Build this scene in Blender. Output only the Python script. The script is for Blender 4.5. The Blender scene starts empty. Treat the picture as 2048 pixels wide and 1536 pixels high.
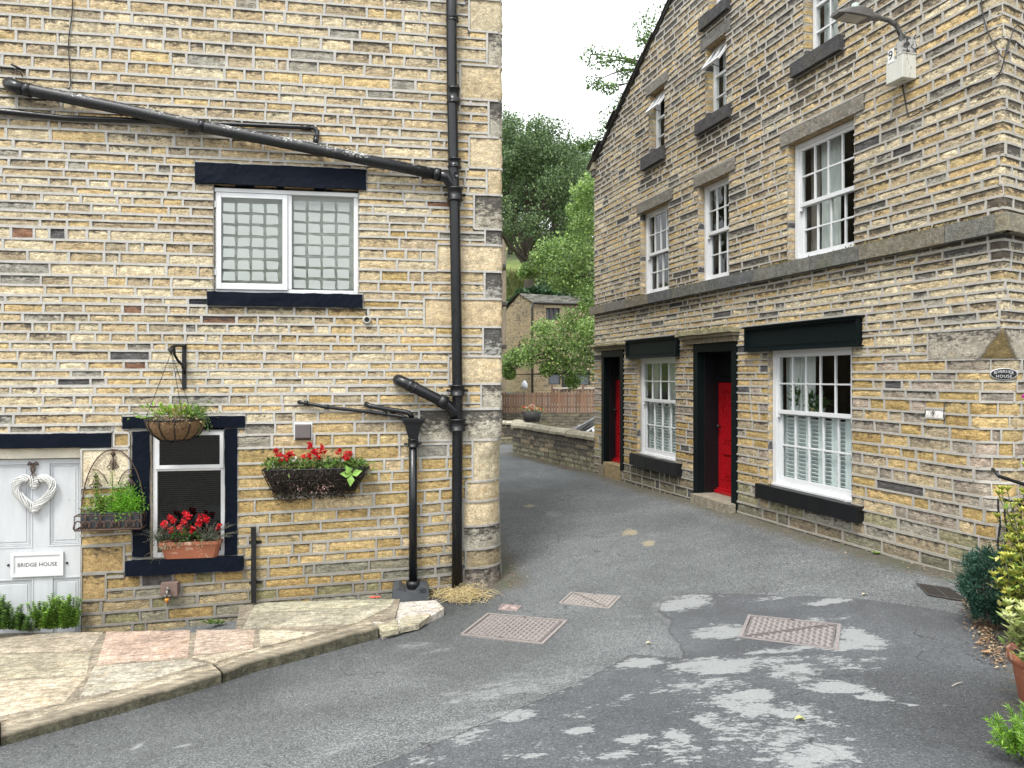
import bpy, math, random
import numpy as np
from mathutils import Vector, Matrix, noise as mnoise
R_ = math.radians
S = bpy.context.scene
COL = S.collection
# ------------------------------------------------------------------ camera, world, sun, exposure
EYE = 1.8; FPX = 1500.0; HX = 1024.0; HY = 752.0
cd = bpy.data.cameras.new('camera'); cam = bpy.data.objects.new('camera', cd); COL.objects.link(cam)
cam.location = (0, 0, EYE); cam.rotation_euler = (R_(90), 0, 0)
cd.sensor_width = 36; cd.lens = FPX / 2048 * 36; cd.shift_y = -16 / 2048; cd.clip_end = 3000; cd.clip_start = 0.05
S.camera = cam
S.render.resolution_x = 1024; S.render.resolution_y = 768
W = bpy.data.worlds.new('World'); S.world = W; W.use_nodes = True
wn = W.node_tree; bg = wn.nodes['Background']
sky = wn.nodes.new('ShaderNodeTexSky'); sky.sky_type = 'NISHITA'; sky.sun_disc = False
SUN_EL, SUN_AZ = R_(58), R_(205)
sky.sun_elevation = SUN_EL; sky.sun_rotation = SUN_AZ; sky.air_density = 1.2; sky.dust_density = 3
hs = wn.nodes.new('ShaderNodeHueSaturation'); hs.inputs['Saturation'].default_value = 0.10
mx = wn.nodes.new('ShaderNodeMix'); mx.data_type = 'RGBA'; mx.inputs[0].default_value = 0.72
mx.inputs[7].default_value = (9.6, 10.0, 10.3, 1)
wn.links.new(sky.outputs[0], hs.inputs['Color']); wn.links.new(hs.outputs[0], mx.inputs[6])
wn.links.new(mx.outputs[2], bg.inputs[0]); bg.inputs[1].default_value = 0.10
sd = bpy.data.lights.new('sun', 'SUN'); sun = bpy.data.objects.new('sun', sd); COL.objects.link(sun)
sd.energy = 1.3; sd.angle = R_(16); sd.color = (1.0, .965, .91)
# sun direction: behind the camera, a little to the left
sv = Vector((-math.sin(R_(25)) * math.cos(SUN_EL), -math.cos(R_(25)) * math.cos(SUN_EL), math.sin(SUN_EL)))
sun.rotation_euler = sv.to_track_quat('Z', 'Y').to_euler()
S.view_settings.view_transform = 'Standard'; S.view_settings.look = 'None'
S.view_settings.exposure = 1.40; S.view_settings.gamma = 1
S.render.engine = 'CYCLES'
try:
    S.cycles.max_bounces = 8; S.cycles.transparent_max_bounces = 16
except Exception: pass

rng = random.Random(7); nr = np.random.RandomState(7)
# ------------------------------------------------------------------ helpers
class Frame:
    """a vertical wall plane: local x along the wall (rightwards seen from outside), local y into the house, z up"""
    def __init__(s, ox, oy, ang):
        s.o = np.array([ox, oy]); s.a = ang
        s.dx = np.array([math.cos(ang), math.sin(ang)]); s.dy = np.array([-math.sin(ang), math.cos(ang)])
    def uv(s, px, py, d=0.0):
        k = (px - HX) / FPX; o = s.o + s.dy * d
        u = (k * o[1] - o[0]) / (s.dx[0] - k * s.dx[1]); Y = o[1] + u * s.dx[1]
        return u, EYE + (HY - py) / FPX * Y
    def u(s, px, d=0.0): return s.uv(px, HY, d)[0]
    def z(s, px, py, d=0.0): return s.uv(px, py, d)[1]
    def w(s, u, d, z):
        p = s.o + s.dx * u + s.dy * d
        return Vector((p[0], p[1], z))
FL = Frame(-.112, 8.84, R_(9.5))
FR = Frame(4.26, 6.66, R_(-73.6))

def tag(o, label=None, cat=None, group=None, kind=None):
    if label: o['label'] = label
    if cat: o['category'] = cat
    if group: o['group'] = group
    if kind: o['kind'] = kind
    return o
def empty(name, loc, rz=0.0):
    o = bpy.data.objects.new(name, None); COL.objects.link(o); o.location = loc; o.rotation_euler = (0, 0, rz)
    o.empty_display_size = .2
    return o
def wthing(name, F, u, d, z, label, cat, group=None):
    o = empty(name, F.w(u, d, z), F.a); tag(o, label, cat, group); o['_'] = 0; del o['_']
    return o

class MB:
    def __init__(s): s.v = []; s.f = []; s.m = []; s.t = []; s.n = 0; s.g = []
    def add(s, v, f, m=0, tint=(1, 1, 1), soot=0.0, smooth=False):
        v = np.asarray(v, float).reshape(-1, 3); f = [tuple(i + s.n for i in q) for q in f]
        s.v.append(v); s.f += f; s.m += [m] * len(f); s.g += [smooth] * len(f)
        tt = np.empty((len(v), 4)); tt[:, :3] = tint; tt[:, 3] = soot; s.t.append(tt); s.n += len(v)
        return s
    def box(s, x0, x1, y0, y1, z0, z1, m=0, tint=(1, 1, 1), M=None):
        v = np.array([(x, y, z) for z in (z0, z1) for y in (y0, y1) for x in (x0, x1)], float)
        if M is not None: v = np.array([M @ Vector(p) for p in v])
        return s.add(v, [(0, 2, 3, 1), (4, 5, 7, 6), (0, 1, 5, 4), (2, 6, 7, 3), (0, 4, 6, 2), (1, 3, 7, 5)], m, tint)
    def tube(s, pts, r, n=10, m=0, tint=(1, 1, 1), cap=True, smooth=True):
        P = [Vector(p) for p in pts]; rs = r if hasattr(r, '__len__') else [r] * len(P)
        v = []; prev = None
        for i, p in enumerate(P):
            t = (P[min(i + 1, len(P) - 1)] - P[max(i - 1, 0)]).normalized()
            if prev is None:
                a = t.orthogonal().normalized()
            else:
                a = (prev - t * prev.dot(t))
                a = a.normalized() if a.length > 1e-6 else t.orthogonal().normalized()
            prev = a; b = t.cross(a)
            for k in range(n):
                w = 2 * math.pi * k / n; v.append(p + (a * math.cos(w) + b * math.sin(w)) * rs[i])
        f = [(i * n + k, i * n + (k + 1) % n, (i + 1) * n + (k + 1) % n, (i + 1) * n + k) for i in range(len(P) - 1) for k in range(n)]
        if cap: f += [tuple(range(n - 1, -1, -1)), tuple((len(P) - 1) * n + k for k in range(n))]
        return s.add([tuple(q) for q in v], f, m, tint, smooth=smooth)
    def lathe(s, prof, n=24, m=0, c=(0, 0, 0), axis='z', tint=(1, 1, 1), a0=0, a1=2 * math.pi, smooth=True):
        full = abs(a1 - a0 - 2 * math.pi) < 1e-6; k_ = n if full else n + 1; v = []
        for (r, h) in prof:
            for k in range(k_):
                w = a0 + (a1 - a0) * k / n; p = (r * math.cos(w), r * math.sin(w), h)
                if axis == 'y': p = (p[0], h, p[1])
                if axis == 'x': p = (h, p[0], p[1])
                v.append((p[0] + c[0], p[1] + c[1], p[2] + c[2]))
        f = []
        for i in range(len(prof) - 1):
            for k in range(n):
                k2 = (k + 1) % k_; f.append((i * k_ + k, i * k_ + k2, (i + 1) * k_ + k2, (i + 1) * k_ + k))
        return s.add(v, f, m, tint, smooth=smooth)
    def prism(s, poly, z0, z1, m=0, tint=(1, 1, 1), fn=None):
        n = len(poly); v = [(p[0], p[1], z0) for p in poly] + [(p[0], p[1], z1) for p in poly]
        if fn: v = [fn(*p) for p in v]
        f = [tuple(range(n - 1, -1, -1)), tuple(range(n, 2 * n))] + [(i, (i + 1) % n, n + (i + 1) % n, n + i) for i in range(n)]
        return s.add(v, f, m, tint)
    def grid(s, fn, us, vs, m=0, tint=(1, 1, 1), smooth=False):
        v = [fn(a, b) for b in vs for a in us]; n = len(us)
        f = [(j * n + i, j * n + i + 1, (j + 1) * n + i + 1, (j + 1) * n + i) for j in range(len(vs) - 1) for i in range(n - 1)]
        return s.add(v, f, m, tint, smooth=smooth)
    def build(s, name, mats, parent=None, bevel=0, loc=None, fix=True):
        me = bpy.data.meshes.new(name)
        V = np.concatenate(s.v) if s.v else np.zeros((0, 3)); T = np.concatenate(s.t) if s.t else np.zeros((0, 4))
        me.from_pydata(V.tolist() if len(V) < 4000 else V.tolist(), [], s.f)
        if not isinstance(mats, (list, tuple)): mats = [mats]
        for m in mats: me.materials.append(m)
        me.polygons.foreach_set('material_index', np.array(s.m, dtype=np.int32))
        me.polygons.foreach_set('use_smooth', np.array(s.g, dtype=bool))
        a = me.attributes.new('tint', 'FLOAT_COLOR', 'POINT'); a.data.foreach_set('color', T.astype(np.float32).ravel())
        me.update()
        o = bpy.data.objects.new(name, me); COL.objects.link(o)
        if parent: o.parent = parent
        if loc is not None: o.location = loc
        if bevel:
            b = o.modifiers.new('bevel', 'BEVEL'); b.width = bevel; b.segments = 2; b.limit_method = 'ANGLE'
        return o

def vnoise(p, sc=1.0, off=0.0):
    return mnoise.noise(Vector((p[0] * sc + off, p[1] * sc - off, p[2] * sc + off * .7)))

# ------------------------------------------------------------------ materials
def newmat(name):
    m = bpy.data.materials.new(name); m.use_nodes = True; nt = m.node_tree
    return m, nt, nt.nodes['Principled BSDF']
def nd(nt, typ, ins=None, **props):
    n = nt.nodes.new(typ)
    for k, v in props.items(): setattr(n, k, v)
    for k, v in (ins or {}).items():
        if isinstance(v, bpy.types.NodeSocket): nt.links.new(v, n.inputs[k])
        else: n.inputs[k].default_value = v
    return n
def math_(nt, op, a, b=0.0, c=None, clamp=False):
    d = {0: a, 1: b}
    if c is not None: d[2] = c
    return nd(nt, 'ShaderNodeMath', d, operation=op, use_clamp=clamp).outputs[0]
def mix(nt, f, a, b, bt='MIX'):
    n = nd(nt, 'ShaderNodeMix', {0: f, 6: a, 7: b}, data_type='RGBA', blend_type=bt); return n.outputs[2]
def ramp(nt, v, lo, hi, t0=0.0, t1=1.0):
    return nd(nt, 'ShaderNodeMapRange', {0: v, 1: lo, 2: hi, 3: t0, 4: t1}, interpolation_type='SMOOTHSTEP').outputs[0]
def noise(nt, vec, sc, det=4, rough=.6, w=None):
    return nd(nt, 'ShaderNodeTexNoise', {'Vector': vec, 'Scale': sc, 'Detail': det, 'Roughness': rough}).outputs['Fac']
def scaled(nt, vec, s, off=None):
    v = nd(nt, 'ShaderNodeVectorMath', {0: vec, 1: s}, operation='MULTIPLY').outputs[0]
    if off is not None: v = nd(nt, 'ShaderNodeVectorMath', {0: v, 1: off}, operation='ADD').outputs[0]
    return v
def bump(nt, h, st, dist=.01, normal=None):
    d = {'Height': h, 'Strength': st, 'Distance': dist}
    if normal is not None: d['Normal'] = normal
    return nd(nt, 'ShaderNodeBump', d).outputs[0]
def c4(c): return (c[0], c[1], c[2], 1)

def stone_mat(name, soot_col=(.035, .032, .032), soot_add=0.0, strata=.5, moss=0.0):
    m, nt, b = newmat(name)
    tc = nd(nt, 'ShaderNodeTexCoord').outputs['Object']
    at = nd(nt, 'ShaderNodeAttribute', attribute_name='tint')
    sep = nd(nt, 'ShaderNodeSeparateColor', {0: at.outputs['Color']})
    # each stone reads its own piece of the noise
    off = nd(nt, 'ShaderNodeVectorMath', {0: at.outputs['Color'], 1: (171., 133., 97.)}, operation='MULTIPLY').outputs[0]
    p = nd(nt, 'ShaderNodeVectorMath', {0: tc, 1: off}, operation='ADD').outputs[0]
    grain = noise(nt, scaled(nt, p, (1., 1., 1.5)), 52, 5, .78)
    mid = noise(nt, p, 16, 5, .65)
    lay = noise(nt, scaled(nt, p, (11., 11., 62.)), 1.0, 5, .6)
    blot = noise(nt, scaled(nt, p, (1., 1., 2.2)), 6.5, 4, .6)
    col = at.outputs['Color']
    k = math_(nt, 'MULTIPLY', ramp(nt, grain, .30, .70, .60, 1.42), ramp(nt, mid, .3, .72, .76, 1.24))
    k = math_(nt, 'MULTIPLY', k, ramp(nt, lay, .3, .7, 1 - .5 * strata, 1 + .3 * strata))
    col = mix(nt, 1.0, col, nd(nt, 'ShaderNodeCombineColor', {0: k, 1: k, 2: k}).outputs[0], 'MULTIPLY')
    warm = mix(nt, 1.0, col, (1.0, .86, .66, 1), 'MULTIPLY')
    col = mix(nt, ramp(nt, blot, .52, .75, 0, .6), col, warm)
    col = mix(nt, ramp(nt, noise(nt, scaled(nt, p, (1., 1., 2.5)), 8, 5, .7), .50, .72, 0, .5), col, mix(nt, 1.0, col, (1.35, 1.36, 1.38, 1), 'MULTIPLY'))
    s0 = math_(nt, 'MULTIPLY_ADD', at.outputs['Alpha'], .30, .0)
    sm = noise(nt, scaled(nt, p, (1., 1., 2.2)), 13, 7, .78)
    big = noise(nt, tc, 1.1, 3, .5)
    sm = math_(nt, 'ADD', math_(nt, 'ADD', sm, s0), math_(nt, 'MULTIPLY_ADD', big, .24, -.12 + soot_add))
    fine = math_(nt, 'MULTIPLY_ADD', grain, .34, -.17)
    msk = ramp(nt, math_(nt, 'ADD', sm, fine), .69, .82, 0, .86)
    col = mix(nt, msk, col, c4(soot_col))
    if moss:
        mm = ramp(nt, math_(nt, 'ADD', noise(nt, tc, 3.2, 6, .7), 0.0), .52, .72, 0, moss)
        col = mix(nt, mm, col, (.115, .12, .045, 1))
    if name == 'flagstone':
        st = noise(nt, scaled(nt, tc, (3., 13., 3.)), 2.2, 8, .72); st2 = noise(nt, tc, 1.6, 5, .65)
        k2 = math_(nt, 'MULTIPLY', ramp(nt, st, .34, .62, .62, 1.18), ramp(nt, st2, .3, .7, .80, 1.18))
        col = mix(nt, 1.0, col, nd(nt, 'ShaderNodeCombineColor', {0: k2, 1: k2, 2: k2}).outputs[0], 'MULTIPLY')
        col = mix(nt, ramp(nt, noise(nt, tc, 9, 7, .8), .60, .70, 0, .55), col, (.10, .085, .065, 1))
    nt.links.new(col, b.inputs['Base Color']); b.inputs['Roughness'].default_value = .92
    b.inputs['Specular IOR Level'].default_value = .25
    h = math_(nt, 'ADD', math_(nt, 'MULTIPLY', mid, .9), math_(nt, 'ADD', math_(nt, 'MULTIPLY', grain, .28), math_(nt, 'MULTIPLY', lay, strata)))
    nt.links.new(bump(nt, h, .9, .018), b.inputs['Normal'])
    return m
def mortar_mat(name, c, dirt=(.22, .20, .17)):
    m, nt, b = newmat(name)
    tc = nd(nt, 'ShaderNodeTexCoord').outputs['Object']
    n1 = noise(nt, tc, 60, 5, .7); n2 = noise(nt, tc, 2.3, 5, .6); n3 = noise(nt, tc, 14, 4, .7)
    z = nd(nt, 'ShaderNodeSeparateXYZ', {0: tc}).outputs[2]
    lo = ramp(nt, math_(nt, 'ADD', z, math_(nt, 'MULTIPLY', n2, 1.6)), -.2, 1.9, .85, .08)
    col = mix(nt, lo, c4(c), c4(dirt))
    k = math_(nt, 'MULTIPLY', ramp(nt, n1, .2, .8, .8, 1.12), ramp(nt, n3, .3, .7, .84, 1.06))
    col = mix(nt, 1.0, col, nd(nt, 'ShaderNodeCombineColor', {0: k, 1: k, 2: k}).outputs[0], 'MULTIPLY')
    nt.links.new(col, b.inputs['Base Color']); b.inputs['Roughness'].default_value = .95
    nt.links.new(bump(nt, n1, .5, .004), b.inputs['Normal'])
    return m
def paint(name, c, rough=.5, wear=0.0, wc=(.3, .28, .25), nb=.12, var=.12, sc=30, spec=.5, metal=0, stretch=(1, 1, 1)):
    m, nt, b = newmat(name)
    tc = nd(nt, 'ShaderNodeTexCoord').outputs['Object']
    p = scaled(nt, tc, stretch)
    n1 = noise(nt, p, sc, 6, .7); n2 = noise(nt, p, 5, 5, .6)
    k = ramp(nt, n2, .25, .75, 1 - var, 1 + var)
    col = mix(nt, 1.0, c4(c), nd(nt, 'ShaderNodeCombineColor', {0: k, 1: k, 2: k}).outputs[0], 'MULTIPLY')
    if wear:
        w = math_(nt, 'ADD', n1, math_(nt, 'MULTIPLY_ADD', n2, .5, -.25))
        col = mix(nt, ramp(nt, w, .74 - wear, .80 - wear), col, c4(wc))
    nt.links.new(col, b.inputs['Base Color'])
    nt.links.new(ramp(nt, n1, .2, .8, max(0, rough - .12), min(1, rough + .15)), b.inputs['Roughness'])
    b.inputs['Specular IOR Level'].default_value = spec; b.inputs['Metallic'].default_value = metal
    nt.links.new(bump(nt, n1, nb, .003), b.inputs['Normal'])
    return m
def leaf_mat(name, trans=.35, rough=.5):
    m, nt, b = newmat(name)
    at = nd(nt, 'ShaderNodeAttribute', attribute_name='tint').outputs['Color']
    tc = nd(nt, 'ShaderNodeTexCoord').outputs['Object']
    k = ramp(nt, noise(nt, tc, 40, 3), .3, .7, .85, 1.15)
    col = mix(nt, 1.0, at, nd(nt, 'ShaderNodeCombineColor', {0: k, 1: k, 2: k}).outputs[0], 'MULTIPLY')
    nt.links.new(col, b.inputs['Base Color']); b.inputs['Roughness'].default_value = rough
    b.inputs['Specular IOR Level'].default_value = .35
    tr = nd(nt, 'ShaderNodeBsdfTranslucent', {0: col})
    ms = nd(nt, 'ShaderNodeMixShader', {0: trans, 1: b.outputs[0], 2: tr.outputs[0]})
    nt.links.new(ms.outputs[0], nt.nodes['Material Output'].inputs[0])
    return m
def tint_mat(name, rough=.7, amt=.2, sc=25, bs=.3):
    m, nt, b = newmat(name)
    at = nd(nt, 'ShaderNodeAttribute', attribute_name='tint').outputs['Color']
    tc = nd(nt, 'ShaderNodeTexCoord').outputs['Object']
    n1 = noise(nt, tc, sc, 6, .7); k = ramp(nt, n1, .2, .8, 1 - amt, 1 + amt)
    col = mix(nt, 1.0, at, nd(nt, 'ShaderNodeCombineColor', {0: k, 1: k, 2: k}).outputs[0], 'MULTIPLY')
    nt.links.new(col, b.inputs['Base Color']); b.inputs['Roughness'].default_value = rough
    nt.links.new(bump(nt, n1, bs, .004), b.inputs['Normal'])
    return m
def glass_mat(name, tintc=(.94, .96, .955), rough=.015, base=.03):
    m, nt, b = newmat(name)
    tc = nd(nt, 'ShaderNodeTexCoord').outputs['Object']
    nb = bump(nt, noise(nt, tc, 3.5, 2, .5), .12, .02)
    fc = nd(nt, 'ShaderNodeLayerWeight', {0: .5, 'Normal': nb}).outputs['Facing']
    fr = math_(nt, 'MULTIPLY_ADD', math_(nt, 'POWER', fc, 5.0), .55, base, clamp=True)
    t = nd(nt, 'ShaderNodeBsdfTransparent', {0: c4(tintc)}); g = nd(nt, 'ShaderNodeBsdfGlossy', {'Roughness': rough, 'Normal': nb})
    ms = nd(nt, 'ShaderNodeMixShader', {0: fr, 1: t.outputs[0], 2: g.outputs[0]})
    nt.links.new(ms.outputs[0], nt.nodes['Material Output'].inputs[0])
    nt.nodes.remove(b)
    return m
M = {}
M['stone'] = stone_mat('sandstone')
M['stone2'] = stone_mat('sooty_sandstone', soot_add=.02)
M['quoin'] = stone_mat('quoin_stone', soot_add=-.03, strata=.12)
M['dstone'] = stone_mat('dark_damp_stone', soot_add=.02, strata=.5, moss=.6)
M['trim'] = stone_mat('weathered_trim_stone', strata=.1, moss=.35)
M['flag'] = stone_mat('flagstone', soot_add=-.10, strata=.0)
M['mortar'] = mortar_mat('pale_mortar', (.50, .485, .45), (.17, .155, .13))
M['mortar2'] = mortar_mat('grey_mortar', (.43, .41, .37), (.27, .245, .20))
M['mortar3'] = mortar_mat('dark_mortar', (.13, .12, .10), (.10, .09, .07))
M['black'] = paint('black_gloss_paint', (.0035, .0042, .006), .45, .0, nb=.5, sc=60, spec=.45, stretch=(1, 1, 4))
M['navy'] = paint('worn_blue_black_paint', (.0028, .0055, .0125), .6, .02, (.04, .04, .045), nb=.8, sc=45, spec=.10, stretch=(1, 3, 5))
M['bgreen'] = paint('dark_green_black_paint', (.004, .008, .009), .5, .0, (.1, .1, .09), nb=.2, sc=40, spec=.12)
M['pipe'] = paint('black_plastic_pipe', (.0045, .0055, .0075), .30, .03, (.06, .06, .06), nb=.1, sc=24, stretch=(1, 1, .4))
M['iron'] = paint('painted_cast_iron', (.006, .0065, .008), .42, .06, (.10, .075, .055), nb=.5, sc=40)
M['white'] = paint('white_gloss_paint', (.64, .65, .66), .35, .02, (.5, .47, .42), nb=.1, var=.04, sc=25)
M['whitedoor'] = paint('old_white_door_paint', (.50, .52, .54), .45, .06, (.45, .43, .40), nb=.25, var=.06, sc=22, stretch=(2, 2, .5))
M['cream'] = paint('cream_stone_paint', (.62, .58, .48), .7, .12, (.42, .37, .28), nb=.3)
M['red'] = paint('red_gloss_door_paint', (.36, .006, .011), .30, .0, nb=.008, var=.06, spec=.4)
M['rust'] = paint('rusty_brown_iron', (.075, .045, .035), .75, .15, (.03, .025, .025), nb=.5, sc=60)
M['terra'] = paint('terracotta', (.33, .115, .06), .7, .16, (.48, .30, .22), nb=.15, sc=14)
M['coir'] = paint('coir_liner', (.20, .12, .06), .95, .22, (.10, .06, .03), nb=1.0, sc=55)
M['dirt'] = paint('dark_soil', (.03, .022, .016), .95, .1, (.06, .045, .03), nb=1.0, sc=40)
M['leaf'] = leaf_mat('leaves')
M['petal'] = leaf_mat('petals', .25, .6)
M['twig'] = tint_mat('twigs', .9)
M['bark'] = paint('bark', (.10, .085, .065), .95, .15, (.05, .042, .035), nb=1.0, sc=12, stretch=(1, 1, .3))
M['glass'] = glass_mat('window_glass')
M['dglass'] = glass_mat('dark_window_glass', (.35, .37, .38), base=.06)
M['frost'] = paint('frosted_sticker', (.36, .39, .375), .6, 0, nb=.1, var=.05)
M['frost'].use_backface_culling = False
M['slat'] = paint('blind_slat', (.84, .85, .80), .6, 0, nb=.05, var=.05)
M['curtain'] = paint('net_curtain', (.62, .64, .62), .9, 0, nb=.2, var=.1, stretch=(6, 6, .5))
M['curtain2'] = paint('taupe_curtain', (.22, .19, .17), .9, 0, nb=.2, var=.15, stretch=(6, 6, .5))
M['shutter'] = paint('white_louvre', (.72, .77, .77), .45, 0, nb=.05, var=.03)
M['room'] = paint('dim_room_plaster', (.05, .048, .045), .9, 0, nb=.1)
M['plastic'] = paint('dark_grey_plastic', (.055, .060, .066), .45, .05, (.07, .07, .065), nb=.1)
M['brownp'] = paint('brown_grey_plastic', (.085, .07, .068), .5, .02, (.12, .11, .1))
M['lampg'] = paint('lamp_grey', (.11, .105, .10), .5, .08, (.3, .3, .28))
M['boxw'] = paint('stained_white_box', (.55, .55, .50), .6, .16, (.25, .25, .18), nb=.1, sc=14, stretch=(1, 1, .35))
M['tint'] = tint_mat('tinted_surface')
M['tintg'] = tint_mat('tinted_gloss', .3, .05, 10, .05)
M['slate'] = stone_mat('roof_slate', strata=.6, soot_add=.03)
M['cable'] = paint('black_cable', (.02, .02, .02), .6)
M['straw'] = tint_mat('dry_grass', .8, .2, 30)
# ------------------------------------------------------------------ masonry: every stone a rough face of its own, ribbon pointing between
def stone(mb, P, u0, u1, z0, z1, tint, soot, amp=.008, face=0.0, step=.035, m=0):
    nx = max(2, int((u1 - u0) / step + .5)); nz = max(2, int((z1 - z0) / step + .5))
    off = rng.uniform(-90, 90); tl = rng.uniform(-.004, .004); v = []
    for j in range(nz + 1):
        for i in range(nx + 1):
            s = i / nx; t = j / nz; u = u0 + (u1 - u0) * s; z = z0 + (z1 - z0) * t
            if 0 < i < nx and 0 < j < nz:
                d = face + .005 * (t - .35) - amp * (.25 + .9 * mnoise.noise(Vector((u * 9 + off, z * 16 - off, off))) + .45 * mnoise.noise(Vector((u * 30 + off, z * 60, off)))) + tl * (s - .5) * 2
            else:
                d = face + (.003 if j == 0 else .008 if j == nz else .006) + .004 * mnoise.noise(Vector((u * 20 + off, z * 20, off)))
            v.append(P(u, z, d))
    n = nx + 1
    f = [(j * n + i, j * n + i + 1, (j + 1) * n + i + 1, (j + 1) * n + i) for j in range(nz) for i in range(nx)]
    t4 = tuple(c + rng.uniform(-.0008, .0008) for c in tint)
    mb.add(v, f, m, t4, soot, smooth=True)
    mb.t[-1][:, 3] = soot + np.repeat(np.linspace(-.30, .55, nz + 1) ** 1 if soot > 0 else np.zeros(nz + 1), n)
def ribbon(mb, P, a, b, wd, h, m=1, vert=False, zf=None, step=.1):
    """pointing strip from a to b (u along, or z along when vert), centre line zf(s)"""
    n = max(1, int(abs(b - a) / step)); v = []
    off = rng.uniform(0, 50)
    for i in range(n + 1):
        s = a + (b - a) * i / n; c = zf(s); w = wd * (.5 + .13 * mnoise.noise(Vector((s * 7, off, 0))))
        hh = h * (1 + .25 * mnoise.noise(Vector((s * 11, off, 3))))
        for (q, d) in ((w, .012), (w - .0025, -hh), (-w + .0025, -hh), (-w, .012)):
            v.append(P(s, c + q, d) if not vert else P(c + q, s, d))
    f = [(i * 4 + k, i * 4 + k + 1, i * 4 + 5 + k, i * 4 + 4 + k) for i in range(n) for k in range(3)]
    mb.add(v, f, m)
def lay_wall(mb, P, u0, u1, zs, blocks, color, lens=(.16, .5), wd=.026, h=.010, tilt=None, ztop=None, amp=.008, back=None, bstep=.25, wave=.005, kinks=(), zk=()):
    tilt = tilt or (lambda u, z: 0.0)
    wv = [rng.uniform(0, 99) for _ in zs]
    def Z(k, u): return zs[k] + tilt(u, zs[k]) + wave * mnoise.noise(Vector((u * 1.3, wv[k], 0))) + wave * .35 * mnoise.noise(Vector((u * 6, wv[k], 5)))
    cap = (lambda u, z: min(z, ztop(u))) if ztop else (lambda u, z: z)
    for k in range(len(zs) - 1):
        um = (u0 + u1) / 2
        ed = sorted({u0, u1} | {e for (a, b, c, d) in blocks for e in (a, b) if u0 < e < u1})
        segs = []
        for ea, eb in zip(ed[:-1], ed[1:]):
            mid = (ea + eb) / 2; lo, hi = Z(k, mid), Z(k + 1, mid); parts = [(None, None)]
            L_, H_ = lo, hi; cl, ch = None, None; dead = False; extra = []
            for (a, b, c, d) in blocks:
                if a < mid < b and c < hi - .012 and d > lo + .012:
                    if c <= lo + .03 and d >= hi - .03: dead = True
                    elif c > lo + .03 and d < hi - .03: extra.append((c, d))
                    elif c > lo + .03: ch = c if ch is None else min(ch, c)
                    else: cl = d if cl is None else max(cl, d)
            if dead: continue
            if cl is not None and ch is not None and ch - cl < .03: continue
            segs.append([ea, eb, cl, ch])
        # merge neighbours with the same clipping
        mg = []
        for s in segs:
            if mg and abs(mg[-1][1] - s[0]) < 1e-6 and mg[-1][2] == s[2] and mg[-1][3] == s[3]: mg[-1][1] = s[1]
            else: mg.append(list(s))
        for (ea, eb, cl, ch) in mg:
            fl = (lambda u, k=k, c=cl: Z(k, u) if c is None else c + wd * .0); fh = (lambda u, k=k, c=ch: Z(k + 1, u) if c is None else c)
            if ztop and min(fh(ea), fh(eb)) > 0 and fl((ea + eb) / 2) > max(ztop(ea), ztop(eb)): continue
            # the ribbon under the course
            za, zb_ = ea, eb
            if ztop:
                while za < eb and fl(za) > ztop(za) - .01: za += .04
                while zb_ > za and fl(zb_) > ztop(zb_) - .01: zb_ -= .04
            if zb_ - za > .05:
                ribbon(mb, P, za, zb_, wd * rng.uniform(.85, 1.15), h, zf=fl)
                if ch is not None: ribbon(mb, P, za, zb_, wd * .7, h * .9, zf=fh)
            u = ea
            while u < eb - .01:
                L = rng.uniform(*lens) * rng.choice((.7, 1, 1, 1.25))
                if eb - u - L < .13: L = eb - u
                e = min(eb, u + L); um = (u + e) / 2
                lo, hi = fl(um), fh(um)
                if ztop:
                    hi = min(hi, ztop(um) - .0)
                if hi - lo > .028:
                    c, s = color(um, (lo + hi) / 2)
                    a_, b_ = u + wd * .38, e - wd * .38; hw = wd * .36
                    def PP(uu, zz, dd, lo=lo, hi=hi, a_=a_, b_=b_):
                        t = (zz - lo) / (hi - lo); z = fl(uu) * (1 - t) + fh(uu) * t + (hw if t < .5 else -hw) * abs(1 - 2 * t)
                        if ztop: z = min(z, ztop(uu))
                        return P(uu, z, dd)
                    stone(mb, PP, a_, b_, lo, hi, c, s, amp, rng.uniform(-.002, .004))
                    if e < eb - .01:
                        zz0, zz1 = fl(e), fh(e)
                        if ztop: zz1 = min(zz1, ztop(e))
                        if zz1 - zz0 > .03:
                            j = rng.uniform(-.004, .004)
                            ribbon(mb, P, zz0, zz1, wd * rng.uniform(.8, 1.2), h * .82, vert=True, zf=lambda s, e=e, j=j: e + j * math.sin(s * 30))
                u = e
    if back is not None:
        zlo, zhi, holes = back
        us = sorted({u0, u1} | set(kinks) | {e for q in holes for e in q[:2] if u0 < e < u1})
        zz = sorted({zlo, zhi} | set(zk) | {e for q in holes for e in q[2:] if zlo < e < zhi})
        def sub(L, st):
            o = []
            for a, b in zip(L[:-1], L[1:]):
                n = max(1, int((b - a) / st)); o += [a + (b - a) * i / n for i in range(n)]
            return o + [L[-1]]
        us = sub(us, bstep); zz = sub(zz, bstep)
        for a, b in zip(us[:-1], us[1:]):
            for c, d in zip(zz[:-1], zz[1:]):
                if any(q[0] < (a + b) / 2 < q[1] and q[2] < (c + d) / 2 < q[3] for q in holes): continue
                if ztop:
                    if c > max(ztop(a), ztop(b)): continue
                q = [(a, c), (b, c), (b, d), (a, d)]
                q = [(x, cap(x, z)) for x, z in q]
                mb.add([P(x, z, .013 if abs(x) > .42 or not kinks else .026) for x, z in q], [(0, 1, 2, 3)], 1)
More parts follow.
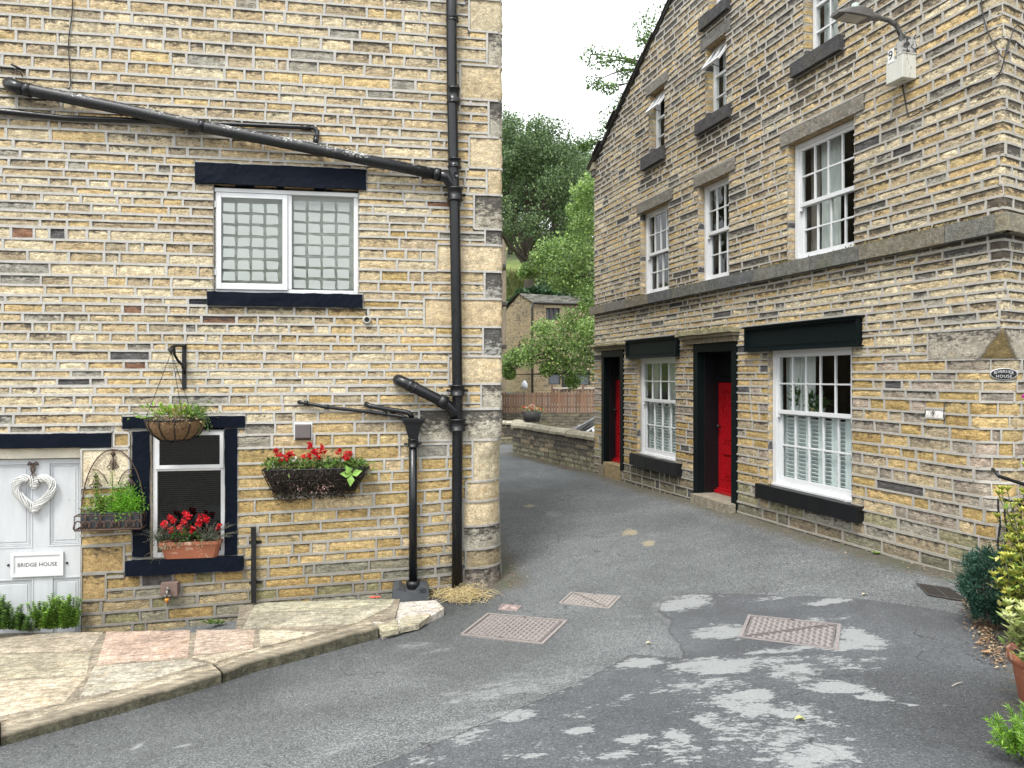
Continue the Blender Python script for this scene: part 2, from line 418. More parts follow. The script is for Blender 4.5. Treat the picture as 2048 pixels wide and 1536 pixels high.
def quoin(mb, P, u0, u1, z0, z1, tint, soot, wd=.024, h=.010, amp=.010):
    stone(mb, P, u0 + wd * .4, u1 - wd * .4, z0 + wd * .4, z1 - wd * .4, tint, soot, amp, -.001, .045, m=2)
    ribbon(mb, P, u0, u1, wd, h, zf=lambda s: z0); ribbon(mb, P, u0, u1, wd, h * .96, zf=lambda s: z1)
    ribbon(mb, P, z0, z1, wd, h * .9, vert=True, zf=lambda s: u0); ribbon(mb, P, z0, z1, wd, h * .9, vert=True, zf=lambda s: u1)
def jambs(mb, P, q, D, color, zs, wd=.016, h=.003):
    """masonry sides, top and bottom of an opening q to depth D"""
    a, b, c, d = q
    zz = [c] + [z for z in zs if c + .05 < z < d - .05] + [d]
    for side, uu in ((1, a), (-1, b)):
        Pj = (lambda s, z, dd, uu=uu, side=side: P(uu - side * dd, z, s))
        mb.add([Pj(0, c, .006), Pj(D, c, .006), Pj(D, d, .006), Pj(0, d, .006)], [(0, 1, 2, 3) if side > 0 else (3, 2, 1, 0)], 1)
        for k in range(len(zz) - 1):
            cc, s = color(uu, (zz[k] + zz[k + 1]) / 2)
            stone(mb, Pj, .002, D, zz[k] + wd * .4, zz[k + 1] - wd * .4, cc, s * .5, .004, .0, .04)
    mb.add([P(a, d, 0), P(b, d, 0), P(b, d, D), P(a, d, D)], [(0, 1, 2, 3)], 0, (.33, .24, .14))
    mb.add([P(a, c, 0), P(b, c, 0), P(b, c, D), P(a, c, D)], [(3, 2, 1, 0)], 1)
def pick(opts):
    x = rng.random() * sum(o[0] for o in opts)
    for o in opts:
        x -= o[0]
        if x <= 0: break
    j = rng.uniform(.88, 1.12); k = rng.uniform(.95, 1.05)
    return (o[1][0] * j, o[1][1] * j * (.5 + k * .5), o[1][2] * j * k), max(0, o[2] + rng.uniform(-.14, .14))
def courses(z0, z1, hf):
    z = z0; o = [z]
    while z < z1:
        z += hf(z); o.append(z)
    return o

# ------------------------------------------------------------------ terrain
cp = [(0, 0, .02), (0, 3.5, -.05), (4.26, 6.66, -.03), (2.98, 11, -.10), (1.7, 15.4, -.18), (0, 19, -.15), (-.1, 8.84, -.66),
      (-1.3, 7.4, -.78), (-2.57, 6.72, -.88), (-3.94, 5.77, -1.0), (-.81, 7.94, -.73), (-5.3, 8.0, -1.08), (-8, 6, -1.35), (-8, 0, -1.1),
      (0, -6, .2), (6, 0, .1), (8, 5, .05), (-3, 2, -.45), (-1.2, 12, -.45), (-1, 20, -.2), (-6, 20, -.4), (.8, 12, -.36), (-8, 10, -1.3),
      (2, 7.5, -.30), (2.4, 4.2, -.03), (9, 12, 0), (8, 20, -.1), (0, 23, -.1), (5, 26, -.1)]
cp = np.array(cp, float)
def tps(r): return np.where(r > 1e-9, r * r * np.log(np.maximum(r, 1e-9)), 0)
_n = len(cp); _K = tps(np.hypot(cp[:, None, 0] - cp[None, :, 0], cp[:, None, 1] - cp[None, :, 1])) + np.eye(_n) * .4
_Pm = np.c_[np.ones(_n), cp[:, :2]]
_A = np.block([[_K, _Pm], [_Pm.T, np.zeros((3, 3))]]); _w = np.linalg.solve(_A, np.r_[cp[:, 2], 0, 0, 0])
def Gnear(x, y):
    x = np.clip(np.asarray(x, float), -9, 9.5); y = np.clip(np.asarray(y, float), -7, 26)
    sh = x.shape; x = x.ravel(); y = y.ravel()
    k = tps(np.hypot(x[:, None] - cp[None, :, 0], y[:, None] - cp[None, :, 1]))
    return (k @ _w[:_n] + _w[_n] + _w[_n + 1] * x + _w[_n + 2] * y).reshape(sh)
def g(x, y): return float(Gnear(np.array([x]), np.array([y]))[0])
PA = (1.7, 15.38); PB = (.02, 19.0); PC = (.06, 21.4); PD = (-9, 23.2)
def yardside(x, y):
    """signed distance-like value, positive beyond the parapets"""
    def sd(ax, ay, bx, by): 
        dx, dy = bx - ax, by - ay; L = math.hypot(dx, dy); return ((x - ax) * -dy + (y - ay) * dx) / L
    s1 = -sd(*PA, *PB); s2 = -sd(*PB, *PC); s3 = -sd(*PC, *PD)
    a = np.where(y < 19.0, s1, np.where(y < 21.45, np.maximum(s2, s3), s3))
    a = np.where(x < PC[0], np.where(y > 19, s3, -1), a)
    return np.where(y < 15.4 - (x - 1.7) * -.29, np.minimum(a, -1), a)
def Gfar(x, y):
    t = np.clip((y - 32.8) / .4, 0, 1); z = -1.0 + 1.2 * t
    z = z + np.clip((y - 34) / 6, 0, 1) * .75
    h = np.clip((y - 45) / 30, 0, 1); z = z + 11.5 * h ** 1.15 + np.clip((y - 75) / 120, 0, 1) * 26 * np.clip(1 - np.abs(x + 5) / 500, 0, 1)
    z = z + np.sin(x * .07 + 1) * .9 * h
    return z
def G(x, y):
    x = np.asarray(x, float); y = np.asarray(y, float)
    s = yardside(x, y); t = np.clip((s + .0) / .25, 0, 1)
    back = np.clip((-y - 8) / 60, 0, 1) * 14 + np.clip((np.abs(x) - 12) / 60, 0, 1) * 10 * (y < 30)
    return (Gnear(x, y) + back) * (1 - t) + Gfar(x, y) * t
def ray(px, py, zoff=0.0):
    """the point of the road seen at a pixel"""
    k = (px - HX) / FPX; q = (HY - py) / FPX; lo, hi = 1.5, 40.0; y = 1.5
    while y < 30:
        if EYE + q * y < g(k * y, y) + zoff: break
        y += .05
    lo, hi = y - .05, y
    for _ in range(12):
        y = (lo + hi) / 2
        if EYE + q * y < g(k * y, y) + zoff: hi = y
        else: lo = y
    return Vector((k * y, y, g(k * y, y) + zoff))
xs = np.unique(np.r_[np.linspace(-400, -30, 38), np.linspace(-30, -9, 22), np.linspace(-9, 9.5, 75), np.linspace(9.5, 30, 22), np.linspace(30, 400, 38)])
ys = np.unique(np.r_[np.linspace(-300, -10, 25), np.linspace(-10, 14, 60), np.linspace(14, 35, 170), np.linspace(35, 90, 90), np.linspace(90, 900, 60)])
XX, YY = np.meshgrid(xs, ys); ZZ = G(XX, YY) - .03
mb = MB(); nxx = len(xs); 
mb.add(np.c_[XX.ravel(), YY.ravel(), ZZ.ravel()], [(j * nxx + i, j * nxx + i + 1, (j + 1) * nxx + i + 1, (j + 1) * nxx + i) for j in range(len(ys) - 1) for i in range(nxx - 1)], smooth=True)
m, nt, b = newmat('meadow_ground'); tc = nd(nt, 'ShaderNodeTexCoord').outputs['Object']
n1 = noise(nt, tc, .35, 6, .7); n2 = noise(nt, tc, 6, 5, .7)
yy = nd(nt, 'ShaderNodeSeparateXYZ', {0: tc}).outputs[1]
gc = mix(nt, ramp(nt, n1, .35, .65), (.075, .12, .030, 1), (.17, .21, .055, 1)); gc = mix(nt, ramp(nt, n2, .5, .7, 0, .5), gc, (.20, .19, .08, 1))
dc = mix(nt, ramp(nt, n2, .4, .65), (.10, .095, .085, 1), (.16, .15, .13, 1))
gc = mix(nt, ramp(nt, math_(nt, 'ADD', yy, math_(nt, 'MULTIPLY', n1, 2)), 40.5, 43, 0, 1), dc, gc)
nt.links.new(gc, b.inputs['Base Color']); b.inputs['Roughness'].default_value = .95; nt.links.new(bump(nt, n2, .8, .1), b.inputs['Normal'])
tag(mb.build('ground', m), kind='structure')

# road: fine sheet carrying worn pale patches, the newer tarmac and its seam
P_ = lambda *pts: [tuple(ray(*p)[:2]) for p in pts]
blobs = [(1375,1203,52,15,1),(1345,1212,30,14,1),(1450,1262,50,18,1),(1410,1268,30,12,1),(1722,1275,30,26,1.1),(1700,1290,50,12,1),(1440,1332,85,22,1),(1380,1330,45,16,1),(1275,1326,42,13,1.1),
 (1590,1345,55,24,.9),(1560,1320,60,16,.8),(1670,1375,60,18,.9),(1745,1395,40,10,.8),(1480,1400,90,30,.72),(1590,1430,70,40,.8),(1540,1480,110,45,.74),(1600,1520,90,30,.8),(1430,1500,60,26,.62),(1160,1460,30,11,1.1),(1350,1470,40,14,.9),(1420,1440,50,16,.95),(1520,1420,60,20,1.0),(1640,1500,70,22,.95),(1500,1390,60,14,1.0),(1240,1510,40,10,.9),(1070,1510,30,8,.9),
 (1028,1430,36,20,1.05),(980,1385,130,45,.66),(1080,1370,75,32,.72),(930,1460,90,45,.60),(1150,1345,90,28,.55),(830,1290,42,13,.62),(880,1300,36,9,.7),(1660,1203,48,7,.95),(1540,1197,50,6,.7),(1260,1475,50,14,.68),(1710,1478,40,7,.8),
 (274,1494,9,9,1.2),(365,1493,20,4,1.2),(1560,1248,120,7,.8),(1590,1300,120,9,.75),(1250,1235,70,10,.45),(1840,1412,55,10,.5),(1400,1370,120,30,.62),(1500,1450,150,50,.62),(1620,1440,60,30,.7),(1180,1430,80,40,.5),(1090,1500,90,30,.55),(1240,1400,60,20,.5),(1330,1500,90,30,.58),(1680,1330,70,30,.6),(1105,1028,16,5,.8),(1150,1510,60,16,.6),(1350,1520,60,14,.62),(850,1520,120,30,.52),(700,1490,160,40,.42),(1740,1320,40,8,.75),
 (1100,930,60,8,.45),(1060,950,50,10,.4),(1330,1440,50,20,.5)]
sandb = [(1258,1066,22,6),(1296,1087,16,5),(1060,1012,14,3)]
yy = [2.4]
while yy[-1] < 24: yy.append(yy[-1] + max(.019, .0030 * yy[-1]))
ryy = np.array(yy); rxx = np.arange(-6.6, 5.0, .030)
RX, RY = np.meshgrid(rxx, ryy); RZ = Gnear(RX, RY)
rzn = .012 * np.sin(RX * 2.1 + RY * .7) * np.sin(RY * 1.9 - RX) 
RZ = RZ + rzn * .35
wear = np.zeros_like(RX)
for (cx, cy, a, c, s) in blobs:
    p = ray(cx, cy); ra = a * p.y / FPX; rb = c * p.y * p.y / (FPX * (EYE - p.z)); q = ((RX - p.x) / ra) ** 2 + ((RY - p.y) / rb) ** 2
    wear = np.maximum(wear, s * np.exp(-q * .55))
sand = np.zeros_like(RX)
for (cx, cy, a, c) in sandb:
    p = ray(cx, cy); ra = a * p.y / FPX; rb = c * p.y * p.y / (FPX * (EYE - p.z)); q = ((RX - p.x) / ra) ** 2 + ((RY - p.y) / rb) ** 2
    sand = np.maximum(sand, np.exp(-q * .8))
poly = P_((640, 1600), (745, 1536), (900, 1478), (1020, 1425), (1150, 1368), (1262, 1310), (1370, 1318), (1362, 1290), (1338, 1262), (1345, 1240), (1318, 1222), (1322, 1206), (1350, 1189), (1420, 1187), (1560, 1192), (1700, 1196), (1850, 1215), (1930, 1232), (1985, 1270), (2040, 1330)) + [(5.5, 5.2), (6, 2), (-1.2, 2)]
def polydist(poly, X, Y):
    ins = np.zeros(X.shape, bool); d = np.full(X.shape, 9.)
    for (ax, ay), (bx, by) in zip(poly, poly[1:] + poly[:1]):
        dx, dy = bx - ax, by - ay; t = np.clip(((X - ax) * dx + (Y - ay) * dy) / (dx * dx + dy * dy), 0, 1)
        d = np.minimum(d, np.hypot(X - ax - t * dx, Y - ay - t * dy))
        c = ((ay > Y) != (by > Y)) & (X < (bx - ax) * (Y - ay) / (by - ay + 1e-12) + ax); ins ^= c
    return np.where(ins, d, -d)
sdn = polydist(poly, RX, RY)
# dirt that gathers along the foot of the walls
def segd(X, Y, a, b):
    dx, dy = b[0] - a[0], b[1] - a[1]; t = np.clip(((X - a[0]) * dx + (Y - a[1]) * dy) / (dx * dx + dy * dy), 0, 1)
    return np.hypot(X - a[0] - t * dx, Y - a[1] - t * dy)
wr0 = FR.w(-9.1, 0, 0); wr1 = FR.w(.05, 0, 0); wl0 = FL.w(-1, 0, 0); wl1 = FL.w(0, 0, 0); wl2 = FL.w(0, 5, 0)
edge = np.minimum.reduce([segd(RX, RY, wr0, wr1), segd(RX, RY, wl0, wl1) + .1, segd(RX, RY, wl1, wl2), segd(RX, RY, PA, PB), segd(RX, RY, wr1, (3.55, 4.9)), segd(RX, RY, (3.55, 4.9), (2.9, 3.9)) + .05])
kl = [tuple(ray(*p)[:2]) for p in ((-300, 1560), (0, 1483), (250, 1420), (444, 1364), (640, 1308), (764, 1275), (880, 1225))]
kd = np.minimum.reduce([segd(RX, RY, a, b) for a, b in zip(kl[:-1], kl[1:])]); rc = ray(1900, 1440)
fresh = np.maximum(np.exp(-(kd / .85) ** 2), .9 * np.exp(-((RX - rc.x) ** 2 / .5 + (RY - rc.y) ** 2 / .9)))
keep = (yardside(RX, RY) < .12)
idx = -np.ones(RX.shape, int); kk = keep
nxr = len(rxx)
fl = []
K2 = kk[:-1, :-1] & kk[1:, :-1] & kk[:-1, 1:] & kk[1:, 1:]
jj, ii = np.nonzero(K2)
idxr = jj * nxr + ii
fl = np.c_[idxr, idxr + 1, idxr + nxr + 1, idxr + nxr]
used = np.unique(fl); rm = -np.ones(RX.size, int); rm[used] = np.arange(len(used))
me = bpy.data.meshes.new('road')
me.vertices.add(len(used)); me.vertices.foreach_set('co', np.c_[RX.ravel(), RY.ravel(), RZ.ravel()][used].astype(np.float32).ravel())
fl = rm[fl]; me.loops.add(fl.size); me.loops.foreach_set('vertex_index', fl.ravel().astype(np.int32))
me.polygons.add(len(fl)); me.polygons.foreach_set('loop_start', (np.arange(len(fl)) * 4).astype(np.int32)); me.polygons.foreach_set('use_smooth', np.ones(len(fl), bool))
me.update(calc_edges=True)
for nm, arr in (('wear', wear), ('seam', sdn), ('edge', edge), ('sand', sand), ('fresh', fresh)):
    a = me.attributes.new(nm, 'FLOAT', 'POINT'); a.data.foreach_set('value', arr.ravel()[used].astype(np.float32))
m, nt, b = newmat('patched_tarmac'); tc = nd(nt, 'ShaderNodeTexCoord').outputs['Object']
A = lambda n: nd(nt, 'ShaderNodeAttribute', attribute_name=n).outputs['Fac']
sp = noise(nt, tc, 150, 3, .8); sp2 = noise(nt, tc, 60, 4, .7); lo = noise(nt, tc, .9, 4, .55); md = noise(nt, tc, 9, 6, .68)
pst = math_(nt, 'ADD', math_(nt, 'MULTIPLY', noise(nt, scaled(nt, tc, (1., 1.7, 1.)), 5.5, 9, .78), .7), math_(nt, 'MULTIPLY', noise(nt, scaled(nt, tc, (1., 2., 1.)), 24, 5, .7), .3))
vor = nd(nt, 'ShaderNodeTexVoronoi', {'Vector': tc, 'Scale': 150.}, feature='F1')
chip = nd(nt, 'ShaderNodeSeparateColor', {0: vor.outputs['Color']}).outputs[0]
old = mix(nt, ramp(nt, sp2, .38, .62), (.056, .061, .062, 1), (.150, .160, .162, 1))
old = mix(nt, ramp(nt, chip, .80, .97), old, (.27, .28, .28, 1))
old = mix(nt, ramp(nt, chip, .0, .16, .75, 0), old, (.030, .032, .035, 1))
new = mix(nt, ramp(nt, sp2, .3, .7), (.050, .053, .058, 1), (.106, .112, .120, 1))
new = mix(nt, ramp(nt, chip, .93, .99), new, (.18, .19, .19, 1))
inn = ramp(nt, math_(nt, 'ADD', A('seam'), math_(nt, 'MULTIPLY_ADD', md, .08, -.04)), -.006, .006)
col = mix(nt, inn, old, new)
k = math_(nt, 'MULTIPLY', ramp(nt, lo, .3, .7, .80, 1.22), ramp(nt, md, .3, .7, .92, 1.08))
col = mix(nt, 1.0, col, nd(nt, 'ShaderNodeCombineColor', {0: k, 1: k, 2: k}).outputs[0], 'MULTIPLY')
fk = math_(nt, 'MULTIPLY_ADD', A('fresh'), -.40, 1.0)
col = mix(nt, 1.0, col, nd(nt, 'ShaderNodeCombineColor', {0: fk, 1: fk, 2: fk}).outputs[0], 'MULTIPLY')
wv = math_(nt, 'ADD', A('wear'), math_(nt, 'MULTIPLY_ADD', pst, 3.6, -1.92))
wv2 = math_(nt, 'ADD', wv, math_(nt, 'MULTIPLY', math_(nt, 'SUBTRACT', 1.0, inn), math_(nt, 'MULTIPLY_ADD', sp, 2.4, -1.28)))
pale = mix(nt, ramp(nt, sp2, .3, .7), (.215, .228, .228, 1), (.30, .31, .308, 1))
col = mix(nt, ramp(nt, wv2, .46, .54, 0, .92), col, pale)
cr = nd(nt, 'ShaderNodeTexVoronoi', {'Vector': nd(nt, 'ShaderNodeVectorMath', {0: tc, 1: scaled(nt, nd(nt, 'ShaderNodeTexNoise', {'Vector': tc, 'Scale': 3., 'Detail': 4.}).outputs['Color'], (.5, .5, .5))}, operation='ADD').outputs[0], 'Scale': 1.1}, feature='DISTANCE_TO_EDGE').outputs[0]
crk = math_(nt, 'MULTIPLY', ramp(nt, cr, .005, .016, 1, 0), ramp(nt, lo, .46, .56))
crk = math_(nt, 'MULTIPLY', crk, ramp(nt, md, .42, .6, 0, .7))
col = mix(nt, crk, col, (.03, .03, .032, 1))
sab = math_(nt, 'ABSOLUTE', math_(nt, 'ADD', A('seam'), math_(nt, 'MULTIPLY_ADD', md, .08, -.04)))
col = mix(nt, ramp(nt, sab, .004, .020, .5, 0), col, (.05, .05, .05, 1))
ed = math_(nt, 'ADD', A('edge'), math_(nt, 'MULTIPLY_ADD', md, .5, -.25))
dirt = mix(nt, ramp(nt, sp2, .35, .65), (.05, .042, .030, 1), (.14, .12, .09, 1))
dirt = mix(nt, ramp(nt, noise(nt, tc, 4.5, 5, .7), .48, .62, 0, .75), dirt, (.055, .065, .025, 1))
col = mix(nt, ramp(nt, ed, .10, .42, .85, 0), col, dirt)
col = mix(nt, ramp(nt, math_(nt, 'ADD', A('sand'), math_(nt, 'MULTIPLY_ADD', pst, 3.2, -1.75)), .45, .60, 0, .85), col, (.30, .26, .17, 1))
nt.links.new(col, b.inputs['Base Color']); nt.links.new(ramp(nt, sp2, .2, .8, .62, .88), b.inputs['Roughness']); b.inputs['Specular IOR Level'].default_value = .4
h = math_(nt, 'ADD', math_(nt, 'ADD', sp2, math_(nt, 'MULTIPLY', sp, .5)), math_(nt, 'MULTIPLY', ramp(nt, sab, .0, .02), .6))
h = math_(nt, 'SUBTRACT', h, math_(nt, 'MULTIPLY', crk, .8))
nt.links.new(bump(nt, h, .7, .006), b.inputs['Normal'])
me.materials.append(m)
ro = bpy.data.objects.new('road', me); COL.objects.link(ro); tag(ro, kind='structure')
# ------------------------------------------------------------------ house on the left (white door)
BUFF = (.485, .385, .235); CREAM = (.56, .475, .32); TAN = (.39, .32, .215); OCH = (.51, .385, .20); GOLD = (.43, .31, .135)
GREY = (.31, .29, .24); PINKB = (.38, .31, .25); DARK = (.10, .096, .095); RUSTC = (.22, .12, .075); OLIVE = (.28, .26, .16); COAL = (.030, .033, .040)
def colL(u, z):
    if z > 3.9: o = [(40, BUFF, .46), (24, CREAM, .42), (20, TAN, .5), (10, OCH, .25), (5, GREY, .45), (.3, DARK, .4)]
    elif z > 1.15:
        if u < -2.6 and 1.6 < z < 3.7: o = [(30, BUFF, .38), (24, CREAM, .3), (17, TAN, .5), (9, OCH, .36), (8, GREY, .55), (3, PINKB, .45), (3, RUSTC, .5), (3, DARK, .5), (.7, COAL, 0)]
        elif u < -2.2: o = [(34, BUFF, .42), (24, CREAM, .36), (20, TAN, .5), (12, OCH, .3), (6, GREY, .5), (1, RUSTC, .5)]
        else: o = [(34, BUFF, .3), (26, OCH, .28), (16, CREAM, .28), (12, TAN, .3), (4, GOLD, .35), (3, GREY, .5), (.6, RUSTC, .3)]
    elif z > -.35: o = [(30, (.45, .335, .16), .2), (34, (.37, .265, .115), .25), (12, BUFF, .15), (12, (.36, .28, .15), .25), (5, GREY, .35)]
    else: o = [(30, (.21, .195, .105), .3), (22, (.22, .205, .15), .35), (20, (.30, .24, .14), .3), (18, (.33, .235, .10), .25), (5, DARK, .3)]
    return pick(o)
def colL2(u, z):
    c, s = colL(u, z)
    while -3.9 < u < -2.9 and 1.6 < z < 2.5 and c[0] < .2: c, s = colL(u, z)
    if 2.0 < z < 2.58 and -3.3 < u < -1.55: s += .3 * (z - 2.0) / .58
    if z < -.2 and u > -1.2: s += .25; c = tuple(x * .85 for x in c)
    return c, s
def rL(z):
    t = min(1, max(0, (1.25 - z) / .5)); t = t * t * (3 - 2 * t); return .04 + .29 * t
def PL(u, z, d):
    r = rL(z); bulge = .03 * max(0, min(1, (.3 - z)))
    if u < -r: return (u, d - bulge * max(0, 1 + u), z)
    if u > r: return (-d + bulge, u, z)
    a = -math.pi / 2 + math.pi / 2 * (u + r) / (2 * r)
    return (-r + (r - d + bulge) * math.cos(a), r + (r - d + bulge) * math.sin(a), z)
def pr(F, x0, y0, x1, y1):      # a rectangle on a wall from the four sides read off the photograph
    u0, u1 = F.u(x0), F.u(x1); ym = (x0 + x1) / 2
    return [u0, u1, F.uv(ym, y1)[1], F.uv(ym, y0)[1]]
HL = empty('stone_house', FL.w(0, 0, -.66), FL.a)
tag(HL, 'coursed sandstone house with white panelled door, black lintels and black drainpipes', 'house')
LZ = -.66
class Off:  # parts of a house are built in the wall frame and shifted to the base of the house
    pass
def offz(o, dz): o.location = (0, 0, dz); return o
qUW = [FL.u(427), FL.u(717), FL.z(572, 588), FL.z(572, 374)]
qLW = [FL.u(303), FL.u(449), FL.z(376, 1114), FL.z(376, 857)]
qDO = [-5.78, FL.u(161), -1.3, FL.z(120, 896)]
# painted stone around the openings
LT = {'lin1': [FL.u(390), FL.u(733), FL.z(561, 374), FL.z(561, 332)], 'sil1': [FL.u(415), FL.u(726), FL.z(570, 614), FL.z(570, 586)],
      'lin2': [FL.u(245), FL.u(491), FL.z(368, 857), FL.z(368, 832)], 'jl': [FL.u(264), FL.u(300), FL.z(280, 1114), FL.z(280, 862)],
      'jr': [FL.u(449), FL.u(475), FL.z(462, 1110), FL.z(462, 857)], 'sil2': [FL.u(254), FL.u(488), FL.z(370, 1146), FL.z(370, 1116)],
      'lin3': [-5.95, FL.u(223), FL.z(120, 896), FL.z(120, 866)]}
QB = []
for (y0, y1, xl) in [(-120, -62, 970), (-62, -2, 930), (0, 63, 938), (64, 131, 974), (131, 200, 920), (202, 274, 977), (276, 336, 938), (338, 389, 973), (389, 458, 948), (459, 490, 970), (491, 543, 873), (545, 598, 969), (599, 654, 848), (656, 713, 966), (714, 768, 897), (769, 818, 962), (819, 880, 838), (881, 963, 945), (964, 1003, 932), (1004, 1052, 926), (1053, 1098, 925), (1099, 1135, 931), (1136, 1210, 927)]:
    QB.append([FL.u(xl), .28 if xl < 955 else .52, FL.z(960, y1), FL.z(960, y0)])
for a, b in zip(QB[:-1], QB[1:]): b[3] = a[2]
QX = [[FL.u(163), FL.u(258), FL.z(200, 975), FL.z(200, 898)], [FL.u(163), FL.u(248), FL.z(200, 1145), FL.z(200, 1092)], [FL.u(163), FL.u(212), FL.z(190, 1200), FL.z(190, 1148)], [FL.u(228), FL.u(258), FL.z(243, 893), FL.z(243, 866)]]
def hL(z):
    if z > 4.9: b = .126
    elif z > 4.2: b = .110
    elif z > 3.35: b = .088
    elif z > 2.62: b = .126
    elif z > 1.15: b = .101
    else: b = .134
    return b * rng.uniform(.82, 1.2)
def tiltL(u, z):
    return (.030 * (u + 1) if z < .4 else .030 * (u + 1) * max(0, 1 - (z - .4) / .8)) + .02 * math.exp(-((u + .3) / .5) ** 2) * (z < .6)
zsL = courses(-1.3, 7.15, hL)
mb = MB(); blocks = [qUW, qLW, qDO] + list(LT.values()) + QB + QX
holes = [qUW, qLW, qDO]
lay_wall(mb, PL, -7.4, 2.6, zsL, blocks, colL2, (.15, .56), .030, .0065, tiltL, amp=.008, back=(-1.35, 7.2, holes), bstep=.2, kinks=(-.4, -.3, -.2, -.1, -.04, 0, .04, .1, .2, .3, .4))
for i, q in enumerate(QB):
    c, s = pick([(30, (.52, .44, .30), .12), (22, (.40, .37, .30), .75), (24, (.52, .42, .27), .05), (12, (.35, .34, .30), .85)]) if q[2] > -.3 else pick([(1, (.22, .19, .155), .4), (1, (.30, .24, .15), .3)])
    quoin(mb, PL, q[0], q[1], q[2], q[3], c, s, .028, .010, .012)
for q in QX:
    c, s = ((.60, .52, .38), 0) if q is QX[0] else ((.34, .24, .11), .4)
    quoin(mb, PL, *q, c, s)
lone = (FL.u(460), FL.u(692), FL.z(575, 222), FL.z(575, 194))
for q, D in ((qUW, .13), (qLW, .10), (qDO, .16)):
    jambs(mb, PL, q, D, lambda u, z: ((.55, .49, .38), 0), [])
mb.build('wall', [M['stone'], M['mortar'], M['quoin']], HL).location = (0, 0, -LZ)
def hpart(parent, name, fn, mat, bevel=0, dz=0.0):
    mb = MB(); fn(mb); o = mb.build(name, mat, parent, bevel)
    if dz: o.location = (0, 0, dz)
    return o
def rough_block(mb, x0, x1, y0, y1, z0, z1, amp=.006, st=.05, tint=(1, 1, 1), soot=0, seed=0, slope=0.0):
    """a block with uneven faces: front (y0), top, bottom, ends; slope drops the right end"""
    nx = max(2, int((x1 - x0) / st)); nz = max(2, int((z1 - z0) / st)); ny = max(1, int((y1 - y0) / st))
    sd = seed or rng.uniform(1, 99)
    def jit(p):
        n = mnoise.noise_vector(Vector((p[0] * 6 + sd, p[1] * 6, p[2] * 6))); n2 = mnoise.noise_vector(Vector((p[0] * 22 + sd, p[1] * 22, p[2] * 22)))
        return (p[0] + amp * (n[0] + .4 * n2[0]), p[1] + amp * (n[1] + .5 * n2[1]), p[2] + amp * (n[2] + .5 * n2[2]) + slope * (p[0] - x0))
    L = lambda a, b, n: [a + (b - a) * i / n for i in range(n + 1)]
    X, Y, Z = L(x0, x1, nx), L(y0, y1, ny), L(z0, z1, nz)
    mb.grid(lambda a, b: jit((a, y0, b)), X, Z, 0, tint); mb.grid(lambda a, b: jit((a, y1, b)), X[::-1], Z, 0, tint)
    mb.grid(lambda a, b: jit((a, b, z1)), X, Y, 0, tint); mb.grid(lambda a, b: jit((a, b, z0)), X[::-1], Y, 0, tint)
    mb.grid(lambda a, b: jit((x0, a, b)), Y[::-1], Z, 0, tint); mb.grid(lambda a, b: jit((x1, a, b)), Y, Z, 0, tint)
    for t in mb.t[-6:]: t[:, 3] = soot
for k, nm, pr0, sl in (('lin1', 'lintel', .035, 0.0), ('sil1', 'window_sill', .055, 0), ('lin2', 'lintel', .02, 0), ('jl', 'window_jamb', .012, 0), ('jr', 'window_jamb', .012, 0), ('sil2', 'window_sill', .07, .01), ('lin3', 'lintel', .02, 0)):
    q = LT[k]; dp = {'jl': .09, 'jr': .09}.get(k, .12)
    hpart(HL, nm, lambda mb: rough_block(mb, q[0] + .004, q[1] - .004, -pr0, dp, q[2] + .004, q[3] - .004, .008, .04, slope=sl), M['navy'], .006, -LZ)

def bar(mb, x0, x1, y0, y1, z0, z1, m=0, tint=(1, 1, 1)): mb.box(x0, x1, y0, y1, z0, z1, m, tint)
def frame_mb(mb, a, b, c, d, y0, y1, w, wb=None, m=0):
    wb = wb or w
    bar(mb, a, a + w, y0, y1, c, d, m); bar(mb, b - w, b, y0, y1, c, d, m)
    bar(mb, a + w, b - w, y0 + .001, y1, d - w, d, m); bar(mb, a + w, b - w, y0 + .001, y1, c, c + wb, m)
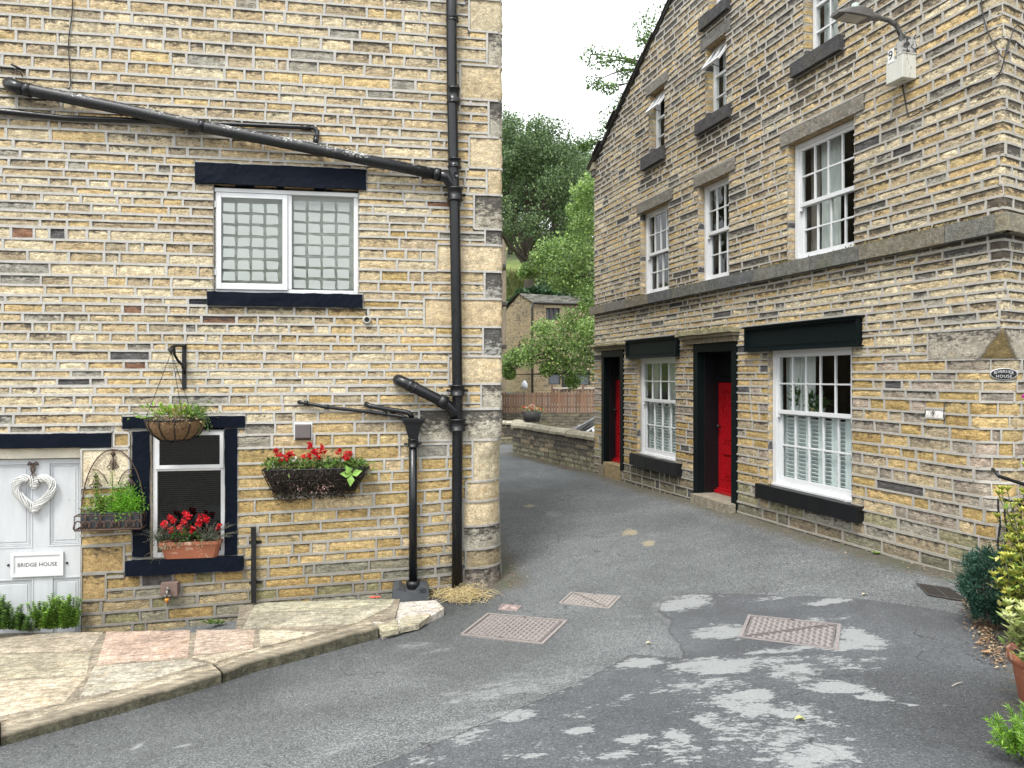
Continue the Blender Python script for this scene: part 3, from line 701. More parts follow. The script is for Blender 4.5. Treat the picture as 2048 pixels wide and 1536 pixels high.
# upper window: fixed light and casement, frosted squares stuck on the panes, slatted blind behind
a, b, c, d = qUW; fm = MB(); frame_mb(fm, a + .005, b - .005, c, d - .03, .05, .11, .05, .055); mid = FL.u(577); bar(fm, mid - .03, mid + .03, .048, .11, c + .055, d - .08)
bar(fm, a + .003, b - .003, .03, .06, d - .075, d - .03)
win = fm.build('window', M['white'], HL, .004); win.location = (0, 0, -LZ)
for side, (x0, x1) in enumerate(((a + .05, mid - .02), (mid + .03, b - .055))):
    if side == 0:
        s_ = MB(); frame_mb(s_, x0 - .03, x1 + .005, c + .045, d - .08, .028, .07, .055, .07); s_.build('sash', M['white'], win, .004); gx0, gx1, gz0, gz1, gy = x0 + .025, x1 - .05, c + .115, d - .135, .045
        for zz in (c + .2, d - .25): hg = MB(); hg.box(x0 - .045, x0 - .03, .02, .035, zz, zz + .07); hg.build('hinge', M['white'], win)
    else: gx0, gx1, gz0, gz1, gy = x0, x1, c + .055, d - .08, .08
    p = MB(); p.box(gx0, gx1, gy, gy + .004, gz0, gz1); p.build('pane', M['glass'], win)
    st = MB(); nx_, nz_ = 4, 6; cw = (gx1 - gx0) / (nx_ + .25); ch = .128
    for i in range(nx_ + 1):
        for j in range(8):
            x = gx0 + .018 + i * cw * 1.0; z = gz1 - .06 - (j + 1) * ch + .035
            w_, h_ = cw - .03, ch - .03
            if x + w_ > gx1: w_ = gx1 - x - .006
            if z < gz0 + .004: h_ -= gz0 + .004 - z; z = gz0 + .004
            if z + h_ > gz1: h_ = gz1 - z - .005
            if w_ < .02 or h_ < .02: continue
            r = lambda: rng.uniform(-.006, .006)
            q = [(x + r(), z + r()), (x + w_ + r(), z + r()), (x + w_ + r(), z + h_ * .9 + r()), (x + w_ * .86 + r(), z + h_ + r()), (x + r(), z + h_ + r())]
            st.add([(u_, gy - .0015, v_) for u_, v_ in q] + [(u_, gy - .0005, v_) for u_, v_ in q], [(0, 1, 2, 3, 4), (9, 8, 7, 6, 5)])
    st.build('frosted_sticker', M['frost'], win)
bl = MB(); z = c + .08
while z < d - .05:
    bl.box(a + .03, b - .04, .128, .157, z, z + .0025, M=Matrix.Translation((0, .15, z)) @ Matrix.Rotation(R_(-42), 4, 'X') @ Matrix.Translation((0, -.15, -z))) ; z += .0235
bl.build('slatted_blind', M['slat'], win)
bk = MB(); bk.box(a, b, .175, .18, c, d); bk.build('blind_backing', paint('pale_backing_blind', (.74, .74, .68), .8, 0, nb=.05), win)  # added pale sheet behind the slats, brightening the gaps between them
# lower window
a, b, c, d = qLW; fm = MB(); frame_mb(fm, a + .004, b - .002, c + .0, d - .02, .035, .09, .045, .05)
tz = FL.z(376, 940); bar(fm, a + .049, b - .047, .03, .09, tz - .012, tz + .02)
win = fm.build('window', M['white'], HL, .003); win.location = (0, 0, -LZ)
s_ = MB(); frame_mb(s_, a + .035, b - .012, tz + .012, d - .035, .012, .05, .042); s_.build('sash', M['white'], win, .003)
p = MB(); p.box(a + .075, b - .05, .025, .029, tz + .05, d - .075); p.build('pane', M['dglass'], win)
p = MB(); p.box(a + .049, b - .047, .06, .064, c + .05, tz - .012); p.build('pane', M['dglass'], win)
bl = MB(); z = c + .06
while z < d - .06:
    bl.box(a + .05, b - .05, .12, .135, z, z + .002); z += .023
bl.build('slatted_blind', M['slat'], win)
# door
def panel_door(parent, mname, u0, u1, z0, z1, y0, panels, edge=.035, name='door'):
    mb = MB(); mb.box(u0, u1, y0 + .012, y0 + .045, z0, z1)
    us = sorted({u0, u1} | {e for p in panels for e in p[:2]}); 
    # stiles and rails stand proud of the panels
    zz = sorted({z0, z1} | {e for p in panels for e in p[2:]})
    for ua, ub in zip(us[:-1], us[1:]):
        for za, zb in zip(zz[:-1], zz[1:]):
            if any(p[0] <= ua + 1e-6 and ub <= p[1] + 1e-6 and p[2] <= za + 1e-6 and zb <= p[3] + 1e-6 for p in panels): continue
            mb.box(ua, ub, y0, y0 + .0125, za, zb)
    for (a_, b_, c_, d_) in panels:
        for k, (ins, yy, w) in enumerate(((0, -.006, .016), (.022, .003, .010), (.040, .006, .008))):
            A_, B_, C_, D_ = a_ + ins, b_ - ins, c_ + ins, d_ - ins
            frame_mb(mb, A_, B_, C_, D_, y0 + yy, y0 + .0124, w)
        mb.box(a_ + .065, b_ - .065, y0 + .005, y0 + .0128, c_ + .065, d_ - .065)
    return mb.build(name, M[mname], parent, .0015)
u0, u1, zb = qDO[0] + .03, qDO[1] - .015, -1.25
pl = [[-5.62, FL.u(56), FL.z(50, 1100), FL.z(50, 928)], [FL.u(88), FL.u(156), FL.z(120, 1096), FL.z(120, 926)], [-5.62, FL.u(58), -1.2, FL.z(50, 1162)], [FL.u(94), FL.u(156), -1.2, FL.z(120, 1158)]]
zt = FL.z(100, 918)
DL = panel_door(HL, 'whitedoor', u0, u1, zb, zt - .01, .105, pl); DL.location = (0, 0, -LZ)
mb = MB(); bar(mb, u0 - .02, u1 + .012, .06, .13, zt, qDO[3] - .002); bar(mb, u0 - .028, u0, .085, .13, zb, zt); mb.build('door_frame', M['cream'], HL, .006).location = (0, 0, -LZ)
# name plate on the door
def text_mesh(parent, name, s, mat, size, loc, ext=.001, rot=(R_(90), 0, 0), sx=1.0, align='CENTER', space=1.0):
    cu = bpy.data.curves.new(name, 'FONT'); cu.body = s; cu.size = size; cu.extrude = ext; cu.align_x = align; cu.align_y = 'CENTER'; cu.space_character = space
    t = bpy.data.objects.new(name + '_tmp', cu); COL.objects.link(t); bpy.context.view_layer.update()
    me = bpy.data.meshes.new_from_object(t.evaluated_get(bpy.context.evaluated_depsgraph_get())); bpy.data.objects.remove(t)
    me.name = name; me.materials.clear(); me.materials.append(mat)
    o = bpy.data.objects.new(name, me); COL.objects.link(o); o.location = loc; o.rotation_euler = rot; o.scale = (sx, 1, 1)
    if parent: o.parent = parent
    return o
a, b, c, d = FL.u(23, .1), FL.u(128, .1), FL.z(75, 1152, .1), FL.z(75, 1104, .1)
np_ = wthing('name_plate', FL, 0, 0, 0, 'white framed name plate reading BRIDGE HOUSE on the white panelled door', 'name plate')
mb = MB(); mb.box(a + .02, b - .02, .088, .097, c + .02, d - .02); frame_mb(mb, a, b, c, d, .076, .098, .032); frame_mb(mb, a + .036, b - .036, c + .036, d - .036, .084, .0875, .006)
o = mb.build('plate', M['white'], np_, .004)
text_mesh(np_, 'lettering', 'BRIDGE HOUSE', paint('plate_lettering', (.06, .06, .06), .6), .058, ((a + b) / 2, .0865, (c + d) / 2 - .004), sx=.95, space=1.05)
for xx in (a - .03, b + .03): mb = MB(); mb.lathe([(.012, 0), (.012, -.012), (0, -.014)], 10, c=(xx, .104, (c + d) / 2), axis='y'); mb.build('fixing_knob', M['iron'], np_)
# the rest of the body of the house and its roof
def brick_mat(name, c1, c2, mo, sx=.36, sz=.12, soot=.3, mossy=0):
    m, nt, b = newmat(name); tc = nd(nt, 'ShaderNodeTexCoord').outputs['Object']
    sp = nd(nt, 'ShaderNodeSeparateXYZ', {0: tc}); u = math_(nt, 'ADD', sp.outputs[0], sp.outputs[1])
    v = nd(nt, 'ShaderNodeCombineXYZ', {0: u, 1: sp.outputs[2]}).outputs[0]
    wob = nd(nt, 'ShaderNodeTexNoise', {'Vector': tc, 'Scale': 2.5, 'Detail': 3.}).outputs['Color']
    v = nd(nt, 'ShaderNodeVectorMath', {0: v, 1: scaled(nt, wob, (.05, .05, 0))}, operation='ADD').outputs[0]
    br = nd(nt, 'ShaderNodeTexBrick', {'Vector': v, 'Color1': c4(c1), 'Color2': c4(c2), 'Mortar': c4(mo), 'Scale': 1., 'Mortar Size': .009, 'Mortar Smooth': .3, 'Bias': 0., 'Brick Width': sx, 'Row Height': sz})
    n1 = noise(nt, tc, 14, 6, .7); n2 = noise(nt, scaled(nt, tc, (1., 1., 2.)), 4, 6, .72); n3 = noise(nt, tc, .7, 3)
    k = ramp(nt, n1, .25, .75, .6, 1.3)
    col = mix(nt, 1.0, br.outputs[0], nd(nt, 'ShaderNodeCombineColor', {0: k, 1: k, 2: k}).outputs[0], 'MULTIPLY')
    col = mix(nt, ramp(nt, math_(nt, 'ADD', n2, math_(nt, 'MULTIPLY_ADD', n3, .4, soot - .5)), .50, .66, 0, .8), col, (.04, .037, .034, 1))
    if mossy: col = mix(nt, ramp(nt, noise(nt, tc, 2.2, 5, .7), .5, .68, 0, mossy), col, (.12, .125, .05, 1))
    nt.links.new(col, b.inputs['Base Color']); b.inputs['Roughness'].default_value = .93
    h = math_(nt, 'ADD', math_(nt, 'MULTIPLY', br.outputs[1], -1.2), math_(nt, 'MULTIPLY', n1, .9))
    nt.links.new(bump(nt, h, .9, .02), b.inputs['Normal']); return m
M['coursed'] = brick_mat('coursed_stone', (.40, .30, .17), (.30, .24, .15), (.30, .28, .23))
M['coursedd'] = brick_mat('dark_coursed_stone', (.26, .20, .12), (.16, .13, .09), (.10, .09, .07), soot=.36)
M['coursedm'] = brick_mat('mossy_retaining_stone', (.20, .17, .12), (.13, .115, .085), (.07, .065, .05), sx=.4, sz=.13, soot=.34, mossy=.5)
mb = MB(); mb.box(-7.5, -.02, 6.0, 6.1, -.6, 7.2 - LZ); mb.box(-7.5, -7.4, .05, 6.0, -.6, 7.2 - LZ); mb.box(-.14, -.02, 2.6, 6.0, -.6, 7.2 - LZ)
mb.build('rear_wall', M['coursed'], HL)
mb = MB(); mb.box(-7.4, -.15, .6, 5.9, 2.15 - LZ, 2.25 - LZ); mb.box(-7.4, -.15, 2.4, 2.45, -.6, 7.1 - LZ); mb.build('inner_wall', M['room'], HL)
mb = MB()
for s0, s1 in ((-.25, 3.02), (3.0, 6.3)):
    z0, z1 = (7.1, 8.7) if s0 < 1 else (8.7, 7.1)
    mb.add([(x, y, z + t - LZ) for t in (0, .12) for (y, z) in ((s0, z0), (s1, z1)) for x in (-7.7, .2)], [(0, 1, 3, 2), (4, 6, 7, 5), (0, 4, 5, 1), (2, 3, 7, 6), (0, 2, 6, 4), (1, 5, 7, 3)])
for x in (-7.45, -.08): mb.add([(x, 0.02, 7.1 - LZ), (x, 6.0, 7.1 - LZ), (x, 3, 8.65 - LZ)], [(0, 1, 2)])
mb.build('roof', M['slate'], HL)
# drainpipes
def lp(px, py, d=0.0): u, z = FL.uv(px, py, d); return (u, d, z)
DP = -.085
def collar(mb, p0, p1, r, flange=True, m=0):
    p0, p1 = Vector(p0), Vector(p1); ax = (p1 - p0); n = max(2, 4)
    mb.tube([p0, p0 + ax * .12, p0 + ax * .14, p0 + ax * .86, p0 + ax * .88, p1], [r * 1.12, r * 1.12, r, r, r * 1.12, r * 1.12], 16, m)
pipe = MB(); rA = .062
pts = [lp(902, -150, DP), lp(903, 30, DP), lp(904, 180, DP), lp(907, 330, DP), lp(909, 400, DP), lp(913, 640, DP), lp(915, 790, DP), lp(915, 860, DP), lp(914, 1000, DP), lp(914, 1192, DP)]
pipe.tube(pts, rA, 18)
main = pipe.build('drainpipe', M['pipe'], HL); main.location = (0, 0, -LZ)
for (y0, y1, mt, rr) in ((36, 43, 'pipe', .066), (176, 208, 'pipe', .072), (318, 336, 'pipe', .072), (376, 402, 'iron', .084), (770, 792, 'iron', .082), (838, 862, 'iron', .088)):
    c_ = MB(); x = 904 + 11 * min(1, y0 / 700); collar(c_, lp(x, y0, DP), lp(x, y1, DP), rr)
    if mt == 'iron':
        for sx in (-1, 1):
            p = Vector(lp(x, (y0 + y1) / 2, DP)); c_.tube([p + Vector((sx * .06, 0, 0)), p + Vector((sx * .12, .03, 0))], .016, 8); c_.tube([p + Vector((sx * .105, -.03, 0)), p + Vector((sx * .105, .06, 0))], .011, 6)
    c_.build('pipe_collar', M[mt], main)
ins = MB(); p = Vector(lp(911, 352, DP)); ins.lathe([(.036, -.066), (.036, -.074), (.028, -.076), (.026, -.070), (0, -.070)], 18, c=(p.x, p.y, p.z), axis='y'); ins.build('inspection_cap', M['pipe'], main)
# long sloping waste pipe with flaking white paint
M['pipeworn'] = None
m, nt, b_ = newmat('flaking_black_pipe'); tc = nd(nt, 'ShaderNodeTexCoord').outputs['Object']
nz = nd(nt, 'ShaderNodeSeparateXYZ', {0: nd(nt, 'ShaderNodeNewGeometry').outputs['Normal']}).outputs[2]
fl1 = noise(nt, tc, 38, 7, .8); fl2 = noise(nt, scaled(nt, tc, (1, 1, 1)), 2.4, 3, .5)
mk = math_(nt, 'ADD', math_(nt, 'ADD', fl1, math_(nt, 'MULTIPLY_ADD', fl2, .5, -.30)), math_(nt, 'MULTIPLY', nz, .13))
col = mix(nt, ramp(nt, mk, .58, .62, 0, .9), (.009, .010, .012, 1), (.55, .55, .53, 1)); col = mix(nt, ramp(nt, noise(nt, tc, 60, 4, .7), .56, .64, 0, .5), col, (.085, .085, .08, 1))
nt.links.new(col, b_.inputs['Base Color']); b_.inputs['Roughness'].default_value = .45; nt.links.new(bump(nt, fl1, .3, .004), b_.inputs['Normal']); M['pipeworn'] = m
pp = MB(); D2 = -.12; pp.tube([lp(36, 176, D2), lp(60, 180, D2), lp(250, 219, D2), lp(400, 252, D2), lp(640, 300, D2), lp(875, 349, D2)], .064, 16)
wp = pp.build('waste_pipe', M['pipeworn'], HL); wp.location = (0, 0, -LZ)
c_ = MB(); c_.tube([lp(20, 168, .0), lp(20, 168, -.06), lp(24, 171, -.10), lp(34, 175, D2), lp(48, 178, D2)], [.07, .07, .072, .071, .068], 16); c_.build('pipe_elbow', M['pipe'], wp)
for (x, y) in ((56, 180), (404, 252), (874, 349)):
    c_ = MB(); p0 = Vector(lp(x - 6, y - 1.3, D2)); p1 = Vector(lp(x + 6, y + 1.3, D2)); c_.tube([p0, p1], .074 if x != 404 else .068, 16); c_.build('pipe_collar', M['pipe'], wp)
c_ = MB(); c_.tube([lp(876, 350, D2), lp(893, 355, -.11), lp(905, 372, DP), lp(908, 386, DP)], [.066, .066, .064, .062], 16); c_.build('pipe_branch', M['pipe'], wp)
pp = MB(); pp.tube([lp(-160, 206, -.05), lp(4, 223, -.05), lp(130, 236, -.045), lp(250, 240, -.04), lp(430, 247, -.035), lp(612, 255, -.035), lp(628, 256, -.037), lp(635, 262, -.045), lp(634, 275, -.06), lp(631, 292, -.09)], [.034] * 2 + [.03] * 2 + [.024] * 6, 10)
o = pp.build('waste_pipe', M['pipe'], HL); o.location = (0, 0, -LZ)
for pa_, pb_, rj in ((lp(633, 272, -.055), lp(631, 288, -.075), .031), (lp(602, 254.5, -.035), lp(622, 256, -.035), .029), (lp(629, 287, -.09), lp(627, 305, -.12), .026)): c_ = MB(); c_.tube([pa_, pb_], rj, 10); c_.build('pipe_joint', M['pipe'], o)
# branch stub, two thin waste pipes, hopper and its downpipe
pp = MB(); pp.tube([lp(797, 760, .02), lp(797, 760, -.07), lp(801, 762, -.12), lp(812, 767, -.14), lp(850, 786, -.135), lp(890, 806, -.11), lp(908, 822, DP), lp(912, 838, DP)], [.066] * 4 + [.064] * 4, 16)
o = pp.build('waste_pipe', M['pipe'], HL); o.location = (0, 0, -LZ)
for (x0, y0, x1, y1, r) in ((815, 768, 824, 773, .072), (826, 774, 829, 776, .074), (878, 800, 893, 807, .078)):
    c_ = MB(); c_.tube([lp(x0, y0, -.135), lp(x1, y1, -.13)], r, 16); c_.build('pipe_collar', M['pipe'] if x0 < 850 else M['iron'], o)
pp = MB(); pp.tube([lp(598, 804, .02), lp(598, 804, -.035), lp(604, 804.5, -.05), lp(650, 814, -.05), lp(740, 824, -.05), lp(800, 832, -.06), lp(812, 836, -.10)], .021, 10)
for (x, y) in ((612, 806), (653, 814), (770, 828), (800, 833)): pp.tube([lp(x - 4, y - .5, -.05), lp(x + 4, y + .5, -.05)], .028, 10)
pp.build('waste_pipe', M['pipe'], HL).location = (0, 0, -LZ)
pp = MB(); pp.tube([lp(733, 808, .02), lp(733, 808, -.04), lp(741, 812, -.062), lp(770, 818, -.065), lp(806, 823, -.075), lp(818, 826, -.10), lp(825, 836, -.11)], .029, 12)
pp.build('waste_pipe', M['pipe'], HL).location = (0, 0, -LZ)
hp = MB(); cx, cz = FL.uv(826, 838, -.1); cb = FL.z(826, 884, -.1)
def rect(x, y, w, dep, z): return [(x - w, y - dep, z), (x + w, y - dep, z), (x + w, y + dep, z), (x - w, y + dep, z)]
L_ = [rect(cx, -.10, .125, .095, cz), rect(cx, -.10, .118, .09, cz - .03), rect(cx, -.10, .095, .078, cz - .06), rect(cx, -.10, .055, .055, cb + .06), rect(cx, -.10, .045, .045, cb), rect(cx, -.10, .11, .085, cz - .01)]
hp.add([p for r in L_[:5] for p in r], [(i * 4 + k, i * 4 + (k + 1) % 4, i * 4 + 4 + (k + 1) % 4, i * 4 + 4 + k) for i in range(4) for k in range(4)] + [(16, 17, 18, 19)])
hp.add(L_[1], [(0, 1, 2, 3)])
for y in (-.195, -.009): hp.box(cx - .13, cx + .13, y, y + .01, cz - .012, cz + .012)
for x in (cx - .13, cx + .12): hp.box(x, x + .01, -.186, -.009, cz - .012, cz + .012)
ho = hp.build('rain_hopper', M['iron'], HL, .003); ho.location = (0, 0, -LZ)
pp = MB(); pp.tube([lp(826, 875, -.1), lp(826, 1170, -.1)], .047, 16); dp = pp.build('drainpipe', M['pipe'], HL); dp.location = (0, 0, -LZ)
c_ = MB(); collar(c_, lp(826, 878, -.1), lp(826, 894, -.1), .056)
p = Vector(lp(826, 888, -.1))
for sx in (-1, 1): c_.tube([p + Vector((sx * .05, 0, 0)), p + Vector((sx * .095, .04, 0))], .012, 8); c_.tube([p + Vector((sx * .085, -.03, 0)), p + Vector((sx * .085, .08, 0))], .009, 6)
c_.build('pipe_collar', M['iron'], dp)
# vent
v = MB(); a, b = FL.u(588), FL.u(625); c, d = FL.z(606, 880), FL.z(606, 845)
v.box(a, b, -.012, .01, c, d, 1); v.add([(a + .012, -.012, c), (b - .012, -.012, c), (b - .012, -.012, d - .02), (a + .012, -.012, d - .02), (a + .02, -.06, c + .03), (b - .02, -.06, c + .03), (b - .02, -.035, d - .03), (a + .02, -.035, d - .03)], [(4, 5, 6, 7), (0, 4, 7, 3), (1, 2, 6, 5), (3, 7, 6, 2), (0, 1, 5, 4)])
v.build('vent_cover', [M['brownp'], M['white']], HL, .002).location = (0, 0, -LZ)
# wall cables
def cable(parent, name, pts, r, mt='cable', dz=0.0):
    # smooth the path
    P = [Vector(p) for p in pts]; out = []
    for i in range(len(P) - 1):
        p0, p1, p2, p3 = P[max(0, i - 1)], P[i], P[i + 1], P[min(len(P) - 1, i + 2)]
        for k in range(5):
            t = k / 5; out.append(.5 * ((2 * p1) + (p2 - p0) * t + (2 * p0 - 5 * p1 + 4 * p2 - p3) * t * t + (3 * p1 - p0 - 3 * p2 + p3) * t ** 3))
    out.append(P[-1]); mb = MB(); mb.tube(out, r, 6); o = mb.build(name, M[mt], parent); o.location = (0, 0, dz); return o
cable(HL, 'cable', [lp(140, -60, -.02), lp(145, 15, -.02), lp(137, 85, -.018), lp(141, 168, -.02), lp(132, 176, .0)], .006, dz=-LZ)
mb = MB(); mb.tube([lp(46, 140, .02), lp(44, 140, -.04), lp(22, 128, -.09)], .012, 8); mb.tube([lp(-60, 128, -.01), lp(28, 136, -.02), lp(42, 146, -.02), lp(46, 155, 0)], .006, 6)
mb.build('pipe_bracket', M['iron'], HL).location = (0, 0, -LZ)
# iron strap, open pipe end with mortar patch
mb = MB(); a, b = FL.u(504), FL.u(514); rough_block(mb, a, b, -.065, -.045, FL.z(509, 1203), FL.z(509, 1052), .003, .05)
for y in (1085, 1165): z = FL.z(509, y); mb.box(a - .0, b + .0, -.05, .03, z, z + .03); mb.box(a - .03, b + .05, -.006, .02, z - .01, z + .02)
o = mb.build('iron_strap', M['iron'], HL); o.location = (0, 0, -LZ)
p = Vector(lp(734, 640, 0)); mb = MB(); mb.lathe([(.055, .01), (.05, -.022), (.038, -.045), (.030, -.043), (.024, .02)], 14, c=tuple(p), axis='y', tint=(.42, .40, .36)); mb.lathe([(.024, -.02), (0, -.02)], 12, c=tuple(p), axis='y', tint=(.02, .02, .02)); mb.tube([p + Vector((-.02, 0, .12)), p + Vector((-.005, -.03, .05))], .008, 6, tint=(.05, .05, .05))
mb.build('overflow_pipe', M['tint'], HL).location = (0, 0, -LZ)
# ------------------------------------------------------------------ house on the right (red doors)
HR = empty('stone_house', FR.w(0, 0, 0), FR.a)
tag(HR, 'tall coursed stone house with two red doors, white sash windows and a stone string course', 'house')
T2 = np.array([-.274, .961]); N2 = np.array([.961, .274])       # second face of the acute corner (local xy), its outward normal
def cx_(z): return .11 if z > .85 else max(.02, .02 + .09 * (z / .85)) if z > 0 else .02
def hw_(z): return .03 if z > 2.2 else .03 + .22 * (2.2 - z) / .25 if z > 1.95 else .25 if z > .85 else .10 + .15 * max(0, (z - .5) / .35)
def PR(u, z, d):
    C = np.array([cx_(z), 0.0]); h = hw_(z); c = u - C[0]
    if c < -h: return (u, d, z)
    if c > h: p = C + T2 * c - N2 * d; return (p[0], p[1], z)
    t = (c + h) / (2 * h); a = C + np.array([-h, 0]); b = C + T2 * h
    n = (b - a); L = np.hypot(*n); nn = np.array([-n[1], n[0]]) / L          # inward normal of the splay
    p = a + n * t + nn * d - nn * (.02 * math.sin(math.pi * t) * max(0, min(1, (.24 - h) / .12)) if z < .86 else 0)
    return (p[0], p[1], z)
UL = -9.12
def ztopW(u): return ztopR(u) if u < .11 else ztopR(.11 - .274 * (u - .11))
def ztopR(u): return 6.14 + .545 * (u + 9.12) if u < -2.4 else 9.80 - .545 * (u + 2.4)
SL = (.34, .30, .23)
def colR(u, z):
    if z > 5.4: o = [(26, BUFF, .65), (18, TAN, .7), (16, OCH, .5), (20, GREY, .75), (1.5, DARK, .8), (10, CREAM, .5)]
    elif z > 3.0: o = [(34, BUFF, .5), (20, CREAM, .38), (22, OCH, .40), (12, TAN, .6), (7, GREY, .7), (1, DARK, .7)]
    elif z > 2.0: o = [(34, CREAM, .42), (24, BUFF, .42), (16, OCH, .30), (10, TAN, .55), (7, GREY, .65), (2, DARK, .5)]
    elif z > .35: o = [(24, (.48, .35, .165), .18), (24, (.41, .29, .12), .2), (14, TAN, .3), (18, (.30, .26, .21), .35), (8, PINKB, .3), (14, BUFF, .25), (1, DARK, .2)]
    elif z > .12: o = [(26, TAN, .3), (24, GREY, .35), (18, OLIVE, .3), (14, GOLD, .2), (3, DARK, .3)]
    else: o = [(20, (.20, .185, .13), .4), (20, (.17, .165, .12), .4), (14, (.24, .20, .14), .3), (6, DARK, .4)]  # mossy wall foot; the shade there is darkened into these colours too
    return pick(o)
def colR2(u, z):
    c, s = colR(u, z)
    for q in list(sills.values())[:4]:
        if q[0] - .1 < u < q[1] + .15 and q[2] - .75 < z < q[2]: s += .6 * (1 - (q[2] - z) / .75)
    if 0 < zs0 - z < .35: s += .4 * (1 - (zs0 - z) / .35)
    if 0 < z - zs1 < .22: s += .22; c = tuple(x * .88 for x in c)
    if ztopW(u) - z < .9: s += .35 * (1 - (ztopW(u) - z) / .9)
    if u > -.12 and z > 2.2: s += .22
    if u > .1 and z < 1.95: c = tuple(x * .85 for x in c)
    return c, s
def RZ(px, py): return FR.z(px, py)
# openings [u0,u1,z0,z1]
zs0, zs1 = 3.05, 3.21           # string course
W3 = [FR.u(1575), FR.u(1708), zs1, FR.z(1575, 290)]; W2 = [FR.u(1396), FR.u(1457.5), zs1, W3[3]]; W1 = [FR.u(1280), FR.u(1337), zs1, W3[3]]
V1 = [FR.u(1298), FR.u(1329), 5.62, FR.z(1298, 190)]; V2 = [FR.u(1411), FR.u(1452), 5.64, FR.z(1411, 97)]; V3 = [FR.u(1607), FR.u(1675), 5.64, V2[3]]
V4 = [FR.u(1417), FR.u(1449), 7.17, 7.9]
G1 = [FR.u(1274), FR.u(1351), .40, 2.13]; G2 = [FR.u(1536), FR.u(1703), .38, 2.15]
D1 = [FR.u(1204), FR.u(1247), .03, 2.30]; D2_ = [FR.u(1388), FR.u(1474), -.3, 2.29]
WB = [(W1, 1280), (W2, 1396), (W3, 1575)]
lint = {}
for nm, q, e0, e1, h in (('W1', W1, .12, .14, .17), ('W2', W2, .12, .16, .16), ('W3', W3, .14, .15, .17), ('V1', V1, .12, .12, .17), ('V2', V2, .14, .12, .17), ('V3', V3, .12, .12, .17)):
    lint[nm] = [q[0] - e0, q[1] + e1, q[3], q[3] + h]
sills = {'V1': [FR.u(1288), FR.u(1331), 5.41, 5.62], 'V2': [FR.u(1397), FR.u(1463), 5.46, 5.64], 'V3': [FR.u(1590), FR.u(1688), 5.47, 5.64], 'V4': [FR.u(1405), FR.u(1461), 7.0, 7.17],
         'G1': [FR.u(1267), FR.u(1363), .20, .40], 'G2': [FR.u(1521), FR.u(1726), .20, .38]}
signs = [[FR.u(1260), FR.u(1360), 2.14, 2.42], [FR.u(1500), FR.u(1725), 2.15, 2.43]]
hood1 = [FR.u(1192), FR.u(1252), 2.30, 2.42]; hood2 = [FR.u(1372), FR.u(1476), 2.29, 2.47]
sb = [[UL, 4.75, zs0, zs1]]
quR = [[-.70, .72, 1.95, 2.23], [FR.u(1850), FR.u(1888), 1.39, 1.485], [FR.u(1498), FR.u(1520), 1.6, 1.72]]
blocks = [W1, W2, W3, V1, V2, V3, V4, G1, G2, D1, D2_] + list(lint.values()) + list(sills.values()) + signs[:0] + [hood1, hood2] + sb + quR[:2]
def hR(z):
    b = .098 if z > 3.2 else .092 if z > 1.5 else .120
    return b * rng.uniform(.86, 1.16)
zsR = courses(-.75, 9.9, hR)
# make a course boundary fall on the string course and on the corner stone
for t in (zs0, zs1, 1.95, 2.23):
    k = min(range(len(zsR)), key=lambda i: abs(zsR[i] - t)); zsR[k] = t
zsR = sorted(zsR); zsR = [z for i, z in enumerate(zsR) if i == 0 or z - zsR[i - 1] > .05 or z in (zs0, zs1)]
mb = MB(); holes = [W1, W2, W3, V1, V2, V3, V4, G1, G2, D1, D2_]
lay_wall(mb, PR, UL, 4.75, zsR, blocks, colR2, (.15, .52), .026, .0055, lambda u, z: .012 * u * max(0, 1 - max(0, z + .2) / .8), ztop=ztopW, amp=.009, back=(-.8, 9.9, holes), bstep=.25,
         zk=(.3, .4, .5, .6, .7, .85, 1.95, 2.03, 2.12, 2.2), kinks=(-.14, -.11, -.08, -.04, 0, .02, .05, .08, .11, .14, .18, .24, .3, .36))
_wall_r = None
q = quR[0]; stone(mb, PR, q[0] + .01, q[1] - .01, q[2] + .008, q[3] - .008, (.36, .325, .265), .5, .003, -.004, .03, m=2)
_nz = max(2, int((q[3] - q[2] - .016) / .03 + .5)); _nx = max(2, int((q[1] - q[0] - .02) / .03 + .5))
for _j in range(_nz + 1):
    for _i in range(_nx + 1):
        _u = q[0] + .01 + (q[1] - q[0] - .02) * _i / _nx; _z = q[2] + .008 + (q[3] - q[2] - .016) * _j / _nz
        if abs(_u - .11) < hw_(_z) - .02: mb.t[-1][_j * (_nx + 1) + _i] = (.36, .27, .13, .0)
ribbon(mb, PR, q[0], q[1], .018, .004, zf=lambda s: q[2]); ribbon(mb, PR, q[2], q[3], .018, .004, vert=True, zf=lambda s: q[0])
stone(mb, PR, quR[1][0] + .01, quR[1][1] - .01, quR[1][2] + .008, quR[1][3] - .008, (.72, .70, .66), .1, .004, -.006)
for q, D in ((W1, .12), (W2, .12), (W3, .12), (V1, .14), (V2, .14), (V3, .14), (V4, .14), (G1, .08), (G2, .08)):
    jambs(mb, PR, q, D, lambda u, z: pick([(3, OCH, .25), (3, BUFF, .3), (2, TAN, .4), (1, DARK, .3)]), zsR)
mb.build('wall', [M['stone2'], M['mortar2'], M['quoin']], HR)
# string course of long weathered stones
u = UL - .05; sm = MB()
while u < .1:
    e = min(.11, u + rng.uniform(.75, 1.15))
    if .11 - e < .5: e = .11
    tt = rng.choice([(.15, .147, .13), (.13, .13, .12), (.17, .155, .12), (.11, .115, .115)])
    rough_block(sm, u + .004, e - .004, -.085, .02, zs0, zs1 + .003, .004, .09, tt, .3)
    u = e
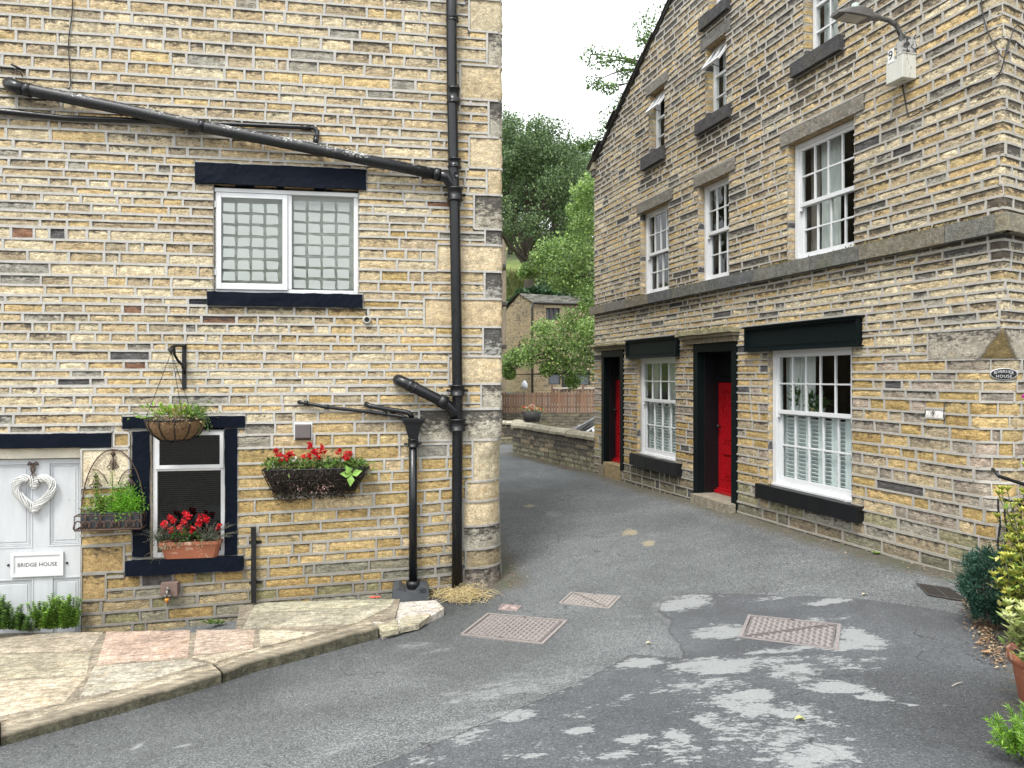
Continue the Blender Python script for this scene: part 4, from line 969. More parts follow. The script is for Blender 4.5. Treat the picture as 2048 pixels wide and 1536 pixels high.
# around the corner
c0 = np.array([.11, 0.0]); 
for s0, s1 in ((.0, 1.1), (1.11, 2.3), (2.31, 3.5), (3.51, 4.6)):
    v = []
    for (s, o) in ((s0, -.085), (s1, -.085), (s1, .02), (s0, .02)):
        p = c0 + T2 * s + N2 * (-o) + (np.array([0.06, -.085]) * 0 if s0 else np.array([0, 0])); v.append(p)
    if s0 == 0: v[0] = np.array([.11 + .1129, -.085])
    sm.add([(p[0], p[1], z) for z in (zs0, zs1 + .003) for p in v], [(0, 1, 5, 4), (1, 2, 6, 5), (4, 5, 6, 7), (3, 2, 1, 0), (0, 4, 7, 3)], 0, (.22, .20, .15), .3)
sm.add([(.11, -.085, zs0), (.2229, -.085, zs0), (.11 + .082, .023, zs0), (.11, .02, zs0), (.11, -.085, zs1 + .003), (.2229, -.085, zs1 + .003), (.192, .023, zs1 + .003), (.11, .02, zs1 + .003)], [(0, 1, 5, 4), (4, 5, 6, 7), (3, 2, 1, 0)], 0, (.22, .20, .15), .3)
sm.build('string_course', M['trim'], HR, .006)
# moss clumps on the ledge
ms = MB()
for _ in range(900):
    uu = rng.choice([rng.gauss(-1.25, .35), rng.gauss(-.5, .3), rng.gauss(-2.85, .08), rng.gauss(-7.0, .1), rng.gauss(-3.2, .15)]); 
    if uu > .1: continue
    p = Vector((uu, -.02 - abs(rng.gauss(0, .025)), zs1 + .002 + abs(rng.gauss(0, .012)))); 
    if p.y < -.09: continue
    a = rng.uniform(0, 6.3); s = rng.uniform(.006, .016); t = rng.choice([(.18, .13, .03), (.12, .12, .03), (.22, .16, .05), (.10, .07, .03)])
    q = [p + Vector((math.cos(a) * s, math.sin(a) * s, rng.uniform(-.004, .004))), p + Vector((-math.sin(a) * s, math.cos(a) * s, 0)), p + Vector((0, 0, s * 1.3))]
    ms.add([tuple(x) for x in q], [(0, 1, 2)], 0, t)
o = ms.build('moss', M['straw'], HR)
for k, q in lint.items():
    hpart(HR, 'lintel', lambda mb: rough_block(mb, q[0], q[1], -.012, .13, q[2] + .002, q[3], .003, .06, rng.choice([(.19, .175, .15), (.15, .145, .135), (.30, .24, .16) if k == 'V2' else (.17, .16, .14)]), .35), M['trim'], .004)
for k, q in sills.items():
    if k[0] == 'V': hpart(HR, 'window_sill', lambda mb: rough_block(mb, q[0], q[1], -.075, .1, q[2], q[3] + .002, .003, .06, (.062, .06, .062), .2), M['trim'], .005)
    else: hpart(HR, 'window_sill', lambda mb: rough_block(mb, q[0], q[1], -.085, .1, q[2], q[3] + .002, .004, .06), M['black'], .008)
# sign boards above the ground-floor windows (blank, black, moulded)
for q in signs:
    s = MB(); y = -.055
    s.box(q[0], q[1], y, .01, q[2], q[3]); frame_mb(s, q[0] - .015, q[1] + .015, q[2] - .012, q[3] + .012, y - .030, y + .001, .028); frame_mb(s, q[0] + .018, q[1] - .018, q[2] + .022, q[3] - .022, y - .016, y + .002, .010); frame_mb(s, q[0] + .036, q[1] - .036, q[2] + .040, q[3] - .040, y - .008, y + .002, .008)
    s.box(q[0] - .03, q[1] + .03, y - .05, .01, q[3] + .012, q[3] + .03); s.box(q[0] - .02, q[1] + .02, y - .036, .01, q[2] - .026, q[2] - .012)
    s.build('fascia_board', M['bgreen'], HR, .0025)
# sash windows
def sash_window(q, D, cols, rows, split=.5, fw=.055, curtain=(), name='window', shut=None, lowrows=None):
    a, b, c, d = q; fm = MB(); y = D
    frame_mb(fm, a + .004, b - .004, c, d - .004, y - .012, y + .10, fw, .045)
    fm.box(a + .004, b - .004, y - .035, y + .05, c, c + .028)
    fm.box(a + fw + .0, a + fw + .012, y - .0125, y + .02, c + .045, d - .06); fm.box(b - fw - .012, b - fw, y - .0125, y + .02, c + .045, d - .06)
    w = fm.build(name, M['white'], HR, .003)
    zm = c + (d - c) * split; ia, ib = a + fw + .008, b - fw - .008
    for k, (z0, z1, yy, rr) in enumerate(((zm - .02, d - fw - .004, y + .006, rows), (c + .046, zm + .022, y + .048, lowrows or rows))):
        s = MB(); frame_mb(s, ia, ib, z0, z1, yy, yy + .038, .042, .05 if k == 0 else .075)
        gz0 = z0 + (.05 if k == 0 else .075); gz1 = z1 - .042; ga, gb = ia + .042, ib - .042
        for i in range(1, cols): x = ga + (gb - ga) * i / cols; s.box(x - .010, x + .010, yy + .004, yy + .034, gz0, gz1)
        for i in range(1, rr): z = gz0 + (gz1 - gz0) * i / rr; s.box(ga, gb, yy + .006, yy + .032, z - .010, z + .010)
        if k == 0:
            for x in (ia + .02, ib - .02): s.box(x - .018, x + .018, yy + .002, yy + .036, z0 - .05, z0)
        so = s.build('sash', M['white'], w, .002)
        g_ = MB(); g_.box(ga, gb, yy + .018, yy + .021, gz0, gz1); g_.build('pane', M['glass'], w)
    def drape(x0, x1, z0, z1, y0, mt, n=6, amp=.02):
        cm = MB(); N = max(12, int((x1 - x0) / .012)); v = []
        for j in range(5):
            for i in range(N + 1):
                x = x0 + (x1 - x0) * i / N; v.append((x, y0 + amp * math.sin(i / N * n * 6.28) + .006 * math.sin(i * 1.7 + j), z0 + (z1 - z0) * j / 4))
        cm.add(v, [(j * (N + 1) + i, j * (N + 1) + i + 1, (j + 1) * (N + 1) + i + 1, (j + 1) * (N + 1) + i) for j in range(4) for i in range(N)], smooth=True)
        cm.build('curtain', M[mt], w)
    for (f0, f1, mt, n) in curtain: drape(a + (b - a) * f0, a + (b - a) * f1, c + .05, d, y + .20, mt, n)
    if shut:
        sm = MB(); n = shut + 1; z1 = zm; x0, x1 = a + fw, b - fw; pw = (x1 - x0) / n
        for i in range(n):
            p0, p1 = x0 + i * pw + .002, x0 + (i + 1) * pw - .002; Y = y + .13
            frame_mb(sm, p0, p1, c + .05, z1, Y, Y + .028, .045)
            z = c + .11
            while z < z1 - .06:
                T = Matrix.Translation((0, Y + .014, z)) @ Matrix.Rotation(R_(-48), 4, 'X') @ Matrix.Translation((0, -(Y + .014), -z)); sm.box(p0 + .046, p1 - .046, Y - .016, Y + .044, z - .004, z + .004, M=T); z += .050
        sm.build('shutter', M['shutter'], w)
    return w
sash_window(W1, .12, 4, 2, .49, .05, [(.0, .12, 'curtain2', 2)])
sash_window(W2, .12, 3, 2, .5, .05, [(.62, .98, 'curtain2', 3)])
sash_window(W3, .12, 4, 2, .48, .055, [(.03, .18, 'curtain2', 2), (.2, .5, 'curtain', 4)])
sash_window(G1, .08, 4, 2, .56, .065, [(.02, .2, 'curtain', 3), (.45, .75, 'curtain', 4)], shut=4)
sash_window(G2, .08, 5, 2, .54, .065, [(.0, .22, 'curtain', 3), (.22, .38, 'curtain', 2)], shut=5)
def plain_window(q, D, openv=True, rows=3):
    a, b, c, d = q; fm = MB(); y = D; frame_mb(fm, a + .004, b - .004, c, d - .004, y - .01, y + .06, .05)
    w = fm.build('window', M['white'], HR, .003); zt = c + (d - c) * .60
    z = c + (zt - c) * .5
    for q_ in [(a + .05, b - .05, y, y + .05, zt - .02, zt + .02), (a + .05, b - .05, y + .005, y + .045, z - .011, z + .011)] + ([] if openv else [((a + b) / 2 - .01, (a + b) / 2 + .01, y + .004, y + .046, c + .05, d - .05)]): fm = MB(); fm.box(*q_); fm.build('glazing_bar', M['white'], w, .002)
    g_ = MB(); g_.box(a + .05, b - .05, y + .02, y + .023, c + .05, zt - .02)
    if not openv: g_.box(a + .05, b - .05, y + .02, y + .023, zt + .02, d - .05)
    g_.build('pane', M['glass'], w)
    if openv:   # top-hung vent propped open
        L = d - .055 - zt; T = Matrix.Translation((0, y - .012, d - .055)) @ Matrix.Rotation(R_(-36), 4, 'X')
        s = MB(); x0, x1 = a + .045, b - .045
        for (p, r, t0, t1) in ((x0, x0 + .04, -L, 0), (x1 - .04, x1, -L, 0), (x0 + .04, x1 - .04, -.04, 0), (x0 + .04, x1 - .04, -L, -L + .045), ((x0 + x1) / 2 - .01, (x0 + x1) / 2 + .01, -L + .045, -.04)): s.box(p, r, -.018, .016, t0, t1, M=T)
        s.build('vent_sash', M['white'], w, .002)
        g_ = MB(); g_.box(x0 + .04, x1 - .04, -.002, .001, -L + .045, -.04, M=T); g_.build('pane', M['glass'], w)
        g_ = MB(); p = T @ Vector(((x0 + x1) / 2, 0, -L + .02)); g_.tube([p, ((x0 + x1) / 2, y + .01, zt + .04)], .006, 6); g_.build('stay', M['iron'], w)
    cm = MB(); N = 40; v = [(a + (b - a) * i / N, y + .16 + .012 * math.sin(i * .9), zz) for zz in (c, d) for i in range(N + 1)]
    cm.add(v, [(i, i + 1, N + 2 + i, N + 1 + i) for i in range(int(N * .45))], smooth=True); cm.build('curtain', M['curtain'], w)
plain_window(V1, .14); plain_window(V2, .14); plain_window(V3, .14, False); plain_window(V4, .14, False)
# doorways: black painted stone frame, deep black lining, red door
def doorway(q, zdoor, zth, ext=0.0, pan=True, dep=.36):
    a, b, c, d = q; s = MB(); fw = .125; fh = .13
    rough_block(s, a, a + fw, -.014, .10, c - ext, d - fh, .002, .08); rough_block(s, b - fw, b, -.014, .10, c - ext, d - fh, .002, .08); rough_block(s, a, b, -.016, .10, d - fh, d, .002, .08)
    fr = s.build('door_frame', M['bgreen'], HR, .006)
    s = MB(); s.box(a + fw - .02, a + fw + .004, .10, dep + .05, c - ext, d - fh); s.box(b - fw - .004, b - fw + .02, .10, dep + .05, c - ext, d - fh); s.box(a + fw, b - fw, .10, dep + .05, d - fh - .004, d - fh + .02)
    s.box(a + fw + .004, b - fw - .004, dep, dep + .03, zdoor + .012, d - fh - .006); s.box(a + fw + .006, b - fw - .006, dep - .03, dep, zdoor + .012, zdoor + .07)
    s.box(a + fw + .04, b - fw - .04, dep - .012, dep, zdoor + .10, zdoor + .106); s.build('porch_lining', M['black'], fr, .003)
    A_, B_ = a + fw + .008, b - fw - .008; mid = zth + (zdoor - zth) * .40; w = (B_ - A_); p0 = A_ + .10; p1 = A_ + w * .45; p2 = A_ + w * .55; p3 = B_ - .10
    pans = [[p0, p1, mid + .07, zdoor - .12], [p2, p3, mid + .07, zdoor - .12], [p0, p1, zth + .2, mid - .07], [p2, p3, zth + .2, mid - .07]]
    dr = panel_door(HR, 'red', A_, B_, zth + .03, zdoor, dep - .012, pans)
    t = MB(); t.box(A_ - .004, B_ + .004, dep - .09, dep + .03, zth - .02, zth + .03); t.box(A_ - .002, B_ + .002, dep - .05, dep + .02, zth + .031, zth + .055); t.build('threshold', M['red'], dr, .004)
    k = MB(); k.lathe([(.012, 0), (.012, -.03), (.03, -.045), (.03, -.06), (0, -.07)], 14, c=(A_ + .06, dep - .012, zth + 1.0), axis='y'); k.build('handle', M['iron'], dr)
doorway(D2_, 1.70, .03, 0.0); doorway(D1, 1.72, .12, 0.0, dep=.25)
st = MB(); rough_block(st, D2_[0] + .115, D2_[1] - .01, -.13, .40, -.35, .01, .006, .07, (.26, .23, .18), .1); st.build('door_step', M['trim'], HR, .012)
st = MB(); rough_block(st, D1[0] + .13, D1[1] - .13, -.03, .40, -.4, .10, .004, .07, (.30, .23, .13), .1); rough_block(st, D1[0] - .06, D1[0] + .17, -.05, .3, -.4, .03, .006, .07, (.24, .21, .15), .2); st.build('door_step', M['trim'], HR, .01)
# moulded stone hoods
for q, ov, th in ((hood1, .17, .09), (hood2, .17, .15)):
    s = MB(); z0, z1 = q[2], q[3]; t = (.24, .21, .15)
    rough_block(s, q[0] + .02, q[1] - .02, -.06, .05, z0, z0 + (z1 - z0) * .45, .003, .07, t, .3)
    rough_block(s, q[0] - .02, q[1] + .02, -.12, .05, z0 + (z1 - z0) * .45, z0 + (z1 - z0) * .7, .003, .07, t, .3)
    rough_block(s, q[0] - .05, q[1] + .05, -ov, .05, z0 + (z1 - z0) * .7, z1, .012, .06, (.27, .25, .16), .1)
    s.build('door_hood', M['trim'], HR, .004)
ms = MB()
for _ in range(500):
    uu = rng.uniform(hood2[0] - .04, hood2[1] + .03); p = Vector((uu, -rng.uniform(.0, .17), hood2[3] + .005)); s = rng.uniform(.008, .02); a = rng.uniform(0, 6)
    ms.add([tuple(p + Vector((math.cos(a) * s, math.sin(a) * s, 0))), tuple(p + Vector((-math.cos(a) * s, math.sin(a) * s, .004))), tuple(p + Vector((0, -s * .5, s * rng.uniform(.4, 1.6))))], [(0, 1, 2)], 0, rng.choice([(.26, .24, .08), (.16, .17, .05), (.30, .26, .12)]))
ms.build('moss', M['straw'], HR)
# verge of stone slates, kneeler
rf = MB()
def slate(u0, u1, y0, y1, lift, seed):
    j = rng.uniform(-.012, .012)
    def f(x, y, t): z = ztopR(x) + lift + t; return (x, y + j, z)
    rf.add([f(u0, y0, 0), f(u1, y0, .012), f(u1, y1, .012), f(u0, y1, 0), f(u0, y0, .03), f(u1, y0, .035), f(u1, y1, .035), f(u0, y1, .03)], [(0, 1, 5, 4), (4, 5, 6, 7), (3, 2, 1, 0), (0, 4, 7, 3), (1, 2, 6, 5)], 0, rng.choice([(.07, .068, .06), (.09, .085, .07), (.05, .05, .048)]), .2)
u = UL - .12; n = 0
while u < -2.4:
    e = u + rng.uniform(.26, .42); ov = rng.uniform(.05, .11)
    ztopu = None
    slate(u - .06, min(e, -2.4), -ov, 4.6, .03 + rng.uniform(0, .02), n); slate(u - .02, min(e, -2.4), -ov + .03, 4.6, -.004, n); u = e; n += 1
u = -2.4
while u < .5:
    e = u + .35; slate(u, e + .05, -.08, 4.6, .03, n); u = e
rf.build('roof', M['slate'], HR)
kn = MB(); rough_block(kn, UL - .14, UL + .12, -.06, .4, 6.02, 6.16, .006, .05, (.26, .24, .17), .3); rough_block(kn, UL - .08, UL + .1, -.04, .4, 5.9, 6.02, .005, .05, (.12, .11, .10), .3); kn.build('kneeler', M['trim'], HR, .01)
# other walls and floors inside
mb = MB()
mb.box(UL, UL + .1, .02, 4.5, -.8, 6.1); mb.box(UL, -1.14, 4.4, 4.5, -.8, 6.1); mb.build('rear_wall', M['coursed'], HR)
mb = MB()
for z in (-.2, 2.62, 5.1): mb.box(UL + .12, -1.25, .42, 4.3, z, z + .1)
mb.box(UL + .12, -.6, 2.3, 2.35, -.7, 6.0); mb.box(-4.05, -3.95, .42, 2.3, -.1, 5.9); mb.box(-7.3, -7.2, .42, 2.3, -.1, 5.9)
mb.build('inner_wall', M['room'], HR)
# cables on the corner
def rp(px, py, d=-.015): u, z = FR.uv(px, py, d); return (u, d, z)
cable(HR, 'cable', [rp(1962, -60, -.02), rp(1963, 5, -.02), rp(1966, 30, -.02), rp(1975, 62, -.02), rp(1992, 95, -.02), rp(2010, 113, -.03), tuple(PR(.3, 4.9, -.03)), tuple(PR(.7, 4.75, -.03))], .0055)
cable(HR, 'cable', [rp(1803, 160, -.03), rp(1808, 190), rp(1815, 226), rp(1822, 233), rp(1870, 208), rp(1940, 172), rp(1996, 152), tuple(PR(.2, 4.75, -.02)), tuple(PR(.6, 4.68, -.02))], .006)
# ------------------------------------------------------------------ pavement with kerb in front of the left house
# pavement plane z = A + B x + C y through the read-off heights
_pp = [(-3.94, 5.84, -.88), (-1.35, 7.42, -.655), (-5.3, 7.95, -.925), (-1.3, 8.45, -.62)]
_m = np.array([[1, x, y] for x, y, z in _pp]); PVC = np.linalg.lstsq(_m, np.array([z for *_, z in _pp]), rcond=None)[0]
def pz(x, y): return PVC[0] + PVC[1] * x + PVC[2] * y
def pray(px, py, dz=0.0):
    k = (px - HX) / FPX; q = (HY - py) / FPX; y = (EYE - PVC[0] - dz) / (PVC[1] * k + PVC[2] - q)
    return Vector((k * y, y, pz(k * y, y) + dz))
pave = empty('pavement', (0, 0, 0)); tag(pave, kind='structure')
outer = [(-420, 1560), (-150, 1508), (0, 1470), (130, 1434), (250, 1401), (350, 1373), (444, 1344), (500, 1322), (560, 1307), (620, 1291), (700, 1268), (757, 1252)]
inner = [(-420, 1525), (-150, 1478), (0, 1442), (130, 1405), (250, 1378), (350, 1343), (424, 1328), (500, 1302), (560, 1287), (620, 1272), (690, 1252), (735, 1240)]
mb = MB()
poly = [pray(*p) for p in inner] + [pray(790, 1232), pray(800, 1196), pray(480, 1205), pray(470, 1262), pray(-420, 1275)]
cen = sum(poly, Vector()) / len(poly)
n = len(poly); mb.add([tuple(p - Vector((0, 0, .010))) for p in poly] + [tuple(p - Vector((0, 0, .35))) for p in poly], [tuple(range(n))] + [(i, n + i, n + (i + 1) % n, (i + 1) % n) for i in range(n)], 0, (.25, .215, .165), .4)
mb.build('mortar_bed', M['flag'], pave)
def slab(name, pxs, tint, soot, gap=.005, lift=.0, parent=pave, amp=.004, th=.05, dens=.07):
    P = [pray(*p) for p in pxs]; c = sum(P, Vector()) / len(P); P = [p + (c - p).normalized() * gap for p in P]
    if len(P) != 4:
        m_ = MB(); n = len(P); up = Vector((0, 0, lift))
        # ring of edge points pulled in a little, for a worn arris
        R1 = [p + (c - p).normalized() * .012 for p in P]
        v = [tuple(p - Vector((0, 0, .05))) for p in P] + [tuple(p - Vector((0, 0, .006)) + up) for p in P] + [tuple(p + up + Vector((0, 0, .001))) for p in R1]
        m_.add(v, [(i + a * n, (i + 1) % n + a * n, (i + 1) % n + (a + 1) * n, i + (a + 1) * n) for a in (0, 1) for i in range(n)] + [tuple(range(2 * n, 3 * n))], 0, tint, soot)
        return m_.build(name, M['flag'], parent)
    m_ = MB(); sd = rng.uniform(0, 99)
    L = max((P[1] - P[0]).length, (P[2] - P[3]).length); Wd = max((P[3] - P[0]).length, (P[2] - P[1]).length); nu, nv = max(3, int(L / dens)), max(3, int(Wd / dens)); v = []
    for j in range(nv + 1):
        for i in range(nu + 1):
            s, t = i / nu, j / nv; p = P[0] * (1 - s) * (1 - t) + P[1] * s * (1 - t) + P[2] * s * t + P[3] * (1 - s) * t
            e = (i in (0, nu)) or (j in (0, nv)); nz = mnoise.noise_vector(Vector((p.x * 5 + sd, p.y * 5, 0)))
            v.append((p.x + nz.x * .012 * e, p.y + nz.y * .012 * e, p.z + lift + amp * nz.z - (.008 if e else 0)))
    w = nu + 1; f = [(j * w + i, j * w + i + 1, (j + 1) * w + i + 1, (j + 1) * w + i) for j in range(nv) for i in range(nu)]
    m_.add(v, f, 0, tint, soot, smooth=True)
    ring = [i for i in range(w)] + [j * w + nu for j in range(1, nv + 1)] + [nv * w + i for i in range(nu - 1, -1, -1)] + [j * w for j in range(nv - 1, 0, -1)]
    rv = [v[i] for i in ring] + [(v[i][0], v[i][1], v[i][2] - th) for i in ring]; k = len(ring)
    m_.add(rv, [(i, (i + 1) % k, k + (i + 1) % k, k + i) for i in range(k)], 0, tint, soot)
    return m_.build(name, M['flag'], parent)
FC = [(.33, .285, .22), (.35, .315, .235), (.38, .325, .25), (.42, .315, .25), (.41, .325, .26), (.33, .305, .235), (.37, .34, .275)]
slab('flagstone', [(-420, 1318), (180, 1299), (208, 1262), (-420, 1272)], FC[0], .6)
slab('flagstone', [(-420, 1378), (174, 1348), (182, 1302), (-420, 1321)], FC[1], .1)
slab('flagstone', [(-420, 1520), (130, 1402), (172, 1351), (-420, 1382)], (.40, .345, .26), .45)
slab('flagstone', [(192, 1328), (376, 1313), (382, 1258), (213, 1262)], FC[3], .35)
slab('flagstone', [(158, 1394), (250, 1376), (352, 1341), (415, 1326), (372, 1318), (188, 1332)], FC[6], .2)
slab('flagstone', [(386, 1309), (508, 1297), (510, 1258), (392, 1258)], FC[4], .35)
slab('flagstone', [(430, 1325), (500, 1300), (560, 1285), (620, 1270), (560, 1262), (516, 1300), (384, 1313)], (.43, .37, .28), .3)
slab('flagstone', [(520, 1296), (622, 1266), (738, 1238), (630, 1262), (518, 1258)][:4] and [(520, 1294), (640, 1262), (560, 1259), (519, 1258)], (.40, .36, .27), .2)
slab('flagstone', [(484, 1256), (712, 1246), (782, 1212), (500, 1226)], FC[5], .2, lift=.004)
slab('flagstone', [(500, 1224), (782, 1210), (790, 1196), (512, 1204)], (.36, .34, .25), .3)
# kerb: long round-nosed stones
def kerb_run(i0, i1, seed):
    O = [Vector(pray(*p)) for p in outer[i0:i1 + 1]]; I = [Vector(pray(*p)) for p in inner[i0:i1 + 1]]
    def res(Lp, n):
        d = [0]
        for a, b in zip(Lp[:-1], Lp[1:]): d.append(d[-1] + (b - a).length)
        out = []
        for k in range(n + 1):
            t = d[-1] * k / n; j = max(i for i in range(len(d)) if d[i] <= t + 1e-9); j = min(j, len(Lp) - 2); s = (t - d[j]) / (d[j + 1] - d[j]); out.append(Lp[j].lerp(Lp[j + 1], s))
        return out
    n = max(4, int((O[-1] - O[0]).length / .06)); O, I = res(O, n), res(I, n); m_ = MB(); v = []; T = []
    for k in range(n + 1):
        o, i_ = O[k], I[k]; dr = (o - i_); dr.z = 0; dr.normalize(); gz = g(o.x, o.y)
        e = 1 if 0 < k < n else 0
        prof = [(i_ + Vector((0, 0, -.03)), 0), (i_ + Vector((0, 0, .0)), 0), (i_.lerp(o, .55) + Vector((0, 0, .004)), 0), (o - dr * .02 + Vector((0, 0, -.002)), .2), (o + Vector((0, 0, -.012)), .9), (o + dr * .004 + Vector((0, 0, -.030)), 1.9), (Vector((o.x, o.y, gz)) + Vector((0, 0, .0)), 1.9), (Vector((o.x, o.y, gz - .08)), 1.9)]
        for q, t in prof:
            nz = mnoise.noise_vector(Vector((q.x * 8 + seed, q.y * 8, q.z * 14))); q = q + Vector((nz.x, nz.y, nz.z)) * .011 * e
            if not e: q = q - (O[-1] - O[0]).normalized() * (.006 if k else -.006)
            v.append(tuple(q)); T.append(t)
    w = 8; m_.add(v, [(k * w + a, k * w + a + 1, (k + 1) * w + a + 1, (k + 1) * w + a) for k in range(n) for a in range(w - 1)] + [tuple(range(w)), tuple(n * w + a for a in range(w))[::-1]], 0, (.38, .33, .25), 0, smooth=True)
    m_.t[-1][:, 3] = np.array(T) * .42; c = m_.t[-1]; dk = np.array(T)[:, None] / 1.9
    c[:, :3] = c[:, :3] * (1 - dk) + np.array([(.085, .08, .055)]) * dk
    m_.build('kerb_stone', M['flag'], pave)
kerb_run(0, 2, 1); kerb_run(2, 6, 2); kerb_run(6, 11, 3)
# broken corner: small setts bedded in pale cement
mb = MB(); Pp = [pray(766, 1276, -.10), pray(800, 1262, -.09), pray(850, 1240, -.07), pray(888, 1216, -.04), pray(872, 1200, -.02), pray(795, 1205, -.02), pray(742, 1240, -.02), pray(757, 1256, -.05)]
Pp = [Vector((p.x, p.y, max(p.z, g(p.x, p.y) + .012))) for p in Pp]
mb.add([tuple(p) for p in Pp] + [(p.x, p.y, p.z - .15) for p in Pp], [tuple(range(8))] + [(i, 8 + i, 8 + (i + 1) % 8, (i + 1) % 8) for i in range(8)], 0, (.42, .385, .34), .2)
mb.build('cement_fillet', M['flag'], pave)
slab('flagstone', [(800, 1248), (838, 1240), (862, 1220), (798, 1222)], (.36, .33, .25), .4, lift=-.035, amp=.006)
slab('flagstone', [(764, 1258), (796, 1252), (796, 1232), (752, 1242)], (.34, .31, .22), .5, lift=-.02, amp=.006)

# ------------------------------------------------------------------ leaves and flowers
def leaf(mb, p, d, n, L, Wd, tint, fold=.25, m=0, curl=.15):
    """one leaf: base p, direction d, normal n"""
    d = d.normalized(); s = d.cross(n)
    if s.length < 1e-4: s = d.orthogonal()
    s.normalize(); n = s.cross(d).normalized(); j = rng.uniform(.86, 1.14); t = tuple(min(1, c * j) for c in tint)
    tip = p + d * L - n * (curl * L); m1 = p + d * L * .45; 
    mb.add([tuple(p), tuple(m1 + s * Wd / 2 + n * Wd * fold), tuple(tip), tuple(m1 - s * Wd / 2 + n * Wd * fold), tuple(m1)], [(0, 1, 4), (1, 2, 4), (0, 4, 3), (4, 2, 3)], m, t)
def rv(s=1.0): return Vector((rng.gauss(0, s), rng.gauss(0, s), rng.gauss(0, s)))
def bunch(mb, c, r, n, L, Wd, tints, up=.6, m=0, fold=.25):
    for _ in range(n):
        q = Vector((rng.gauss(0, r[0]), rng.gauss(0, r[1]), rng.gauss(0, r[2]))); d = (Vector((q.x / r[0], q.y / r[1], q.z / r[2])) * .5 + rv(.5) + Vector((0, 0, up))); nn = Vector((0, 0, 1)) + rv(.55)
        leaf(mb, Vector(c) + q, d, nn, L * rng.uniform(.7, 1.25), Wd * rng.uniform(.7, 1.2), rng.choice(tints), fold, m)
def stem(mb, pts, r, tint, m=0, n=5): mb.tube(pts, r, n, m, tint)
def flower(mb, c, r, tint, n=9):
    for _ in range(n):
        d = rv(1); d.y -= .4; leaf(mb, Vector(c) + rv(r * .2), d, rv(1), r, r * .9, tint, .1, curl=.0)
GR = [(.10, .20, .035), (.15, .28, .05), (.07, .14, .03), (.20, .33, .07)]
LIME = [(.24, .42, .05), (.32, .50, .08), (.18, .34, .04), (.38, .55, .13)]
GG = [(.10, .14, .09), (.16, .20, .14), (.07, .10, .06)]
REDF = [(.62, .012, .02), (.50, .01, .02), (.72, .05, .06)]
DRY = [(.30, .24, .13), (.22, .17, .10), (.40, .33, .20)]
def LW(px, py, d): u, z = FL.uv(px, py, d); return Vector((u, d, z))
# hanging basket on its iron bracket
br = wthing('basket_bracket', FL, 0, 0, 0, 'scrolled black iron wall bracket holding the hanging basket', 'bracket')
mb = MB(); a = LW(369, 690, 0); mb.box(a.x - .022, a.x + .022, -.022, 0, FL.z(369, 778), FL.z(369, 688))
mb.build('back_plate', M['iron'], br, .003)
mb = MB(); top = LW(369, 692, -.02); hook = LW(343, 694, -.30)
mb.tube([top, top.lerp(hook, .5) + Vector((0, 0, .01)), hook + Vector((0, 0, .0)), hook + Vector((-.02, -.02, -.03)), hook + Vector((0, -.03, -.055)), hook + Vector((.015, -.01, -.03))], .016, 8)
mb.tube([top + Vector((0, 0, -.30)), top + Vector((0, -.05, -.22)), top + Vector((-.03, -.13, -.17)), top + Vector((-.06, -.17, -.10)), top + Vector((-.05, -.22, -.03)), top + Vector((-.05, -.20, .0))], .015, 8)
mb.lathe([(.035, -.012), (.035, .012), (.0, .014)], 14, c=(top.x, -.07, top.z - .22), axis='x'); mb.build('scroll_arm', M['iron'], br)
hb = wthing('hanging_basket', FL, 0, 0, 0, 'round hanging basket with brown liner and trailing greenery on three chains', 'hanging basket')
BC = LW(352, 838, -.30); BR = .295
mb = MB(); mb.lathe([(BR, 0), (BR * .96, -.07), (BR * .80, -.15), (BR * .52, -.21), (.0, -.235)], 30, c=tuple(BC)); mb.build('liner', M['coir'], hb)
mb = MB(); 
def ring(mb, c, r, t, n=36, m=0): mb.tube([c + Vector((r * math.cos(i / n * 6.2832), r * math.sin(i / n * 6.2832), 0)) for i in range(n + 1)], t, 6, m, cap=False)
ring(mb, BC, BR + .008, .008); ring(mb, BC + Vector((0, 0, -.215)), BR * .5, .006)
for k in range(12):
    w = k / 12 * 6.2832 + .2; mb.tube([BC + Vector((math.cos(w) * r, math.sin(w) * r, h)) for r, h in ((BR + .008, 0), (BR * .96 + .008, -.07), (BR * .80 + .01, -.15), (BR * .52 + .01, -.218), (.04, -.245))], .006, 5)
mb.build('wire_basket', M['iron'], hb)
mb = MB(); mb.lathe([(BR * .97, -.01), (BR * .5, .015), (0, .03)], 24, c=tuple(BC)); mb.build('soil', M['dirt'], hb)
hk = Vector((hook.x, hook.y - .005, hook.z - .06))
for w in (3.5, 5.2, 1.2):
    mb = MB(); e = BC + Vector((math.cos(w) * BR, math.sin(w) * BR, 0)); L = (e - hk).length; N = int(L / .022)
    for i in range(N):
        p = hk.lerp(e, (i + .5) / N); d = (e - hk).normalized() * .011; s = (d.cross(Vector((1, 0, 0)) if i % 2 else Vector((0, 1, 0)))).normalized() * .005
        mb.tube([p - d, p - d * .4 + s, p + d * .4 + s, p + d, p + d * .4 - s, p - d * .4 - s, p - d], .0022, 4, cap=False)
    mb.build('chain', M['iron'], hb)
mb = MB(); mb.tube([hook + Vector((0, 0, -.045)), hk], .004, 6); ring(mb, hk - Vector((0, 0, .008)), .014, .003, 12); mb.build('hook_ring', M['iron'], hb)
mb = MB()
bunch(mb, BC + Vector((-.02, 0, .06)), (.12, .1, .035), 160, .07, .04, LIME, .5)
bunch(mb, BC + Vector((-.02, 0, .04)), (.16, .12, .03), 180, .04, .02, GR + DRY, .3)
